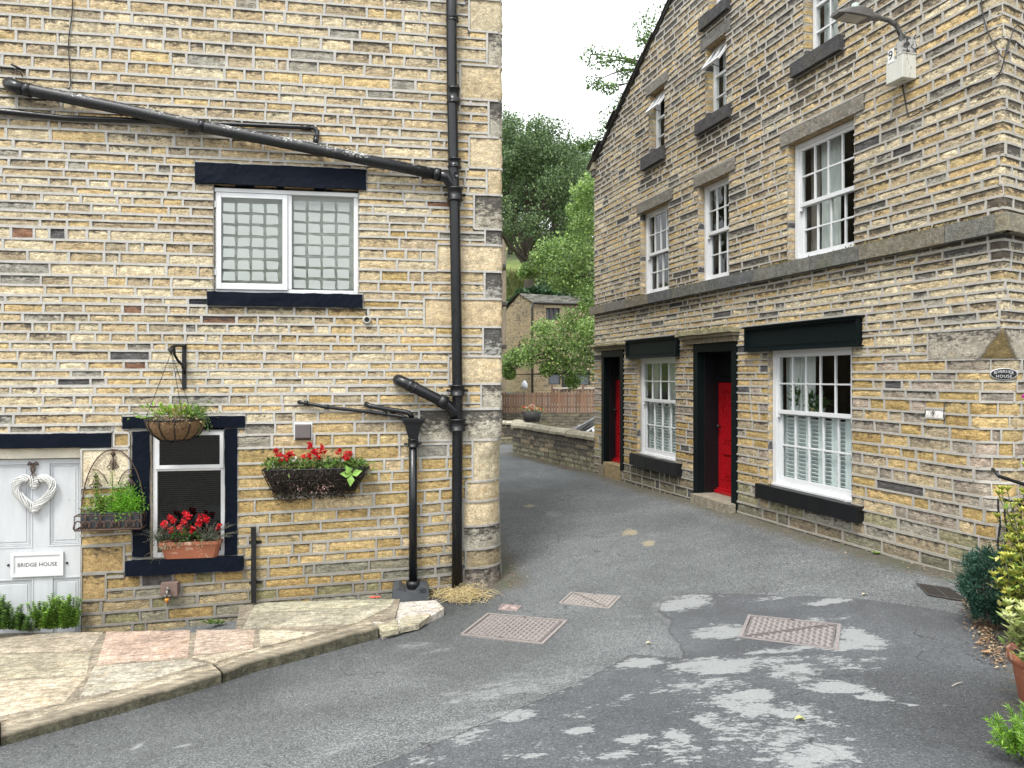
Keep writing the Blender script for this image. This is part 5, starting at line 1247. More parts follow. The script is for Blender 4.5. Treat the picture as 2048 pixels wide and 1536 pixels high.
for _ in range(34):
    b = BC + Vector((rng.uniform(.08, .24), rng.uniform(-.15, .12), .02)); t = b + Vector((rng.uniform(-.02, .16), rng.uniform(-.12, .05), rng.uniform(-.22, .13)))
    mid_ = b.lerp(t, .5) + Vector((.02, 0, .09)); stem(mb, [b, mid_, t], .002, (.12, .2, .05))
    for k in range(22): q = b.lerp(mid_, k / 11) if k < 11 else mid_.lerp(t, (k - 11) / 11); leaf(mb, q, rv() + Vector((0, 0, .3)), rv(), .035, .008, rng.choice(GR), .1)
for _ in range(14): b = BC + Vector((rng.uniform(-.2, .1), rng.uniform(-.2, 0), .03)); t = b + Vector((rng.uniform(-.05, .05), -.02, rng.uniform(.06, .14))); stem(mb, [b, t], .002, (.3, .14, .08)); bunch(mb, t, (.012, .012, .012), 8, .02, .012, [(.30, .12, .08), (.4, .2, .12)], .2)
for _ in range(40):
    b = BC + Vector((rng.uniform(-.1, .2), -BR * .9, .01)); bunch(mb, b, (.03, .02, .03), 5, .03, .012, DRY + [(.45, .3, .2)], -.4)
mb.build('foliage', M['leaf'], hb)
# wall trough of red begonias under the vent
wt = wthing('wall_trough', FL, 0, 0, 0, 'black iron wall trough of red begonias and dead trailing growth below the vent', 'planter', 'flower planters on the left house')
u0, u1, zt_, zb_ = FL.u(527, -.12), FL.u(738, -.05), FL.z(630, 938, -.2), FL.z(630, 985, -.1)
mb = MB(); D = .24
def trp(s, t):   # s along, t down: a trough that narrows to the wall
    x0 = u0 + .10 * t; x1 = u1 - .16 * t; return Vector((x0 + (x1 - x0) * s, -D * (1 - t * t * .75), zt_ + (zb_ - zt_) * t))
for t in (0, .45, .9): mb.tube([Vector((trp(0, t).x, 0, trp(0, t).z))] + [trp(s / 8, t) for s in range(9)] + [Vector((trp(1, t).x, 0, trp(1, t).z))], .0075 if t == 0 else .005, 6)
for k in range(15): mb.tube([trp(k / 14, t) for t in (0, .25, .5, .75, 1)] + [Vector((trp(k / 14, 1).x, -.01, zb_))], .0055, 5)
mb.build('wire_trough', M['iron'], wt)
mb = MB(); mb.grid(lambda s, t: tuple(trp(.01 + s * .98, t) + Vector((0, .02 + .02 * mnoise.noise(Vector((s * 20, t * 6, 1))), 0))), [i / 40 for i in range(41)], [j / 8 for j in range(9)], smooth=True)
mb.add([tuple(trp(0.01, 0) + Vector((0, .02, -.01))), tuple(trp(.99, 0) + Vector((0, .02, -.01))), (u1, 0, zt_), (u0, 0, zt_)], [(0, 1, 2, 3)])
for s in (0.01, .99): mb.add([tuple(trp(s, 0) + Vector((0, .02, 0))), tuple(trp(s, .5) + Vector((0, .02, 0))), tuple(trp(s, 1) + Vector((0, .02, 0))), (trp(s, 1).x, 0, zb_), (trp(s, 0).x, 0, zt_)], [(0, 1, 2, 3, 4)])
mb.build('moss_liner', M['dirt'], wt)
mb = MB()
for _ in range(1500):
    s, t = rng.random(), rng.random() ** .7 * 1.25; p = trp(s, min(t, 1)) + Vector((0, rng.uniform(-.03, .02), -max(0, t - 1) * .25)); leaf(mb, p, rv() + Vector((0, -.2, -.6)), rv() + Vector((0, -1, 0)), rng.uniform(.02, .05), .012, rng.choice([(.045, .035, .03), (.03, .022, .018), (.075, .05, .045), (.05, .055, .03), (.13, .09, .085), (.02, .016, .014)]))
for _ in range(60): p = trp(rng.random(), .4 + .6 * rng.random()); q = p + Vector((rng.uniform(-.06, .06), -.02, rng.uniform(-.1, .02))); stem(mb, [p, p.lerp(q, .5) + rv(.012), q], .0016, rng.choice([(.10, .08, .06), (.2, .15, .1), (.05, .04, .03)]))
for (x, y) in ((600, 975), (640, 978), (655, 972)): bunch(mb, LW(x, y, -.2), (.03, .015, .02), 16, .03, .018, [(.42, .28, .26), (.30, .18, .16)], 0)
mb.build('dead_growth', M['leaf'], wt)
mb = MB()
for cx in (548, 575, 600, 628, 655, 680, 705, 722): bunch(mb, LW(cx, 930, -.13), (.05, .05, .028), 75, .055, .032, GR + [(.18, .24, .08)], .6)
for cx in (560, 590, 610, 680): bunch(mb, LW(cx, 934, -.15), (.05, .04, .02), 45, .03, .014, GG + DRY, .4)
for (x, y) in ((690, 948), (712, 946), (702, 958), (697, 940)): leaf(mb, LW(703, 950, -.25), LW(x, y, -.27) - LW(703, 950, -.25), Vector((0, -1, .4)), .13, .085, (.28, .50, .10), .1)
mb.build('foliage', M['leaf'], wt)
for (x, y, n) in ((553, 903, 3), (560, 912, 2), (573, 918, 5), (580, 908, 3), (563, 922, 4), (620, 890, 5), (628, 903, 5), (618, 908, 4), (641, 897, 4), (645, 905, 3), (636, 915, 3), (608, 915, 3), (682, 904, 4), (690, 912, 5), (695, 905, 4), (700, 916, 3), (697, 921, 3), (576, 912, 2)):
    mb = MB(); p = LW(x, y, -.14); stem(mb, [LW(x, 936, -.12), p], .0025, (.20, .08, .05))
    for _ in range(n + 1): flower(mb, p + rv(.014), .029, rng.choice(REDF), 9)
    mb.build('flower', M['petal'], wt)
for (x, y) in ((584, 917), (588, 921), (599, 921), (592, 915)): mb = MB(); flower(mb, LW(x, y, -.17), .016, (.75, .73, .72), 9); mb.build('flower', M['petal'], wt)
# wall planter with a gothic wire arch
wp_ = wthing('wall_planter', FL, 0, 0, 0, 'rusty iron wall planter with pointed wire arch, mint and curly parsley, beside the door', 'planter', 'flower planters on the left house')
u0, u1, z0, z1 = FL.u(151, -.16), FL.u(284, -.16), FL.z(217, 1058, -.16), FL.z(217, 1030, -.16); um = (u0 + u1) / 2
ax0, ax1 = FL.u(162, -.02), FL.u(289, -.02); axm = (ax0 + ax1) / 2; zt_ = FL.z(225, 899, -.02)
mb = MB()
def arc_side(xa, xb, za, zb, n=12): return [Vector((xa + (xb - xa) * (1 - math.cos(i / n * math.pi / 2)), -.02, za + (zb - za) * math.sin(i / n * math.pi / 2) ** .9)) for i in range(n + 1)]
mb.tube(arc_side(ax0, axm, z0 + .05, zt_), .007, 6); mb.tube(arc_side(ax1, axm, z0 + .05, zt_), .007, 6)
zi = FL.z(225, 938, -.02)
for s in (-1, 1): mb.tube([Vector((axm + s * .21, -.02, zi)), Vector((axm + s * .15, -.02, zi - .01)), Vector((axm + s * .09, -.02, zi - .07)), Vector((axm + s * .05, -.02, zi - .16))], .005, 6)
def spear(cx, zb, h):
    mb.tube([Vector((cx, -.02, zb)), Vector((cx, -.02, zb + h * .72))], .008, 6); mb.tube([Vector((cx, -.02, zb + h * .6)), Vector((cx, -.02, zb + h * .74)), Vector((cx, -.02, zb + h * .82)), Vector((cx, -.02, zb + h))], [.006, .010, .028, .002], 8)
    for s in (-1, 1):
        for sc, dz in ((1, 0), (.6, .5)):
            c = Vector((cx + s * .035 * sc, -.02, zb + h * (.12 + .35 * dz))); mb.tube([c + Vector((s * .026 * sc * math.cos(t) * (1 - t / 9), 0, .032 * sc * math.sin(t) * (1 - t / 9))) for t in [k * .6 for k in range(11)]], .004, 5)
            mb.tube([c + Vector((s * .026 * sc, 0, 0)), Vector((cx + s * .015, -.02, zb + h * (.45 + .2 * dz)))], .004, 5)
spear(axm, FL.z(225, 940, -.02), .21); spear(axm - .175, FL.z(225, 976, -.02), .16); spear(axm + .175, FL.z(225, 976, -.02), .16)
mb.tube([Vector((ax0, -.02, z0 + .06)), Vector((ax1, -.02, z0 + .06))], .005, 6); mb.build('wire_arch', M['rust'], wp_)
mb = MB(); Y0, Y1 = -.19, -.01
for zz, r in ((z1, .006), (z0, .011)): mb.tube([Vector(p) for p in ((u0, Y1, zz), (u0, Y0, zz), (u1, Y0, zz), (u1, Y1, zz), (u0, Y1, zz))], r, 6)
for x, y in ((u0, Y0), (u1, Y0), (u0, Y1), (u1, Y1)): mb.tube([Vector((x, y, z0)), Vector((x, y, z1))], .006, 5)
n = 9; w = (u1 - u0) / n
for k in range(n):
    c = u0 + (k + .5) * w; mb.tube([Vector((c + w * .62 * math.cos(t), Y0, z0 + .01 + (z1 - z0) * .58 * math.sin(t))) for t in [i * math.pi / 10 for i in range(11)]], .0075, 5)
for k in range(1, n, 2):
    c = u0 + (k + .5) * w * 1.0; mb.tube([Vector((c, Y0, z0)), Vector((c, Y0, z1)), Vector((c, Y0, z1 + .02))], [.006, .012, .003], 6)
    for s in (-1, 1): mb.tube([Vector((c, Y0, z0 + .05)), Vector((c + s * .03, Y0, z0 + .09)), Vector((c + s * .045, Y0, z0 + .07))], .007, 5)
mb.build('fretwork_tray', M['rust'], wp_)
mb = MB(); mb.box(u0 + .05, u1 - .03, Y0 + .025, Y1, z0 + .012, z1 + .02); mb.box(u0 + .04, u1 - .02, Y0 + .018, Y1 + .005, z1 + .012, z1 + .026); mb.build('plastic_trough', M['plastic'], wp_, .004)
mb = MB()
for (x, y) in ((192, 945), (224, 945), (196, 985), (236, 975), (206, 1000)):
    b = LW(x + rng.uniform(-4, 8), 1026, -.10); t = LW(x, y, -.10); stem(mb, [b, b.lerp(t, .5) + rv(.01), t], .004, (.16, .22, .06))
    for k in range(13):
        q = b.lerp(t, k / 12)
        for s in range(4): a = k * 1.57 + s * 1.57 + .3; leaf(mb, q, Vector((math.cos(a), math.sin(a), .25)), Vector((0, 0, 1)), .045 * (1.15 - k / 26), .038, rng.choice(LIME), .1)
bunch(mb, LW(250, 1000, -.12), (.075, .05, .075), 900, .02, .017, [(.16, .40, .03), (.22, .50, .04), (.11, .30, .02)], .6, fold=.5)
bunch(mb, LW(262, 1010, -.14), (.06, .04, .05), 450, .02, .017, [(.14, .36, .03), (.24, .52, .05)], .5, fold=.5); bunch(mb, LW(236, 1018, -.14), (.06, .04, .03), 300, .02, .017, [(.14, .36, .03), (.24, .52, .05)], .5, fold=.5)
bunch(mb, LW(200, 1010, -.12), (.07, .05, .05), 260, .035, .024, GR + LIME + [(.25, .26, .14)], .6); bunch(mb, LW(185, 1024, -.13), (.05, .04, .02), 110, .03, .018, GR + DRY, .5)
mb.build('foliage', M['leaf'], wp_)
# terracotta trough on the sill
tr = wthing('flower_trough', FL, 0, 0, 0, 'terracotta trough of red begonias and silvery heather on the lower window sill', 'planter', 'flower planters on the left house')
a0, a1 = FL.u(317, -.08), FL.u(441, -.08); zb_, zt_ = FL.z(380, 1117, -.05), FL.z(380, 1083, -.08); mb = MB()
def rr(x0, x1, y0, y1, z): 
    r = .03; return [(x0 + r, y0, z), (x1 - r, y0, z), (x1, y0 + r, z), (x1, y1, z), (x0, y1, z), (x0, y0 + r, z)]
Ls = [rr(a0 + .05, a1 - .05, -.055, .03, zb_), rr(a0 + .012, a1 - .012, -.09, .035, zt_ - .045), rr(a0, a1, -.105, .035, zt_ - .04), rr(a0 - .003, a1 + .003, -.11, .035, zt_), rr(a0 + .012, a1 - .012, -.095, .03, zt_), rr(a0 + .03, a1 - .03, -.08, .03, zt_ - .03)]
mb.add([p for r in Ls for p in r], [(i * 6 + k, i * 6 + (k + 1) % 6, i * 6 + 6 + (k + 1) % 6, i * 6 + 6 + k) for i in range(5) for k in range(6)] + [tuple(range(5, -1, -1))]); mb.build('pot', M['terra'], tr, .002)
mb = MB(); mb.box(a0 + .03, a1 - .03, -.08, .03, zt_ - .05, zt_ - .015); mb.build('soil', M['dirt'], tr)
mb = MB()
for (x, sp) in ((325, 1), (418, 1)):
    for _ in range(46):
        b = LW(x + rng.uniform(-8, 12), 1080, -.06); d = Vector((rng.gauss(-.03 if x < 370 else .02, .14), rng.uniform(-.1, .03), rng.uniform(-.01, .21))); t = b + d; stem(mb, [b, b.lerp(t, .5) + Vector((0, 0, .03)), t], .0017, (.17, .17, .13))
        for k in range(12): leaf(mb, b.lerp(t, k / 14) + Vector((0, 0, .02)), rv() + d * 3, rv(), .018, .006, rng.choice([(.17, .18, .14), (.26, .26, .21), (.11, .13, .09)]), .1)
    bunch(mb, LW(x, 1078, -.08), (.06, .04, .03), 140, .03, .01, GG, .4)
bunch(mb, LW(372, 1072, -.06), (.09, .035, .03), 150, .05, .042, [(.055, .12, .03), (.09, .17, .04), (.04, .085, .025)], .6)
for k in range(7): b = LW(330, 1090, -.11); t = LW(288 + k * 6, 1112 + (k % 3) * 8, -.13); stem(mb, [b, b.lerp(t, .5) + Vector((0, -.02, .01)), t], .0015, (.3, .26, .17))
for (x, y) in ((348, 1091), (402, 1088), (326, 1093)): bunch(mb, LW(x, y, -.12), (.03, .012, .016), 34, .022, .014, [(.42, .36, .24), (.55, .46, .34), (.35, .28, .16)], -.2)
mb.build('foliage', M['leaf'], tr)
for (x, y, n) in ((330, 1050, 4), (327, 1042, 2), (341, 1034, 5), (349, 1040, 3), (371, 1027, 4), (376, 1037, 4), (366, 1046, 5), (374, 1032, 3), (398, 1035, 3), (402, 1045, 4), (413, 1036, 4), (395, 1048, 3), (384, 1058, 4), (358, 1057, 4), (365, 1068, 2), (438, 1050, 3), (344, 1060, 3)):
    mb = MB(); p = LW(x, y, -.07); stem(mb, [LW(x, 1082, -.05), p], .0025, (.22, .06, .05))
    for _ in range(n + 1): flower(mb, p + rv(.014), .029, rng.choice(REDF), 9)
    mb.build('flower', M['petal'], tr)
# willow heart on the door
he = wthing('heart_wreath', FL, 0, 0, 0, 'white woven willow heart wreath hung by a brown ribbon on the panelled door', 'wreath')
hc = LW(68, 985, .06); sc = .0150; mb = MB()
def heart(t): return Vector((16 * math.sin(t) ** 3, 0, 13 * math.cos(t) - 5 * math.cos(2 * t) - 2 * math.cos(3 * t) - math.cos(4 * t)))
def hp_(t):
    p = heart(t); return Vector((p.x * .0148 * .9, 0, p.z * .0142 + .01))
N = 150
for k in range(17):
    pts = []
    for i in range(N + 1):
        t = i / N * 6.2832; p = hp_(t) * .86; q = hp_(t + .01) - hp_(t - .01); tt = q.normalized() if q.length > 1e-6 else Vector((1, 0, 0)); nn = Vector((tt.z, 0, -tt.x)); ph = k / 17 * 6.2832 + t * 3.6 + .35 * math.sin(k * 3.1)
        r = .033 + .006 * math.sin(k * 7.7 + t * 3); pts.append(hc + p + nn * (math.cos(ph) * r) + Vector((0, 1, 0)) * math.sin(ph) * r * .8)
    mb.tube(pts, .0040, 5, cap=False)
mb.build('woven_heart', paint('white_willow', (.68, .68, .66), .6, .10, (.22, .20, .17), nb=.2), he)
mb = MB(); kn_ = LW(66, 928, .085)
for s in (-1, 1):
    mb.tube([kn_, kn_ + Vector((s * .035, -.01, .022)), kn_ + Vector((s * .05, 0, -.002)), kn_ + Vector((s * .02, -.01, -.006)), kn_], [.006, .010, .011, .009, .006], 6); mb.tube([kn_, kn_ + Vector((s * .02, -.005, -.05)), kn_ + Vector((s * .012, 0, -.09))], [.006, .008, .006], 6)
mb.tube([kn_, kn_ + Vector((0, -.01, -.10)), LW(67, 962, .04)], .005, 6); mb.tube([kn_ + Vector((-.002, -.01, -.08)), LW(60, 955, .05) + Vector((0, 0, .0)), LW(54, 966, .02)], .005, 6); mb.tube([kn_ + Vector((.002, -.01, -.08)), LW(74, 956, .05), LW(80, 967, .02)], .005, 6)
mb.build('ribbon', paint('brown_ribbon', (.07, .04, .028), .8, 0, nb=.3), he)
# outdoor tap on its wooden block
tp = wthing('outdoor_tap', FL, 0, 0, 0, 'brass outdoor tap with orange hose connector on a wooden block low on the wall', 'tap')
a, b, c, d = FL.u(324, -.05), FL.u(357, -.05), FL.z(341, 1190, -.05), FL.z(341, 1164, -.05); mb = MB(); rough_block(mb, a, b, -.10, .02, c, d, .003, .05); mb.build('block', paint('weathered_wood', (.17, .115, .095), .9, .1, (.24, .2, .17), nb=.8, stretch=(1, 1, 6)), tp, .005)
mb = MB(); x = (a + b) / 2 - .005; z = (c + d) / 2
mb.tube([(x, -.10, z), (x, -.135, z + .004), (x, -.155, z - .01), (x, -.16, z - .07)], [.014, .014, .015, .013], 10); mb.tube([(x, -.14, z), (x, -.14, z + .035)], .009, 8); mb.tube([(x - .03, -.14, z + .035), (x + .03, -.14, z + .035)], .007, 8); mb.lathe([(.022, -.1), (.022, -.106), (0, -.107)], 12, c=(x, 0, z), axis='y')
mb.tube([(x - .05, -.15, z - .052), (x + .045, -.15, z - .055)], .017, 10); mb.build('spout', paint('grey_brass', (.20, .19, .17), .4, .2, (.06, .05, .05), metal=.7), tp)
mb = MB(); mb.lathe([(.014, -.075), (.022, -.08), (.022, -.098), (.013, -.102), (.013, -.125), (0, -.126)], 12, c=(x, -.16, z)); mb.build('hose_connector', paint('orange_plastic', (.75, .28, .04), .4, 0), tp)
# gully cover at the foot of the thin downpipe
gc_ = wthing('gully_cover', FL, 0, 0, 0, 'dark grey plastic gully cover at the foot of the thin downpipe', 'drain cover')
mb = MB(); a, b = FL.u(784, -.22), FL.u(859, -.22); c, d = FL.z(820, 1217, -.24), FL.z(820, 1172, -.2)
fr_ = [(a + .02, c), (b - .03, c), (b, c + .08), (b - .01, d - .03), (b - .10, d), ((a + b) / 2 + .05, d - .06), ((a + b) / 2 - .05, d - .06), (a + .08, d), (a + .015, d - .02), (a, c + .08)]
nn_ = len(fr_); mb.add([(x, -.245 + (.03 if z > c + .1 else 0), z) for x, z in fr_] + [(x, -.0, z + .02) for x, z in fr_], [tuple(range(nn_))] + [(i, i + nn_, (i + 1) % nn_ + nn_, (i + 1) % nn_) for i in range(nn_)])
for k in range(7): mb.box(b - .11 + k * .011, b - .104 + k * .011, -.228, -.21, d - .075, d - .03)
mb.build('cover', M['plastic'], gc_, .006)
mb = MB(); q = Vector(lp(826, 1172, -.1)); mb.tube([q + Vector((0, 0, .06)), q + Vector((0, 0, .02)), q + Vector((0, -.01, -.04))], [.075, .08, .06], 14); mb.build('pipe_shoe', M['iron'], gc_)
# plants at the foot of the door
def ground_clump(name, label, cat, spots, tints, h, leafL, leafW, nst, group='herbs growing at the foot of the white door'):
    t = wthing(name, FL, 0, 0, 0, label, cat, group); mb = MB(); sm = MB()
    for (x, yb, hh) in spots:
        for _ in range(nst):
            b = LW(x + rng.uniform(-12, 12), yb, -.12 + rng.uniform(-.08, .05)); tp_ = b + Vector((rng.gauss(0, .05), rng.gauss(0, .03), hh * rng.uniform(.45, 1))); sm.tube([b, b.lerp(tp_, .5) + rv(.008), tp_], .0028, 5, tint=(.14, .2, .06))
            n = int(6 + hh * 38)
            for k in range(n):
                q = b.lerp(tp_, (k + 1) / n)
                for s in range(3): a_ = k * 1.4 + s * 2.1; leaf(mb, q, Vector((math.cos(a_), math.sin(a_), .4)), Vector((0, 0, 1)), leafL * (1.2 - .5 * k / n), leafW, rng.choice(tints), .15)
    mb.build('foliage', M['leaf'], t); sm.build('stems', M['leaf'], t)
ground_clump('mint_plant', 'bright green mint growing in front of the door frame, right of the other herbs', 'plant', [(82, 1258, .30), (105, 1259, .38), (125, 1258, .34), (140, 1256, .36)], LIME[:3] + GR[:2], .3, .04, .03, 13)
ground_clump('herb_plant', 'darker green mint at the left edge of the photo below the door panels', 'plant', [(-25, 1262, .3), (5, 1260, .40), (30, 1260, .28), (45, 1262, .2)], GR + [(.06, .13, .05)], .3, .045, .03, 13)
ground_clump('herb_plant', 'low silvery grey herb between the two green mints at the door', 'plant', [(55, 1262, .13), (68, 1263, .12)], [(.20, .24, .17), (.14, .19, .11)], .1, .02, .01, 12)
ground_clump('weed', 'tiny green weed at the wall foot left of the raised flagstone', 'weed', [(433, 1248, .05)], GR, .1, .03, .02, 6, None)
# dry grass at the foot of the main drainpipe, scrap of litter
sw = wthing('dry_grass', FL, 0, 0, 0, 'tuft of pale dry grass at the foot of the main drainpipe', 'dry grass'); mb = MB()
for _ in range(420):
    c = ray(rng.gauss(925, 22), rng.gauss(1197, 6)); a_ = rng.uniform(0, 6.28); L = rng.uniform(.05, .17); h = rng.uniform(.0, .07); d = Vector((math.cos(a_), math.sin(a_), 0)); p = c + Vector((0, 0, .015 + rng.uniform(0, .05)))
    P_l = [Vector(x) for x in (p - d * L, p + Vector((0, 0, h)), p + d * L + Vector((0, 0, rng.uniform(-.02, .03))))]; mb.tube(P_l, .0022, 3, tint=rng.choice([(.55, .43, .20), (.62, .52, .29), (.42, .31, .14), (.5, .4, .22)]))
for k in range(9):
    c = ray(930 + k * 4, 1196); d = Vector((rng.uniform(-.06, .08), 0, 0)); mb.tube([c, c + d * .5 + Vector((0, 0, .16)), c + d + Vector((0, 0, .2 + rng.uniform(-.05, .04))), c + d * 1.9 + Vector((0, 0, .12))], .002, 3, tint=(.6, .5, .28))
for v_ in mb.v:   # world to wall frame
    q = v_.copy(); q[:, 0] -= FL.o[0]; q[:, 1] -= FL.o[1]; v_[:, 0] = q[:, 0] * FL.dx[0] + q[:, 1] * FL.dx[1]; v_[:, 1] = q[:, 0] * FL.dy[0] + q[:, 1] * FL.dy[1]
mb.build('straw', M['straw'], sw)
lt = wthing('litter', FL, 0, 0, 0, 'crumpled orange-red scrap of litter on the flagstone by the wall', 'litter'); mb = MB(); c = LW(750, 1196, -.06)
mb.grid(lambda s, t: (c.x + (s - .5) * .12, c.y + (t - .5) * .05, c.z + .012 + .018 * mnoise.noise(Vector((s * 7, t * 7, 3)))), [i / 8 for i in range(9)], [j / 6 for j in range(7)], 0, (.55, .10, .05)); mb.build('scrap', M['tint'], lt)
for nm_, px, py, rt in (('stick', 880, 1215, 0),):
    s_ = wthing('twig', FL, 0, 0, 0, 'thin bare stick lying beside the gully cover', 'stick'); mb = MB(); mb.tube([LW(862, 1202, -.3), LW(892, 1220, -.45)], .006, 5, tint=(.22, .18, .14)); mb.build('stick', M['twig'], s_)
# ------------------------------------------------------------------ street lamp and number box on the right house
def RW(px, py, d): u, z = FR.uv(px, py, d); return Vector((u, d, z))
lm = wthing('street_lamp', FR, 0, 0, 0, 'wall-mounted grey street lamp on a curved arm high on the right house', 'street lamp')
x = FR.u(1803, -.1)
mb = MB(); base = Vector((x, -.10, FR.z(1806, 108, -.1))); mb.tube([base, base + Vector((0, 0, .12)), base + Vector((0, -.01, .20)), base + Vector((0, -.06, .285)), base + Vector((0, -.16, .325)), base + Vector((0, -.30, .335)), base + Vector((0, -.40, .332))], .024, 12)
mb.build('arm', paint('flaking_grey_arm', (.11, .11, .105), .6, .22, (.03, .03, .03), nb=.3), lm)
mb = MB(); mb.box(x - .03, x + .03, -.14, -.06, base.z - .01, base.z + .13); mb.box(x + .02, x + .075, -.10, 0, base.z + .0, base.z + .16); mb.box(x - .06, x + .09, -.02, .005, base.z - .02, base.z + .18)
mb.tube([(x + .05, -.11, base.z + .14), (x + .05, -.11, base.z + .21)], .009, 6); mb.build('bracket', paint('peeling_bracket_paint', (.42, .42, .40), .7, .26, (.03, .03, .035), nb=.4, sc=26), lm, .004)
hz = base.z + .335
mb = MB(); mb.tube([(x, -.38, hz - .003), (x, -.50, hz)], [.034, .042], 12)
def hs_(y, w, zt, zb): return [(x - w, y, zb), (x + w, y, zb), (x + w, y, zt - .02), (x + w * .6, y, zt), (x - w * .6, y, zt), (x - w, y, zt - .02)]
Ls = [hs_(-.47, .04, hz + .03, hz - .04), hs_(-.52, .085, hz + .045, hz - .05), hs_(-.66, .10, hz + .052, hz - .05), hs_(-.80, .095, hz + .02, hz - .045), hs_(-.90, .06, hz - .015, hz - .042)]
mb.add([p for r in Ls for p in r], [(i * 6 + k, i * 6 + (k + 1) % 6, i * 6 + 6 + (k + 1) % 6, i * 6 + 6 + k) for i in range(4) for k in range(6)] + [tuple(range(6)), tuple(range(29, 23, -1))]); mb.build('lamp_head', M['lampg'], lm, .006)
mb = MB(); mb.box(x - .07, x + .07, -.83, -.58, hz - .056, hz - .046); mb.build('lens', paint('lamp_lens', (.35, .33, .28), .2, 0), lm, .003)
mb = MB(); mb.lathe([(.036, 0), (.038, .03), (.032, .045), (0, .052)], 16, c=(x, -.66, hz + .05)); mb.build('photocell', paint('pale_green_cap', (.36, .50, .42), .5, .08, (.6, .62, .58)), lm)
nb_ = wthing('number_box', FR, 0, 0, 0, 'stained white equipment box marked 9 below the street lamp arm', 'box')
a, b = FR.u(1778, -.13), FR.u(1812, -.13); c, d = FR.z(1795, 163, -.13), FR.z(1795, 115, -.13)
mb = MB(); mb.box(a, b, -.17, 0, c, d); mb.box(a - .006, b + .006, -.175, 0, d - .004, d + .01); mb.build('housing', M['boxw'], nb_, .008)
mb = MB(); mb.box(a + .03, a + .11, -.1735, -.1705, c + .20, c + .335) ; mb.build('sticker', paint('white_sticker', (.75, .75, .74), .5, 0), nb_)
text_mesh(nb_, 'numeral', '9', M['cable'], .125, (a + .068, -.1745, c + .27)); text_mesh(nb_, 'numeral', '.', M['cable'], .13, (a + .135, -.1715, c + .255))
# house number on the small white stone, name plaque on the splayed corner
nm = text_mesh(None, 'house_number', '9', M['cable'], .075, (0, 0, 0)); q = quR[1]; nm.location = FR.w((q[0] + q[1]) / 2, -.016, (q[2] + q[3]) / 2); nm.rotation_euler = (R_(90), 0, FR.a); tag(nm, 'black number 9 painted on the small white stone of the right house', 'house number')
pl_ = empty('house_plaque', (0, 0, 0)); tag(pl_, 'oval black and silver plaque reading RIVERSIDE HOUSE on the splayed corner', 'plaque')
p0 = Vector(PR(-.14, 1.75, 0)); p1 = Vector(PR(.36, 1.75, 0)); cdir = (p1 - p0).normalized(); PCx = p0.lerp(p1, .56); wloc = FR.w(PCx.x, PCx.y, 0)
wx = Vector((FR.dx[0] * cdir.x + FR.dy[0] * cdir.y, FR.dx[1] * cdir.x + FR.dy[1] * cdir.y, 0)); pa = math.atan2(wx.y, wx.x)
k_ = (2007 - HX) / FPX; nrm = Vector((-wx.y, wx.x, 0)); w0 = FR.w(p0.x, p0.y, 0); s_ = None
# the spot on the splay seen at the plaque's pixel
tt_ = ((k_ * w0.y - w0.x) / (wx.x - k_ * wx.y)); pc = Vector((w0.x + wx.x * tt_, w0.y + wx.y * tt_, 0)); pzc = EYE + (HY - 748) / FPX * pc.y
pl_.location = (pc.x, pc.y, pzc); pl_.rotation_euler = (0, 0, pa)
ew, eh = .108, .052
def ell(r, y, n=40): return [(ew * r * math.cos(i / n * 6.2832), y, eh * (r if r < 1 else r) * math.sin(i / n * 6.2832)) for i in range(n)]
mb = MB(); n = 40; L4 = ell(1.0, .012) + ell(1.0, -.016) + ell(.94, -.018) + ell(.91, -.012)
mb.add(L4, [(r * n + i, r * n + (i + 1) % n, (r + 1) * n + (i + 1) % n, (r + 1) * n + i) for r in range(3) for i in range(n)]); mb.build('rim', paint('silver_paint', (.5, .5, .5), .4, .1, (.1, .1, .1), metal=.4), pl_)
mb = MB(); mb.add(ell(.915, -.0125), [tuple(range(n))]); mb.build('face', M['black'], pl_)
sv_ = paint('silver_letters', (.55, .55, .55), .4, 0)
for i, ch in enumerate('RIVERSIDE'):
    t = (i - 4) / 4 * .74; text_mesh(pl_, 'letter', ch, sv_, .036, (ew * .74 * math.sin(t * 1.35), -.0135, eh * .52 * math.cos(t * 1.35) - .004), .002, (R_(90), -t * .45 * -1 if False else 0, 0), 1.0)
text_mesh(pl_, 'lettering', 'HOUSE', sv_, .035, (0, -.0135, -.021), .002, space=1.15)
# pots of greenery on the meeting rail inside the big ground-floor window
for (px, hgt, pc_, lb) in ((1600, .24, (.40, .42, .43), 'tall leafy house plant in a grey pot, leftmost behind the big ground-floor window'), (1632, .15, (.42, .30, .17), 'house plant in a tan pot, middle one behind the big ground-floor window'), (1650, .08, (.55, .55, .55), 'small plant in a pale pot, right one behind the big ground-floor window')):
    u_ = FR.u(px, .30); zb2 = G2[2] + (G2[3] - G2[2]) * .54 + .0; o = empty('potted_plant', FR.w(u_, .255, zb2 - .02), FR.a); tag(o, lb, 'house plant', 'pot plants inside the big ground-floor window')
    mb = MB(); mb.lathe([(0, 0), (.035, 0), (.045, .09), (.040, .09), (0, .08)], 14, tint=pc_); mb.build('pot', M['tint'], o); mb = MB()
    bunch(mb, (0, 0, .09 + hgt * .45), (.04, .02, hgt * .35), 46, .085, .04, [(.05, .13, .04), (.09, .20, .06), (.04, .09, .03)], .7); mb.build('foliage', M['leaf'], o)
sh = empty('window_shelf', FR.w((G2[0] + G2[1]) / 2, .25, G2[2] + (G2[3] - G2[2]) * .54 - .04), FR.a); tag(sh, 'white shelf behind the big ground-floor window carrying the pot plants', 'shelf'); mb = MB(); hw2 = (G2[1] - G2[0]) / 2 - .07; mb.box(-hw2, hw2, -.06, .07, 0, .018); mb.build('board', M['white'], sh)
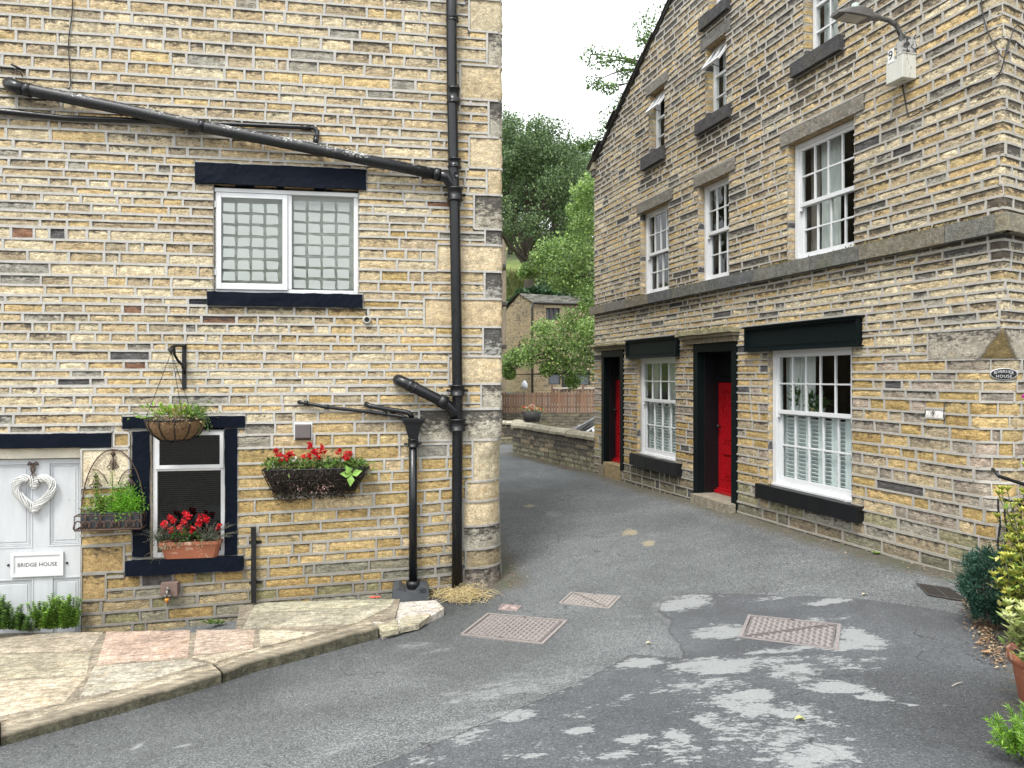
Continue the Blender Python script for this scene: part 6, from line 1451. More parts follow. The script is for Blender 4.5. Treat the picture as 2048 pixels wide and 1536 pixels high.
# ------------------------------------------------------------------ covers in the road
def cover(name, label, px, tint, pat, cat='manhole cover', group='iron covers set in the road'):
    P = [ray(*p) for p in px]; cz = sum((p.z for p in P)) / 4; t = empty(name, (0, 0, 0)); tag(t, label, cat, group)
    def f(s, v, dz=0.0): p = P[0] * (1 - s) * (1 - v) + P[1] * s * (1 - v) + P[2] * s * v + P[3] * (1 - s) * v; return (p.x, p.y, p.z + .010 + dz)
    m_ = MB(); w = .035
    for (s0, s1, v0, v1) in ((0, w, 0, 1), (1 - w, 1, 0, 1), (w, 1 - w, 0, w), (w, 1 - w, 1 - w, 1)):
        m_.add([f(s0, v0), f(s1, v0), f(s1, v1), f(s0, v1)] + [f(s0, v0, -.03), f(s1, v0, -.03), f(s1, v1, -.03), f(s0, v1, -.03)], [(3, 2, 1, 0), (0, 1, 5, 4), (1, 2, 6, 5), (2, 3, 7, 6), (3, 0, 4, 7)], 0, tint)
    m_.build('frame', M['coverm'], t)
    m_ = MB(); g0 = w + .012
    m_.add([f(g0, g0, -.004), f(1 - g0, g0, -.004), f(1 - g0, 1 - g0, -.004), f(g0, 1 - g0, -.004)], [(3, 2, 1, 0)], 0, tuple(c * .55 for c in tint))
    nx, ny = pat[:2]
    for i in range(nx):
        for j in range(ny):
            s = g0 + .02 + (1 - 2 * g0 - .04) * (i + .5) / nx; v = g0 + .02 + (1 - 2 * g0 - .04) * (j + .5) / ny; a, b = (.36 / nx, .22 / ny) if (i + j) % 2 else (.22 / nx, .38 / ny)
            if pat[2] == 'diag' and abs(s - (1 - v if nx > 13 else v)) < .045: continue
            sh = .12 / nx if (i + j) % 2 else -.12 / nx
            m_.add([f(s - a - sh, v - b, -.004), f(s + a - sh, v - b, -.004), f(s + a + sh, v + b, -.004), f(s - a + sh, v + b, -.004), f(s - a * .75 - sh, v - b * .75, .003), f(s + a * .75 - sh, v - b * .75, .003), f(s + a * .75 + sh, v + b * .75, .003), f(s - a * .75 + sh, v + b * .75, .003)], [(4, 7, 6, 5), (0, 4, 5, 1), (1, 5, 6, 2), (2, 6, 7, 3), (3, 7, 4, 0)], 0, tint)
    if pat[2] == 'diag':
        for e in (-.03, .03): y0_, y1_ = (1 - g0 - .02, g0 + .02) if nx > 13 else (g0 + .02, 1 - g0 - .02); m_.add([f(g0 + .03 + e, y0_, .003), f(g0 + .045 + e, y0_, .003), f(1 - g0 - .02 + e - .015, y1_, .003), f(1 - g0 - .03 + e - .02, y1_, .003)], [(0, 1, 2, 3), (3, 2, 1, 0)], 0, tuple(c * .6 for c in tint))
    for s, v in ((.5, .05), (.5, .95)): m_.add([f(s - .02, v - .012, .004), f(s + .02, v - .012, .004), f(s + .02, v + .012, .004), f(s - .02, v + .012, .004)], [(3, 2, 1, 0)], 0, (.02, .02, .02))
    m_.build('lid', M['coverm'], t)
M['coverm'] = tint_mat('worn_iron_cover', .6, .3, 40, .5)
IR = (.255, .225, .215)
cover('manhole_cover', 'large reddish-grey ribbed manhole cover nearest the left house', [(975, 1227), (1136, 1242), (1086, 1290), (920, 1270)], IR, (17, 15, ''))
cover('manhole_cover', 'smaller studded manhole cover beyond the large one, in the middle of the lane', [(1142, 1185), (1242, 1194), (1219, 1218), (1118, 1207)], (.30, .27, .25), (12, 9, 'diag'))
cover('stopcock_cover', 'very small square iron cover between the two left manhole covers', [(1005, 1209), (1043, 1213), (1034, 1222), (997, 1219)], (.36, .28, .26), (2, 1, ''), 'stopcock cover')
cover('manhole_cover', 'rectangular diagonal-split manhole cover in the dark tarmac on the right', [(1496, 1231), (1682, 1250), (1676, 1302), (1478, 1276)], (.235, .21, .205), (15, 12, 'diag'))
# road gully grate
P = [ray(*p) for p in ((1832, 1168), (1900, 1178), (1940, 1206), (1856, 1192))]; t = empty('drain_grate', (0, 0, 0)); tag(t, 'rusty slotted iron drain grate by the foot of the right house', 'drain grate')
def f_(s, v, dz=0.0): p = P[0] * (1 - s) * (1 - v) + P[1] * s * (1 - v) + P[2] * s * v + P[3] * (1 - s) * v; return (p.x, p.y, p.z + .012 + dz)
m_ = MB()
def strip(s0, s1, v0, v1, tnt=(.055, .048, .042), h=.0):
    m_.add([f_(s0, v0, h), f_(s1, v0, h), f_(s1, v1, h), f_(s0, v1, h)] + [f_(s0, v0, -.006), f_(s1, v0, -.006), f_(s1, v1, -.006), f_(s0, v1, -.006)], [(3, 2, 1, 0), (0, 1, 5, 4), (1, 2, 6, 5), (2, 3, 7, 6), (3, 0, 4, 7)], 0, tnt)
for a, b, c, d in ((0, .04, 0, 1), (.96, 1, 0, 1), (.04, .96, 0, .05), (.04, .96, .95, 1), (.49, .53, .05, .95)): strip(a, b, c, d)
for k in range(1, 9): strip(.04, .96, k / 9 - .012, k / 9 + .012, h=-.001)
m_.build('grille', M['coverm'], t); m_ = MB(); m_.add([f_(.02, .02, -.007), f_(.98, .02, -.007), f_(.98, .98, -.007), f_(.02, .98, -.007)], [(3, 2, 1, 0)], 0, (.006, .006, .006)); m_.build('pit', M['tint'], t)
# ------------------------------------------------------------------ railing and plants on the right
rl = empty('iron_railing', (0, 0, 0)); tag(rl, 'black wrought-iron railing with wavy bars beside the right house corner', 'railing')
r0 = Vector((4.17, 6.42, 0)); r1 = Vector((4.9, 5.35, 0)); zt0 = .90; zt1 = .62; zb_ = .10
mb = MB(); mb.tube([r0 + Vector((0, 0, zt0 + .04)), r1 + Vector((0, 0, zt1 + .02))], .016, 6); mb.tube([r0 + Vector((0, 0, zt0 - .14)), r1 + Vector((0, 0, zt1 - .16))], .012, 6); mb.tube([r0 + Vector((0, 0, zb_)), r1 + Vector((0, 0, zb_ - .05))], .012, 6); mb.tube([r0 + Vector((.02, .12, zt0 + .09)), r0 + Vector((0, 0, zt0 + .04))], .014, 6); mb.build('rail', M['iron'], rl)
for k in range(26):
    b = r0.lerp(r1, k / 25); zt = (zt0 + (zt1 - zt0) * k / 25) - .14; n = 22; A = .011; mb = MB()
    mb.tube([b + Vector((A * math.sin(i / n * 12.5 + k) * .8, A * math.cos(i / n * 12.5 + k) * .5, zb_ + (zt - zb_) * i / n)) for i in range(n + 1)], .0085, 6); mb.build('bar', M['iron'], rl)
def plant(name, label, cat, loc, fn, group='potted and bedded plants along the right edge'):
    t = empty(name, loc); tag(t, label, cat, group); fn(t, Vector(loc)); return t
# everything in a plant is modelled about its own base
def euonymus(name, label, loc, h, r, tints, n, L, lean=(0, 0), stems=26, low=.45):
    t = empty(name, loc); tag(t, label, 'shrub', 'shrubs along the right edge'); sm = MB(); mb = MB()
    for _ in range(stems):
        a_ = rng.uniform(0, 6.28); rr_ = r * rng.uniform(.2, 1) ** .7; hh = h * rng.uniform(low, 1) * (1 - .25 * (rr_ / r) ** 2); tip = Vector((math.cos(a_) * rr_ + lean[0] * hh, math.sin(a_) * rr_ + lean[1] * hh, hh)); b = Vector((rng.gauss(0, .04), rng.gauss(0, .04), 0)); mid_ = b.lerp(tip, .55) + Vector((0, 0, hh * .1))
        sm.tube([b, mid_, tip], [.008, .006, .003], 5, tint=(.12, .13, .05))
        for k in range(n):
            s = .25 + .75 * (k / n); q = (b.lerp(mid_, s / .55) if s < .55 else mid_.lerp(tip, (s - .55) / .45)); q = q + rv(.028)
            for j in range(3):
                a2 = rng.uniform(0, 6.28); leaf(mb, q, Vector((math.cos(a2), math.sin(a2), .9)), Vector((math.cos(a2), math.sin(a2), -.8)) * -1, L * rng.uniform(.7, 1.2), L * .5, rng.choice(tints), .2)
        for j in range(9): a2 = j * .7; leaf(mb, tip, Vector((math.cos(a2) * .6, math.sin(a2) * .6, 1)), Vector((math.cos(a2), math.sin(a2), -.5)) * -1, L * 1.1, L * .5, rng.choice(tints[:3]), .2)
    sm.build('stems', M['leaf'], t); mb.build('foliage', M['leaf'], t); return t
YEL = [(.55, .52, .10), (.44, .46, .09), (.30, .38, .07), (.12, .22, .04), (.60, .56, .20), (.07, .14, .03)]
PALE = [(.52, .55, .22), (.42, .48, .16), (.58, .60, .32), (.24, .34, .09), (.34, .42, .14)]
euonymus('euonymus_bush', 'tall yellow-variegated evergreen bush in front of the railing', (3.72, 5.2, -.02), 1.26, .31, YEL, 13, .058, stems=72)
euonymus('euonymus_bush', 'lower yellow-edged evergreen bush hanging over the kerb between conifer and pot', (3.43, 4.95, -.02), .70, .22, YEL, 12, .056, (.02, 0), stems=40)
cf = empty('dwarf_conifer', (3.54, 5.50, -.03)); tag(cf, 'small blue-green feathery conifer at the foot of the house corner', 'conifer', 'shrubs along the right edge'); mb = MB(); sm = MB()
for _ in range(1500):
    z = rng.uniform(.03, .50); rr_ = (.19 + .05 * math.sin(z * 31 + rng.uniform(0, 1.5))) * math.sin(min(1, (z + .10) / .36) * 1.57) * (1 if z < .30 else max(.12, 1 - ((z - .30) / .22) ** 2)); a_ = rng.uniform(0, 6.28); q = Vector((math.cos(a_) * rr_ * rng.uniform(.6, 1), math.sin(a_) * rr_ * rng.uniform(.6, 1), z))
    d = Vector((math.cos(a_) * .7, math.sin(a_) * .7, .9)) + rv(.25)
    for j in range(6): leaf(mb, q + d * .012 * j, d + rv(.7), rv(), .036, .010, rng.choice([(.030, .085, .060), (.045, .12, .085), (.02, .055, .04), (.07, .16, .11)]), .1)
for k in range(9): a_ = k * .7; sm.tube([(0, 0, 0), (math.cos(a_) * .06, math.sin(a_) * .06, .16), (math.cos(a_) * .12, math.sin(a_) * .12, .36)], .007, 5, tint=(.10, .07, .05))
mb.build('foliage', M['leaf'], cf); sm.build('stems', M['leaf'], cf)
pt = empty('terracotta_pot', (2.91, 4.06, g(2.86, 4.06))); tag(pt, 'tall weathered terracotta pot standing on the tarmac at the right edge', 'plant pot'); mb = MB()
mb.lathe([(0, .0), (.125, .0), (.135, .01), (.172, .23), (.176, .24), (.192, .245), (.196, .30), (.180, .305), (.172, .27), (0, .265)], 36); mb.build('pot', M['terra'], pt); mb = MB(); mb.lathe([(.172, .272), (.1, .285), (0, .29)], 24); mb.build('soil', M['dirt'], pt)
euonymus('potted_shrub', 'pale cream-and-green variegated shrub growing in the terracotta pot', (2.86, 3.98, g(2.86, 4.06) + .27), .33, .22, PALE, 11, .056, stems=46, low=.02)
pw = empty('planter_box', (2.45, 3.32, g(2.45, 3.32))); tag(pw, 'white planter at the bottom right corner with a pink flower', 'planter'); mb = MB()
mb.lathe([(0, 0), (.14, 0), (.16, .02), (.175, .17), (.165, .17), (.15, .14), (0, .14)], 4, a0=.6, a1=.6 + 6.2832, smooth=False); mb.build('box', paint('white_planter', (.62, .63, .66), .5, .05, (.3, .3, .3)), pw, .006)
mb = MB(); mb.lathe([(.15, .142), (0, .15)], 4, a0=.6, a1=.6 + 6.2832); mb.build('soil', M['dirt'], pw)
mb = MB(); bunch(mb, (0, 0, .20), (.08, .08, .03), 160, .05, .02, GR, .8)
for _ in range(30): a_ = rng.uniform(0, 6.28); b = Vector((rng.gauss(0, .05), rng.gauss(0, .05), .14)); leaf(mb, b, Vector((math.cos(a_), math.sin(a_), 1.2)), rv(), .18, .012, rng.choice([(.13, .18, .14), (.22, .27, .2), (.08, .12, .08)]), .1, curl=.4)
mb.build('foliage', M['leaf'], pw); mb = MB(); [flower(mb, Vector((-.035, -.1, .26)) + rv(.008), .028, (.72, .06, .16), 9) for _ in range(3)]; mb.build('flower', M['petal'], pw)
fe = empty('feathery_plant', (2.33, 3.44, g(2.33, 3.44))); tag(fe, 'bright lime feathery plant beside the white planter at the bottom right', 'plant', 'shrubs along the right edge'); mb = MB(); sm = MB()
for _ in range(34):
    b = Vector((rng.gauss(.05, .03), rng.gauss(0, .03), .02)); tip = b + Vector((rng.gauss(-.02, .06), rng.gauss(0, .05), rng.uniform(.08, .20))); sm.tube([b, tip], .003, 4, tint=(.16, .26, .05))
    for k in range(14):
        q = b.lerp(tip, .2 + .8 * k / 14)
        for j in range(5): leaf(mb, q, (tip - b).normalized() + rv(.6), rv(), .034, .006, rng.choice([(.22, .44, .05), (.32, .54, .08), (.15, .32, .04)]), .1)
mb.build('foliage', M['leaf'], fe); sm.build('stems', M['leaf'], fe)
pf = empty('foxglove', (4.02, 5.85, -.02)); tag(pf, 'tall stem with a magenta flower showing at the right edge of the photo', 'flower', None); mb = MB(); mb.tube([(0, 0, 0), (.02, 0, .9), (0, -.02, 1.70)], .007, 5, tint=(.12, .2, .06)); mb.build('stem', M['leaf'], pf)
mb = MB(); [flower(mb, Vector((-.01, -.03, 1.66)) + rv(.014), .028, (.55, .03, .40), 8) for _ in range(6)]; mb.build('flower', M['petal'], pf)
# low stones edging the bed
for (px, py, s, lb) in ((1978, 1250, .17, 'long pale edging stone beside the conifer'), (1955, 1195, .10, 'small edging stone at the foot of the house corner')):
    p = ray(px, py); o = empty('edging_stone', (p.x + .10, p.y, p.z)); tag(o, lb, 'edging stone', 'stones edging the bed'); o.rotation_euler = (0, 0, R_(-62)); mb = MB(); rough_block(mb, -s, s, -.06, .06, -.05, .10, .010, .05, (.27, .25, .22), .1); mb.build('stone', M['trim'], o, .012)
# weed at the wall foot, fallen leaves
wd = empty('weed', ray(1752, 1108)); tag(wd, 'small green weed at the foot of the wall below the big window', 'weed'); mb = MB()
for k in range(16): a_ = k * .8; leaf(mb, Vector((0, 0, .005)), Vector((math.cos(a_), math.sin(a_), .5)), Vector((0, 0, 1)), .055, .024, rng.choice(GR + LIME), .2)
mb.build('foliage', M['leaf'], wd)
def scatter(mb, n, fn, tints, L=(.02, .045)):
    for _ in range(n):
        x, y = fn(); z = g(x, y) + .012 + rng.uniform(0, .012); a_ = rng.uniform(0, 6.28); leaf(mb, Vector((x, y, z)), Vector((math.cos(a_), math.sin(a_), rng.uniform(-.1, .25))), Vector((rng.gauss(0, .3), rng.gauss(0, .3), 1)), rng.uniform(*L), rng.uniform(.01, .022), rng.choice(tints), .25)
DL = [(.22, .12, .06), (.32, .20, .11), (.15, .085, .05), (.40, .30, .18), (.26, .20, .12), (.10, .06, .04)]
mb = MB(); la, lb_ = ray(1928, 1195), ray(1990, 1330)
def along(a, b, w): 
    def f():
        t = rng.random(); p = a.lerp(b, t); return p.x + rng.gauss(0, w), p.y + rng.gauss(0, w)
    return f
scatter(mb, 620, along(ray(1945, 1205), ray(1998, 1330), .045), DL); scatter(mb, 120, along(Vector((4.05, 6.9, 0)), Vector((2.75, 11.0, 0)), .10), DL, (.012, .03)); scatter(mb, 90, along(Vector((2.6, 11.4, 0)), Vector((1.6, 15.0, 0)), .10), DL + [(.4, .36, .28)], (.012, .03)); scatter(mb, 200, along(Vector((1.4, 15.6, 0)), Vector((.1, 18.4, 0)), .09), [(.34, .20, .08), (.25, .14, .06), (.18, .10, .05)], (.03, .07)); scatter(mb, 60, along(Vector((.05, 8.8, 0)), Vector((-.05, 10, 0)), .08), DL, (.02, .04))
tag(mb.build('leaf_litter', M['straw']), 'brown fallen leaves gathered along the kerb and wall feet', 'leaf litter', kind='stuff')
for (px, py, tn, L, lb) in ((1290, 1290, (.50, .46, .30), .05, 'pale fallen leaf in the middle of the road'), (1588, 1443, (.42, .42, .14), .06, 'yellow-green fallen leaf on the patched tarmac'), (1722, 1192, (.45, .40, .28), .05, 'pale fallen leaf near the drain grate')):
    p = ray(px, py); o = empty('fallen_leaf', p); tag(o, lb, 'leaf', 'single leaves fallen on the road'); mb = MB()
    for k in range(2): leaf(mb, Vector((k * .01, 0, .012)), Vector((1, .3 * k, .1)), Vector((0, 0, 1)), L, L * .55, tn, .35)
    mb.build('blade', M['straw'], o)
p = ray(1915, 1372); o = empty('twig', p); tag(o, 'short curved pale twig on the dark tarmac near the terracotta pot', 'stick'); mb = MB(); mb.tube([(-.05, -.03, .012), (0, .005, .014), (.05, .03, .012)], .003, 5, tint=(.4, .36, .3)); mb.build('stick', M['twig'], o)
# ------------------------------------------------------------------ beyond the corner: parapets, yard, fence, houses, trees, hill
def wall_line(name, label, cat, pts, h, th, z0, matk, cop=None, seed=1, group=None, copc=(.30, .275, .21), lens=(.18, .42), moss_low=True, hh=(.09, .14)):
    t = empty(name, (pts[0][0], pts[0][1], 0)); tag(t, label, cat, group)
    O = Vector((pts[0][0], pts[0][1], 0)); mb = MB()
    for (a, b) in zip(pts[:-1], pts[1:]):
        a, b = Vector((a[0], a[1], 0)) - O, Vector((b[0], b[1], 0)) - O; d = b - a; L = d.length; d.normalize(); nin = Vector((-d.y, d.x, 0))
        za, zb = z0 if not isinstance(z0, tuple) else z0; 
        def P(u, z, dd, a=a, d=d, nin=nin): q = a + d * u + nin * dd; return (q.x, q.y, z + za + (zb - za) * u / L)
        zs = courses(-.35, h - .02, lambda z: rng.uniform(*hh))
        zs = [z for z in zs if z < h - .05] + [h]
        def colw(u, z):
            if z > h * .42: return pick([(30, (.12, .105, .085), .6), (20, (.17, .145, .11), .5), (15, (.22, .185, .13), .45), (8, (.28, .23, .16), .3)])
            return pick([(30, (.27, .25, .17), .3), (20, (.22, .21, .14), .3), (20, (.19, .165, .12), .4), (8, (.32, .27, .18), .25)])
        lay_wall(mb, P, 0, L, zs, [], colw, lens, .012, .001, amp=.014, back=(-.35, h, []))
        mb.add([P(0, -.35, .014), P(L, -.35, .014), P(L, h - .01, .014), P(0, h - .01, .014), P(0, -1.2, th), P(L, -1.2, th), P(L, h - .01, th), P(0, h - .01, th)], [(2, 3, 7, 6), (4, 7, 6, 5)[::-1], (0, 4, 7, 3), (1, 2, 6, 5)], 0, (.12, .11, .08), .3)
        if cop:
            cm = MB(); u = -.03
            while u < L:
                e = min(L + .02, u + rng.uniform(.36, .46)); dz = rng.uniform(-.008, .008); kq = rng.uniform(.8, 1.12); c = tuple(x * kq for x in copc)
                g1 = .008; ov = .05; A_, B_ = u + g1, e - g1
                prof = [(-ov, 0), (-ov - .004, cop * .45), (-ov * .1 + .02, cop * .92), (th / 2, cop), (th - .02, cop * .92), (th + ov, cop * .45), (th + ov, 0)]
                v = [P(uu, h + dz + zz, yy) for uu in (A_, B_) for yy, zz in prof]; k = len(prof)
                cm.add(v, [(i, i + 1, k + i + 1, k + i) for i in range(k - 1)] + [tuple(range(k - 1, -1, -1)), tuple(range(k, 2 * k))], 0, c, .15)
                u = e
            cm.build('coping', M['trim'], t, .006)
    mb.build('wall', [M['dstone'], M['mortar3'], M['dstone']], t); return t
wall_line('parapet_wall', 'low dark mossy stone parapet with sloping coping stones beyond the right house', 'wall', [PB, (1.72, 15.36)], .66, .30, (g(*PB), g(1.7, 15.3)), 'dstone', .13)
wall_line('return_wall', 'end of the mossy parapet turning away from the lane', 'wall', [(.04, 21.4), (PB[0] + .0, PB[1] + .28)], .58, .28, (g(0, 21), g(*PB)), 'dstone', .12)
wall_line('bridge_wall', 'low stone wall with flat pale coping across the end of the lane', 'wall', [(-7, 22.7), (.02, 21.35)], .56, .3, (g(-7, 22.5) - .05, g(0, 21.3)), 'dstone', .10, copc=(.42, .39, .31))
# yard retaining wall and picket fence
F_ = 1500.
rt = empty('retaining_wall', (4, 33, -1.0)); tag(rt, 'mossy stone retaining wall below the brown picket fence', 'wall'); mb = MB(); rough_block(mb, -12, 12, 0, .4, -.3, 1.18, .03, .25); mb.build('wall', M['coursedm'], rt)
fe_ = empty('picket_fence', (4, 33, .18)); tag(fe_, 'weathered brown wooden picket fence on the retaining wall', 'fence'); x = -5.0; pi = 0
bk_ = MB()
for zz in (.22, .70): bk_.box(-9, 9, .03, .07, zz, zz + .07, 0, (.10, .06, .04))
bk_.build('rail', M['wood'] if 'wood' in M else M['tint'], fe_)
mb = MB()
while x < 5.2:
    w = rng.uniform(.085, .10); h = .90 + rng.uniform(-.03, .03) ; kq = rng.uniform(.72, 1.3); c = tuple(q * kq for q in (.175, .098, .058)); 
    mb = MB(); mb.add([(x, 0, 0), (x + w, 0, 0), (x + w, 0, h - .04), (x + w / 2, 0, h), (x, 0, h - .04), (x, .022, 0), (x + w, .022, 0), (x + w, .022, h - .04), (x + w / 2, .022, h), (x, .022, h - .04)], [(0, 1, 2, 3, 4), (9, 8, 7, 6, 5)] + [(i, i + 5, (i + 1) % 5 + 5, (i + 1) % 5) for i in range(5)], 0, c)
    if -5 < x < 1.2: mb.build('picket', M['tint'], fe_)
    else:
        fe_.setdefault('x', 0) if False else None; mb.build('picket', M['tint'], fe_) if x < -7 else None
        x += 0
    x += w + rng.uniform(.008, .03) * (1 if x < -3 else 1.6)
# second rustic fence behind
f2 = empty('rustic_fence', (3.5, 36.5, .55)); tag(f2, 'low rustic rail fence with a pale top board behind the picket fence', 'fence'); mb = MB(); mb.box(-1.6, 4, 0, .05, .62, .70, 0, (.42, .38, .32)); mb.build('rail', M['tint'], f2)
for k in range(4):
    mb = MB(); mb.box(-1.6 + k * 1.5, -1.5 + k * 1.5, -.05, .05, -.3, .85, 0, (.16, .10, .07)); mb.build('post', M['tint'], f2)
for k in range(34): mb = MB(); kq = rng.uniform(.7, 1.2); xx = -1.5 + k * .16; mb.box(xx, xx + .10, .052, .07, -.1, .60 + rng.uniform(-.03, .03), 0, tuple(q * kq for q in (.18, .11, .075))); mb.build('paling', M['tint'], f2)
# stone cottage
def houseF(px, Y): return (px - HX) / FPX * Y
def zz(py, Y): return EYE + (HY - py) / FPX * Y
ct = empty('stone_cottage', (houseF(1068, 40), 40, .2)); tag(ct, 'small stone cottage with a stone-slate roof behind the picket fence', 'house')
O = Vector((houseF(1068, 40), 40, .2)); gl = Vector((houseF(1011, 43.2), 43.2, .2)) - O; fr_ = Vector((5.4, 1.3, 0)); ez = zz(607, 40) - .2; apz = zz(588, 41.6) - .2
mb = MB(); dg = gl.normalized(); df = fr_.normalized()
def q3(a, u, z): return (a.x * u, a.y * u, z)
LG = gl.length; LF = fr_.length
# gable end with its apex
mb.add([(0, 0, -.6), (gl.x, gl.y, -.6), (gl.x, gl.y, ez - .1), (gl.x * .48, gl.y * .48, apz), (0, 0, ez)], [(1, 0, 4, 3, 2)])
nb2 = Vector((dg.x, dg.y, 0))
# front wall with openings
ops = [(1092, 1119, 641, 616), (1097, 1121, 769, 741), (1123, 1141, 800, 741), (1149, 1180, 770, 741)]
def fu(px):
    k = (px - HX) / FPX; return (k * O.y - O.x) / (df.x - k * df.y)
oo = []
for (x0, x1, y0, y1) in ops:
    u0, u1 = fu(x0), fu(x1); Ym = O.y + df.y * (u0 + u1) / 2; oo.append((u0, u1, zz(y0, Ym) - .2, zz(y1, Ym) - .2))
us = sorted({0, LF} | {e for o in oo for e in o[:2]}); zs_ = sorted({-.6, ez} | {e for o in oo for e in o[2:]})
for a, b in zip(us[:-1], us[1:]):
    for c, d in zip(zs_[:-1], zs_[1:]):
        if any(o[0] < (a + b) / 2 < o[1] and o[2] < (c + d) / 2 < o[3] for o in oo): continue
        mb.add([(df.x * a, df.y * a, c), (df.x * b, df.y * b, c), (df.x * b, df.y * b, d), (df.x * a, df.y * a, d)], [(0, 1, 2, 3)])
e_ = fr_ + gl; mb.add([(fr_.x, fr_.y, -.6), (e_.x, e_.y, -.6), (e_.x, e_.y, ez), (fr_.x + gl.x * .48, fr_.y + gl.y * .48, apz), (fr_.x, fr_.y, ez), (gl.x, gl.y, -.6), (gl.x, gl.y, ez)], [(0, 1, 2, 3, 4), (1, 5, 6, 2)])
mb.build('wall', M['coursed'], ct)
for i, o in enumerate(oo):
    mb = MB(); nin = Vector((-df.y, df.x, 0)) 
    def W_(u, z, d): q = df * u + nin * d; return (q.x, q.y, z)
    def bx(m_, u0, u1, d0, d1, z0, z1, tnt): m_.add([W_(u, z, d) for z in (z0, z1) for d in (d0, d1) for u in (u0, u1)], [(0, 2, 3, 1), (4, 5, 7, 6), (0, 1, 5, 4), (2, 6, 7, 3), (0, 4, 6, 2), (1, 3, 7, 5)], 0, tnt)
    w = .05; dk = (.05, .045, .045)
    bx(mb, o[0], o[0] + w, .08, .14, o[2], o[3], dk); bx(mb, o[1] - w, o[1], .08, .14, o[2], o[3], dk); bx(mb, o[0] + w, o[1] - w, .08, .14, o[3] - w, o[3], dk); bx(mb, o[0] + w, o[1] - w, .08, .14, o[2], o[2] + w, dk)
    if i == 0: 
        for s in (.33, .66): u = o[0] + (o[1] - o[0]) * s; bx(mb, u - .05, u + .05, .0, .14, o[2], o[3], (.04, .035, .035))
    f_w = mb.build('window' if i != 2 else 'door', M['tint'], ct)
    m2 = MB(); bx(m2, o[0] + w, o[1] - w, .11, .12, o[2] + w, o[3] - w, (.10, .115, .13) if i != 2 else (.02, .02, .022)); m2.build('pane', M['tintg'] if i != 2 else M['tint'], f_w)
    m3 = MB(); bx(m3, o[0] - .12, o[1] + .12, -.03, .1, o[3], o[3] + .16, (.34, .28, .18)); m3.build('lintel', M['tint'], ct)
rf = MB(); ap0 = gl * .48; 
def rp_(s, t, side): # s along ridge, t down slope
    base = ap0 if True else 0; e = Vector((0, 0, 0)) if side == 0 else gl; p = ap0.lerp(e, t) + fr_ * s; sag = -.10 * math.sin(math.pi * s) ; return Vector((p.x, p.y, apz + (ez - apz) * t + .05 + sag * (1 - t * .4)))
for side in (0, 1):
    nrow = 11
    for r in range(nrow):
        s = -.02
        while s < 1.02:
            e = s + rng.uniform(.05, .10); t0, t1 = r / nrow, (r + 1.25) / nrow; lift = rng.uniform(.02, .07); c = rng.choice([(.17, .165, .15), (.13, .125, .11), (.21, .20, .18), (.10, .098, .085), (.15, .155, .13)])
            A_, B_, C_, D_ = rp_(s, t0, side), rp_(e, t0, side), rp_(e, min(t1, 1.1), side), rp_(s, min(t1, 1.1), side); up = Vector((0, 0, lift))
            rf.add([tuple(A_), tuple(B_), tuple(C_ + up), tuple(D_ + up), tuple(C_), tuple(D_)], [(0, 1, 2, 3), (3, 2, 4, 5)], 0, c, .2); s = e
rf.build('roof', M['slate'], ct)
mb = MB(); mb.tube([(-.02, -.12, ez + .02), (fr_.x, fr_.y - .12, ez + .02)], .06, 6); mb.tube([(-.05, -.1, ez), (-.12, -.05, ez - .3), (-.1, -.05, ez - .5), (-.1, -.05, -.4)], .05, 6); mb.build('gutter', M['cable'], ct)
# tall terrace seen edge-on behind the left house
tb = empty('stone_terrace', (houseF(1012.5, 37), 37, .1)); tag(tb, 'sliver of a tall stone terrace just past the corner of the left house', 'house'); mb = MB()
mb.box(-7, 0, -7, 0, -.6, zz(487, 37) - .1); 
mb.v[-1][:, 0] += np.where(mb.v[-1][:, 1] < -3, -.72, 0) * (mb.v[-1][:, 0] > -1); mb.build('wall', M['coursed'], tb)
mb = MB(); h_ = zz(487, 37) - .1; mb.add([(-7.2, -7.2, h_), (-.65, -7.2, h_), (.12, .1, h_), (-7.2, .1, h_), (-4, -7, h_ + 1.6), (-4, 0, h_ + 1.6)], [(0, 1, 4), (1, 2, 5, 4), (2, 3, 5), (3, 0, 4, 5)], 0, (.13, .12, .10), .2); mb.build('roof', M['slate'], tb)
for zc in (540, 613, 697):
    z = zz(zc, 35.5) - .1
    for yy0, yy1 in ((-2.4, -1.3), (-5.2, -4.0)):
        xf = .72 * yy1 / 7; mb = MB(); mb.box(xf - .12, xf + .14, yy0, yy1, z, z + .14, 0, (.12, .115, .11)); mb.build('window_sill', M['tint'], tb)
        mb = MB(); mb.box(xf - .12, xf + .035, yy0 + .1, yy1 - .1, z + .14, z + 1.3, 0, (.45, .36, .28)); mb.build('window', M['tint'], tb)
bg_ = empty('carrier_bag', (houseF(1049, 38.6), 38.6, zz(778, 38.6))); tag(bg_, 'white plastic bag hanging by the cottage gable wall', 'bag'); mb = MB(); mb.lathe([(0, -.0), (.12, .02), (.17, .15), (.15, .28), (.07, .40), (.03, .45)], 12, tint=(.6, .62, .66)); mb.build('bag', M['tint'], bg_)
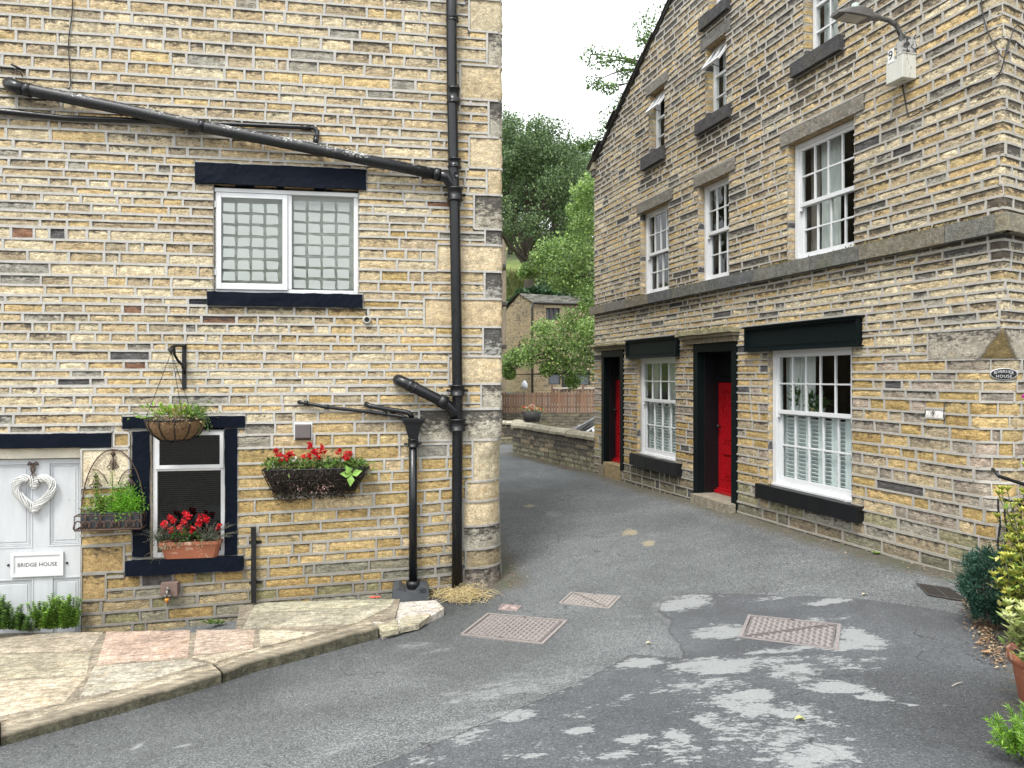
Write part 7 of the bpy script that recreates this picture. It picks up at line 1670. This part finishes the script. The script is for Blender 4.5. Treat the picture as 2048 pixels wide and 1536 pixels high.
# a few wooden sticks and a flower box on the yard wall
fb = empty('flower_box', (houseF(1064, 30.5), 30.5, -.35 + .3)); tag(fb, 'dark tub of orange-red flowers in the yard beyond the parapet', 'planter'); mb = MB(); mb.lathe([(0, 0), (.30, 0), (.42, .42), (.36, .42), (0, .38)], 14, tint=(.03, .03, .03)); mb.build('tub', M['tint'], fb); mb = MB(); bunch(mb, (0, 0, .46), (.24, .2, .06), 200, .07, .05, GR + [(.4, .1, .04)], .5)
mb.build('foliage', M['leaf'], fb)
for _ in range(26): mb = MB(); flower(mb, Vector((rng.gauss(0, .24), rng.gauss(0, .18), .56 + rng.gauss(0, .05))), .06, rng.choice([(.62, .10, .05), (.65, .2, .12), (.6, .45, .4)]), 6); mb.build('flower', M['petal'], fb)
# parked car, only its bonnet and windscreen show over the parapet
car = empty('parked_car', (3.05, 23.6, -.93)); tag(car, 'parked car with pale roof and dark reflective windscreen, half hidden behind the parapet', 'car'); car.rotation_euler = (0, 0, R_(8))
def carsec(x, prof): return [(x, y, z) for y, z in prof]
# length along x: bonnet to the left (-x)
mb = MB(); secs = [(-2.05, .30, .62, .70), (-1.95, .25, .78, .80), (-1.35, .22, .92, .84), (-.85, .22, 1.0, .86), (1.6, .22, 1.02, .86), (2.0, .28, .95, .80)]
R6 = []
for (x, zb, zt, hw) in secs: R6.append([(x, -hw, zb), (x, -hw - .02, (zb + zt) / 2), (x, -hw + .03, zt - .06), (x, -hw + .14, zt), (x, hw - .14, zt), (x, hw - .03, zt - .06), (x, hw + .02, (zb + zt) / 2), (x, hw, zb)])
mb.add([p for r in R6 for p in r], [(i * 8 + k, i * 8 + (k + 1) % 8, i * 8 + 8 + (k + 1) % 8, i * 8 + 8 + k) for i in range(5) for k in range(8)] + [tuple(range(8)), tuple(range(47, 39, -1))], 0, (.03, .032, .036), smooth=True); mb.build('body', M['tintg'], car)
mb = MB(); cab = [(-.95, 1.0, .76), (-.25, 1.40, .60), (.2, 1.47, .58), (1.0, 1.44, .58), (1.75, 1.02, .74)]
mb.add([(x + (0), s * w, z) for x, z, w in cab[1:4] for s in (-1, 1)], [(0, 1, 3, 2), (2, 3, 5, 4)], 0, (.62, .64, .66))
mb.tube([(-.95, -.76, 1.0), (-.25, -.61, 1.41), (.2, -.59, 1.48)], .035, 6, tint=(.62, .64, .66)); mb.tube([(-.95, .76, 1.0), (-.25, .61, 1.41), (.2, .59, 1.48)], .035, 6, tint=(.62, .64, .66)); mb.build('roof', M['tintg'], car)
mb = MB(); mb.add([(-.93, -.74, 1.0), (-.93, .74, 1.0), (-.25, .59, 1.40), (-.25, -.59, 1.40)], [(0, 3, 2, 1)], 0, (.02, .025, .03)); mb.build('windscreen', M['tintg'], car)
mb = MB(); mb.add([(-.9, -.755, 1.0), (1.7, -.74, 1.02), (1.0, -.60, 1.43), (-.25, -.62, 1.39)], [(0, 1, 2, 3)], 0, (.02, .024, .03)); mb.add([(-.9, .755, 1.0), (1.7, .74, 1.02), (1.0, .60, 1.43), (-.25, .62, 1.39)], [(3, 2, 1, 0)], 0, (.02, .024, .03)); mb.build('side_window', M['tintg'], car)
for s in (-1, 1):
    mb = MB(); mb.tube([(-.93, s * .1 - .1, 1.015), (-.55, s * .35 - .15, 1.235)], .014, 5, tint=(.01, .01, .01)); mb.build('wiper', M['tint'], car)
    mb = MB(); mb.lathe([(0, -.05), (.11, -.04), (.12, .0), (0, .04)], 10, c=(-1.98, s * .62, .62), axis='x', tint=(.6, .62, .62)); mb.build('headlight', M['tintg'], car)
    mb = MB(); mb.tube([(-.7, s * .80, 1.02), (-.72, s * .95, 1.06)], .05, 8, tint=(.03, .03, .03)); mb.tube([(-.72, s * .93, 1.0), (-.72, s * .95, 1.14)], [.06, .06], 8, tint=(.6, .62, .64)); mb.build('mirror', M['tintg'], car)
    for x in (-1.3, 1.25):
        mb = MB(); mb.lathe([(.0, -.10), (.2, -.1), (.31, -.09), (.32, 0), (.31, .09), (0, .1)], 20, c=(x, s * .74, .31), axis='y', tint=(.02, .02, .02)); mb.build('wheel', M['tint'], car)
# ------------------------------------------------------------------ trees
def crown(mb, centers, per, L, tints, spread, flat=.75):
    """leaves as small folded faces about cluster centres"""
    C = np.array([c[:3] for c in centers]); R0 = np.array([c[3] for c in centers]); n = len(C) * per
    ci = np.repeat(np.arange(len(C)), per); q = nr.normal(0, 1, (n, 3)); q /= np.maximum(1e-6, np.linalg.norm(q, axis=1))[:, None]; q *= (nr.random_sample(n) ** .45)[:, None]
    p = C[ci] + q * R0[ci][:, None] * np.array([1, 1, flat]) * spread
    a = nr.normal(0, 1, (n, 3)) + np.array([0, 0, -.15]); a /= np.linalg.norm(a, axis=1)[:, None]; b = nr.normal(0, 1, (n, 3)) * .8; b[:, 2] *= .4; nrm = np.array([0, 0, 1.]) + b * .8; s = np.cross(a, nrm); s /= np.maximum(1e-6, np.linalg.norm(s, axis=1))[:, None]
    l = (L * nr.uniform(.6, 1.3, n))[:, None]; v = np.stack([p - a * l * .5, p + s * l * .32, p + a * l * .5, p - s * l * .32], 1).reshape(-1, 3)
    base = mb.n; mb.v.append(v); idx = np.arange(n)[:, None] * 4 + base + np.arange(4)[None]; mb.f += [tuple(r) for r in idx.tolist()]; mb.m += [0] * n; mb.g += [False] * n
    tc_ = np.array(tints)[nr.randint(0, len(tints), n)] * nr.uniform(.75, 1.25, (n, 1)); cl = nr.uniform(.8, 1.2, (len(C), 1))[ci]; tt = np.ones((n, 4)); tt[:, :3] = tc_ * cl; mb.t.append(np.repeat(tt, 4, 0)); mb.n += n * 4
def limb(mb, a, b, r0, r1, sag=.0, n=7, tint=(1, 1, 1)):
    a, b = Vector(a), Vector(b); d = (b - a).length; off = rv(.05 * d); off.z = abs(off.z); P = [a.lerp(b, i / n) + off * math.sin(math.pi * i / n) + Vector((0, 0, -sag * d * (i / n) ** 2 + sag * d * (i / n))) for i in range(n + 1)]
    mb.tube(P, [r0 + (r1 - r0) * i / n for i in range(n + 1)], 6, tint=tint, cap=False); return P
def big_tree(name, label, base, H, Rc, tints, ncl, per, L, group, trunk_r=.45, zc=.58, seed=0, nl=11, flat=.75, hollow=.5, squash=1.0):
    t = empty(name, base); tag(t, label, 'tree', group); tm = MB(); lm_ = MB(); th = H * .28
    tm.tube([(0, 0, -.6), (0.1, 0, th * .5), (-.1, .1, th)], [trunk_r * 1.25, trunk_r, trunk_r * .8], 10)
    cl = []
    for k in range(ncl):
        a = rng.uniform(0, 6.28); el = rng.uniform(-.55, 1.35); rr_ = Rc * rng.uniform(hollow, 1.0); x = math.cos(a) * math.cos(el) * rr_; y = math.sin(a) * math.cos(el) * rr_; z = H * zc + math.sin(el) * (H * (1 - zc)) * rr_ / Rc * squash
        if z < H * .12: z = H * .12 + rng.uniform(0, 1)
        cl.append((x, y, z, Rc * rng.uniform(.13, .25)))
    crown(lm_, cl, per, L, tints, 1.0, flat)
    for k in range(nl):
        c = cl[k * max(1, len(cl) // nl) % len(cl)]; P_l = limb(tm, (0, 0, th * rng.uniform(.6, 1)), (c[0] * .9, c[1] * .9, c[2]), trunk_r * .45, .05, 0)
        for j in range(4): c2 = min(cl, key=lambda q: (Vector(q[:3]) - P_l[3 + j]).length + rng.uniform(0, 2.5)); limb(tm, P_l[3 + j], c2[:3], .09, .03)
    tm.build('trunk', M['bark'], t); lm_.build('crown', M['leaf'], t); return t
DG = [(.12, .18, .075), (.15, .22, .09), (.08, .135, .06), (.19, .26, .11), (.12, .19, .10)]
DDG = [(.05, .09, .045), (.07, .115, .055), (.04, .075, .04), (.09, .135, .065)]
def hz_(x, y): return float(G(np.array([x]), np.array([y]))[0])
def put(px, Y): x = (px - HX) / FPX * Y; return (x, Y, hz_(x, Y))
big_tree('broadleaf_tree', 'tall spreading broadleaf tree on the grassy hillside between the two houses', put(1055, 62), 15.8, 6.6, DG, 260, 290, .21, 'trees on the hillside', .38, .52, nl=22, hollow=.5)
for (px, Y, H, Rc, tn, lb) in ((960, 80, 15, 6, DDG, 'dark tree at the far left of the hillside, behind the left house'), (1110, 84, 13.5, 6.0, DDG, 'dark tree on the hill just right of the tall broadleaf tree'), (1165, 78, 10.5, 4.6, DG, 'shorter tree on the hill nearest the roofline of the right house'), (1085, 56, 3.6, 2.6, [(.05, .10, .045), (.035, .075, .035), (.07, .13, .06)], 'low dark bush on the slope just above the cottage roof'), (1140, 58, 5.0, 2.6, DG, 'small tree on the slope above the right end of the cottage roof'), (1020, 90, 14, 5.5, DDG, 'dark tree on the hill behind the tall broadleaf tree')):
    big_tree('hillside_tree', lb, put(px, Y), H, Rc, tn, 70, 330, .32, 'trees on the hillside', .3, .55, nl=7)
for (x, y, H, lb) in ((-15, 40, 15, 'tree standing behind the left house, seen only as a reflection in the right windows'), (-23, 30, 14, 'second tree behind the left house, farther left, seen only as a reflection')): big_tree('hillside_tree', lb, (x, y, hz_(x, y)), H, 5.5, DG, 60, 200, .4, 'trees on the hillside', .3, .5, nl=6)
# alder beside the right house
AL = [(.18, .29, .07), (.26, .38, .10), (.13, .22, .055), (.34, .47, .15), (.16, .26, .08), (.24, .33, .15)]
ALt = [(.10, .19, .04), (.14, .25, .05), (.075, .14, .035)]
def at3(px, py, Y): return Vector(((px - HX) / FPX * Y, Y, EYE + (HY - py) / FPX * Y))
tb_ = Vector((4.4, 23.0, -1.1)); al = empty('alder_tree', tb_); tag(al, 'bright green alder whose branches reach left over the yard from behind the right house', 'tree'); tm = MB(); lm_ = MB(); lo_ = MB()
tm.tube([Vector((0, 0, -.2)), Vector((.1, 0, 3)), Vector((-.1, .1, 6.5)), Vector((.1, 0, 10.5))], [.32, .26, .2, .08], 10)
groups_ = [((0, 0, 3.2), [(1170, 640, 23, .5), (1140, 640, 23, .42), (1170, 665, 22.5, .5), (1120, 665, 23, .45), (1100, 690, 23, .5), (1075, 690, 23, .42), (1055, 715, 23, .38), (1035, 712, 23.5, .32), (1020, 722, 23.5, .30), (1013, 742, 23.5, .22), (1020, 750, 23.5, .16), (1130, 700, 23, .5), (1160, 700, 22.5, .5), (1180, 690, 22, .5), (1110, 725, 23, .4), (1140, 738, 23, .42), (1170, 735, 22.5, .45), (1185, 655, 22, .4), (1095, 740, 23, .22), (1145, 765, 23, .2), (1085, 655, 23.5, .3)]),
  ((0, 0, 4.5), [(1185, 500, 22.5, .5), (1150, 500, 23, .5), (1125, 490, 23.5, .42), (1100, 500, 23.5, .42), (1080, 515, 23.5, .32), (1060, 540, 23.5, .28), (1050, 545, 23.5, .2), (1105, 545, 23.5, .42), (1130, 530, 23, .5), (1165, 540, 23, .5), (1125, 565, 23, .35), (1155, 575, 23, .35), (1180, 580, 22.5, .4), (1185, 455, 22.5, .5), (1165, 450, 23, .4), (1175, 415, 23, .45), (1165, 385, 23, .35), (1185, 370, 22.5, .4), (1180, 610, 22.5, .3), (1150, 420, 23.5, .25)])]
def loc(v): return v - tb_
for (b0, L_) in groups_:
    cl = []
    for (px, py, Y, r) in L_: p = loc(at3(px, py, Y)); cl.append((p.x, p.y, p.z, r))
    crown(lm_, cl, 560, .092, AL, 1.3, .8)
    far_ = sorted(cl, key=lambda c: c[0])
    for c in far_[:3] + rng.sample(cl, 6): limb(tm, Vector(b0) + Vector((0, 0, rng.uniform(-.5, .8))), c[:3], .07, .012, .06, 9)
sky_ = [(1180, 108, 20.5, .22), (1200, 125, 20.5, .22), (1220, 112, 20.5, .22), (1240, 122, 20.5, .25), (1262, 130, 20.5, .25), (1278, 140, 20.5, .25), (1188, 165, 20.5, .16), (1205, 172, 20.5, .14), (1222, 178, 20.5, .14), (1245, 150, 20.5, .15), (1292, 55, 20.5, .25), (1300, 85, 20.5, .28), (1285, 80, 20.5, .16), (1228, 238, 21, .28), (1208, 272, 21, .22), (1180, 285, 21, .16), (1165, 295, 21, .10), (1215, 252, 21, .2), (1235, 215, 21, .2), (1310, 40, 20.5, .3), (1250, 200, 21, .2), (1330, 60, 20.5, .5), (1320, 120, 20.5, .5), (1300, 180, 21, .6), (1280, 240, 21, .6)]
cl = [(lambda p: (p.x, p.y, p.z, r))(loc(at3(px, py, Y))) for (px, py, Y, r) in sky_]; crown(lm_, cl, 130, .085, ALt, 1.75, .75)
cl2 = [(rng.uniform(-.5, 3), rng.uniform(-1.5, 2), rng.uniform(4, 11.5), .8) for _ in range(40)]; crown(lm_, cl2, 150, .14, AL, 1.2, .8)
hub = {0: loc(at3(1330, 150, 20.8)), 1: loc(at3(1300, 250, 21))}
for c in cl[:6] + cl[6:13]: limb(tm, hub[0], c[:3], .040, .010, .05, 8)
for c in cl[13:19]: limb(tm, hub[1], c[:3], .038, .010, .05, 8)
limb(tm, (0, 0, 8), hub[0], .10, .03); limb(tm, (0, 0, 7), hub[1], .09, .03)
tm.build('trunk', M['bark'], al); lm_.build('crown', M['leaf'], al)
# ivy on the cottage gable, wild grass on the slope
iv = empty('ivy', O + gl * .55 + Vector((0, 0, 3.0))); tag(iv, 'dark ivy clump growing on the cottage gable wall', 'ivy'); mb = MB(); crown(mb, [(.1, -.15, .1, .35), (-.15, -.12, -.1, .3), (.2, -.15, .35, .22)], 160, .1, DDG, 1.1); mb.build('foliage', M['leaf'], iv)
gs = MB(); n = 9000; gx = nr.uniform(-6, 14, n); gy = nr.uniform(45, 72, n); gz = G(gx, gy) - .03; h = nr.uniform(.25, .7, n); w = nr.uniform(.05, .14, n); dx = nr.normal(0, .18, n)
v = np.stack([np.c_[gx - w, gy, gz], np.c_[gx + w, gy, gz], np.c_[gx + dx, gy + nr.normal(0, .1, n), gz + h]], 1).reshape(-1, 3); gs.v.append(v); gs.n = 3 * n; gs.f = [(3 * i, 3 * i + 1, 3 * i + 2) for i in range(n)]; gs.m = [0] * n; gs.g = [False] * n
tt = np.ones((n, 4)); tt[:, :3] = np.array([(.16, .20, .05), (.22, .25, .08), (.10, .15, .04), (.28, .27, .12)])[nr.randint(0, 4, n)]; gs.t.append(np.repeat(tt, 3, 0)); tag(gs.build('long_grass', M['leaf']), 'long wild grass on the hillside behind the cottage', 'grass', kind='stuff')
# ------------------------------------------------------------------ put every Empty at the base of its thing
bpy.context.view_layer.update()
for o in [o for o in S.objects if o.type == 'EMPTY' and o.parent is None]:
    lo = Vector((1e9,) * 3); hi = -lo; inv = o.matrix_world.inverted()
    def walk(c, Mx):
        global lo, hi
        for ch in c.children:
            M2 = Mx @ ch.matrix_local
            if ch.type == 'MESH' and len(ch.data.vertices):
                for k in ch.bound_box:
                    p = M2 @ Vector(k); lo = Vector(map(min, lo, p)); hi = Vector(map(max, hi, p))
            walk(ch, M2)
    walk(o, Matrix.Identity(4))
    if lo.x > 1e8: continue
    d = Vector(((lo.x + hi.x) / 2, (lo.y + hi.y) / 2, lo.z))
    o.location = o.matrix_world @ d
    for ch in o.children: ch.location = ch.location - d
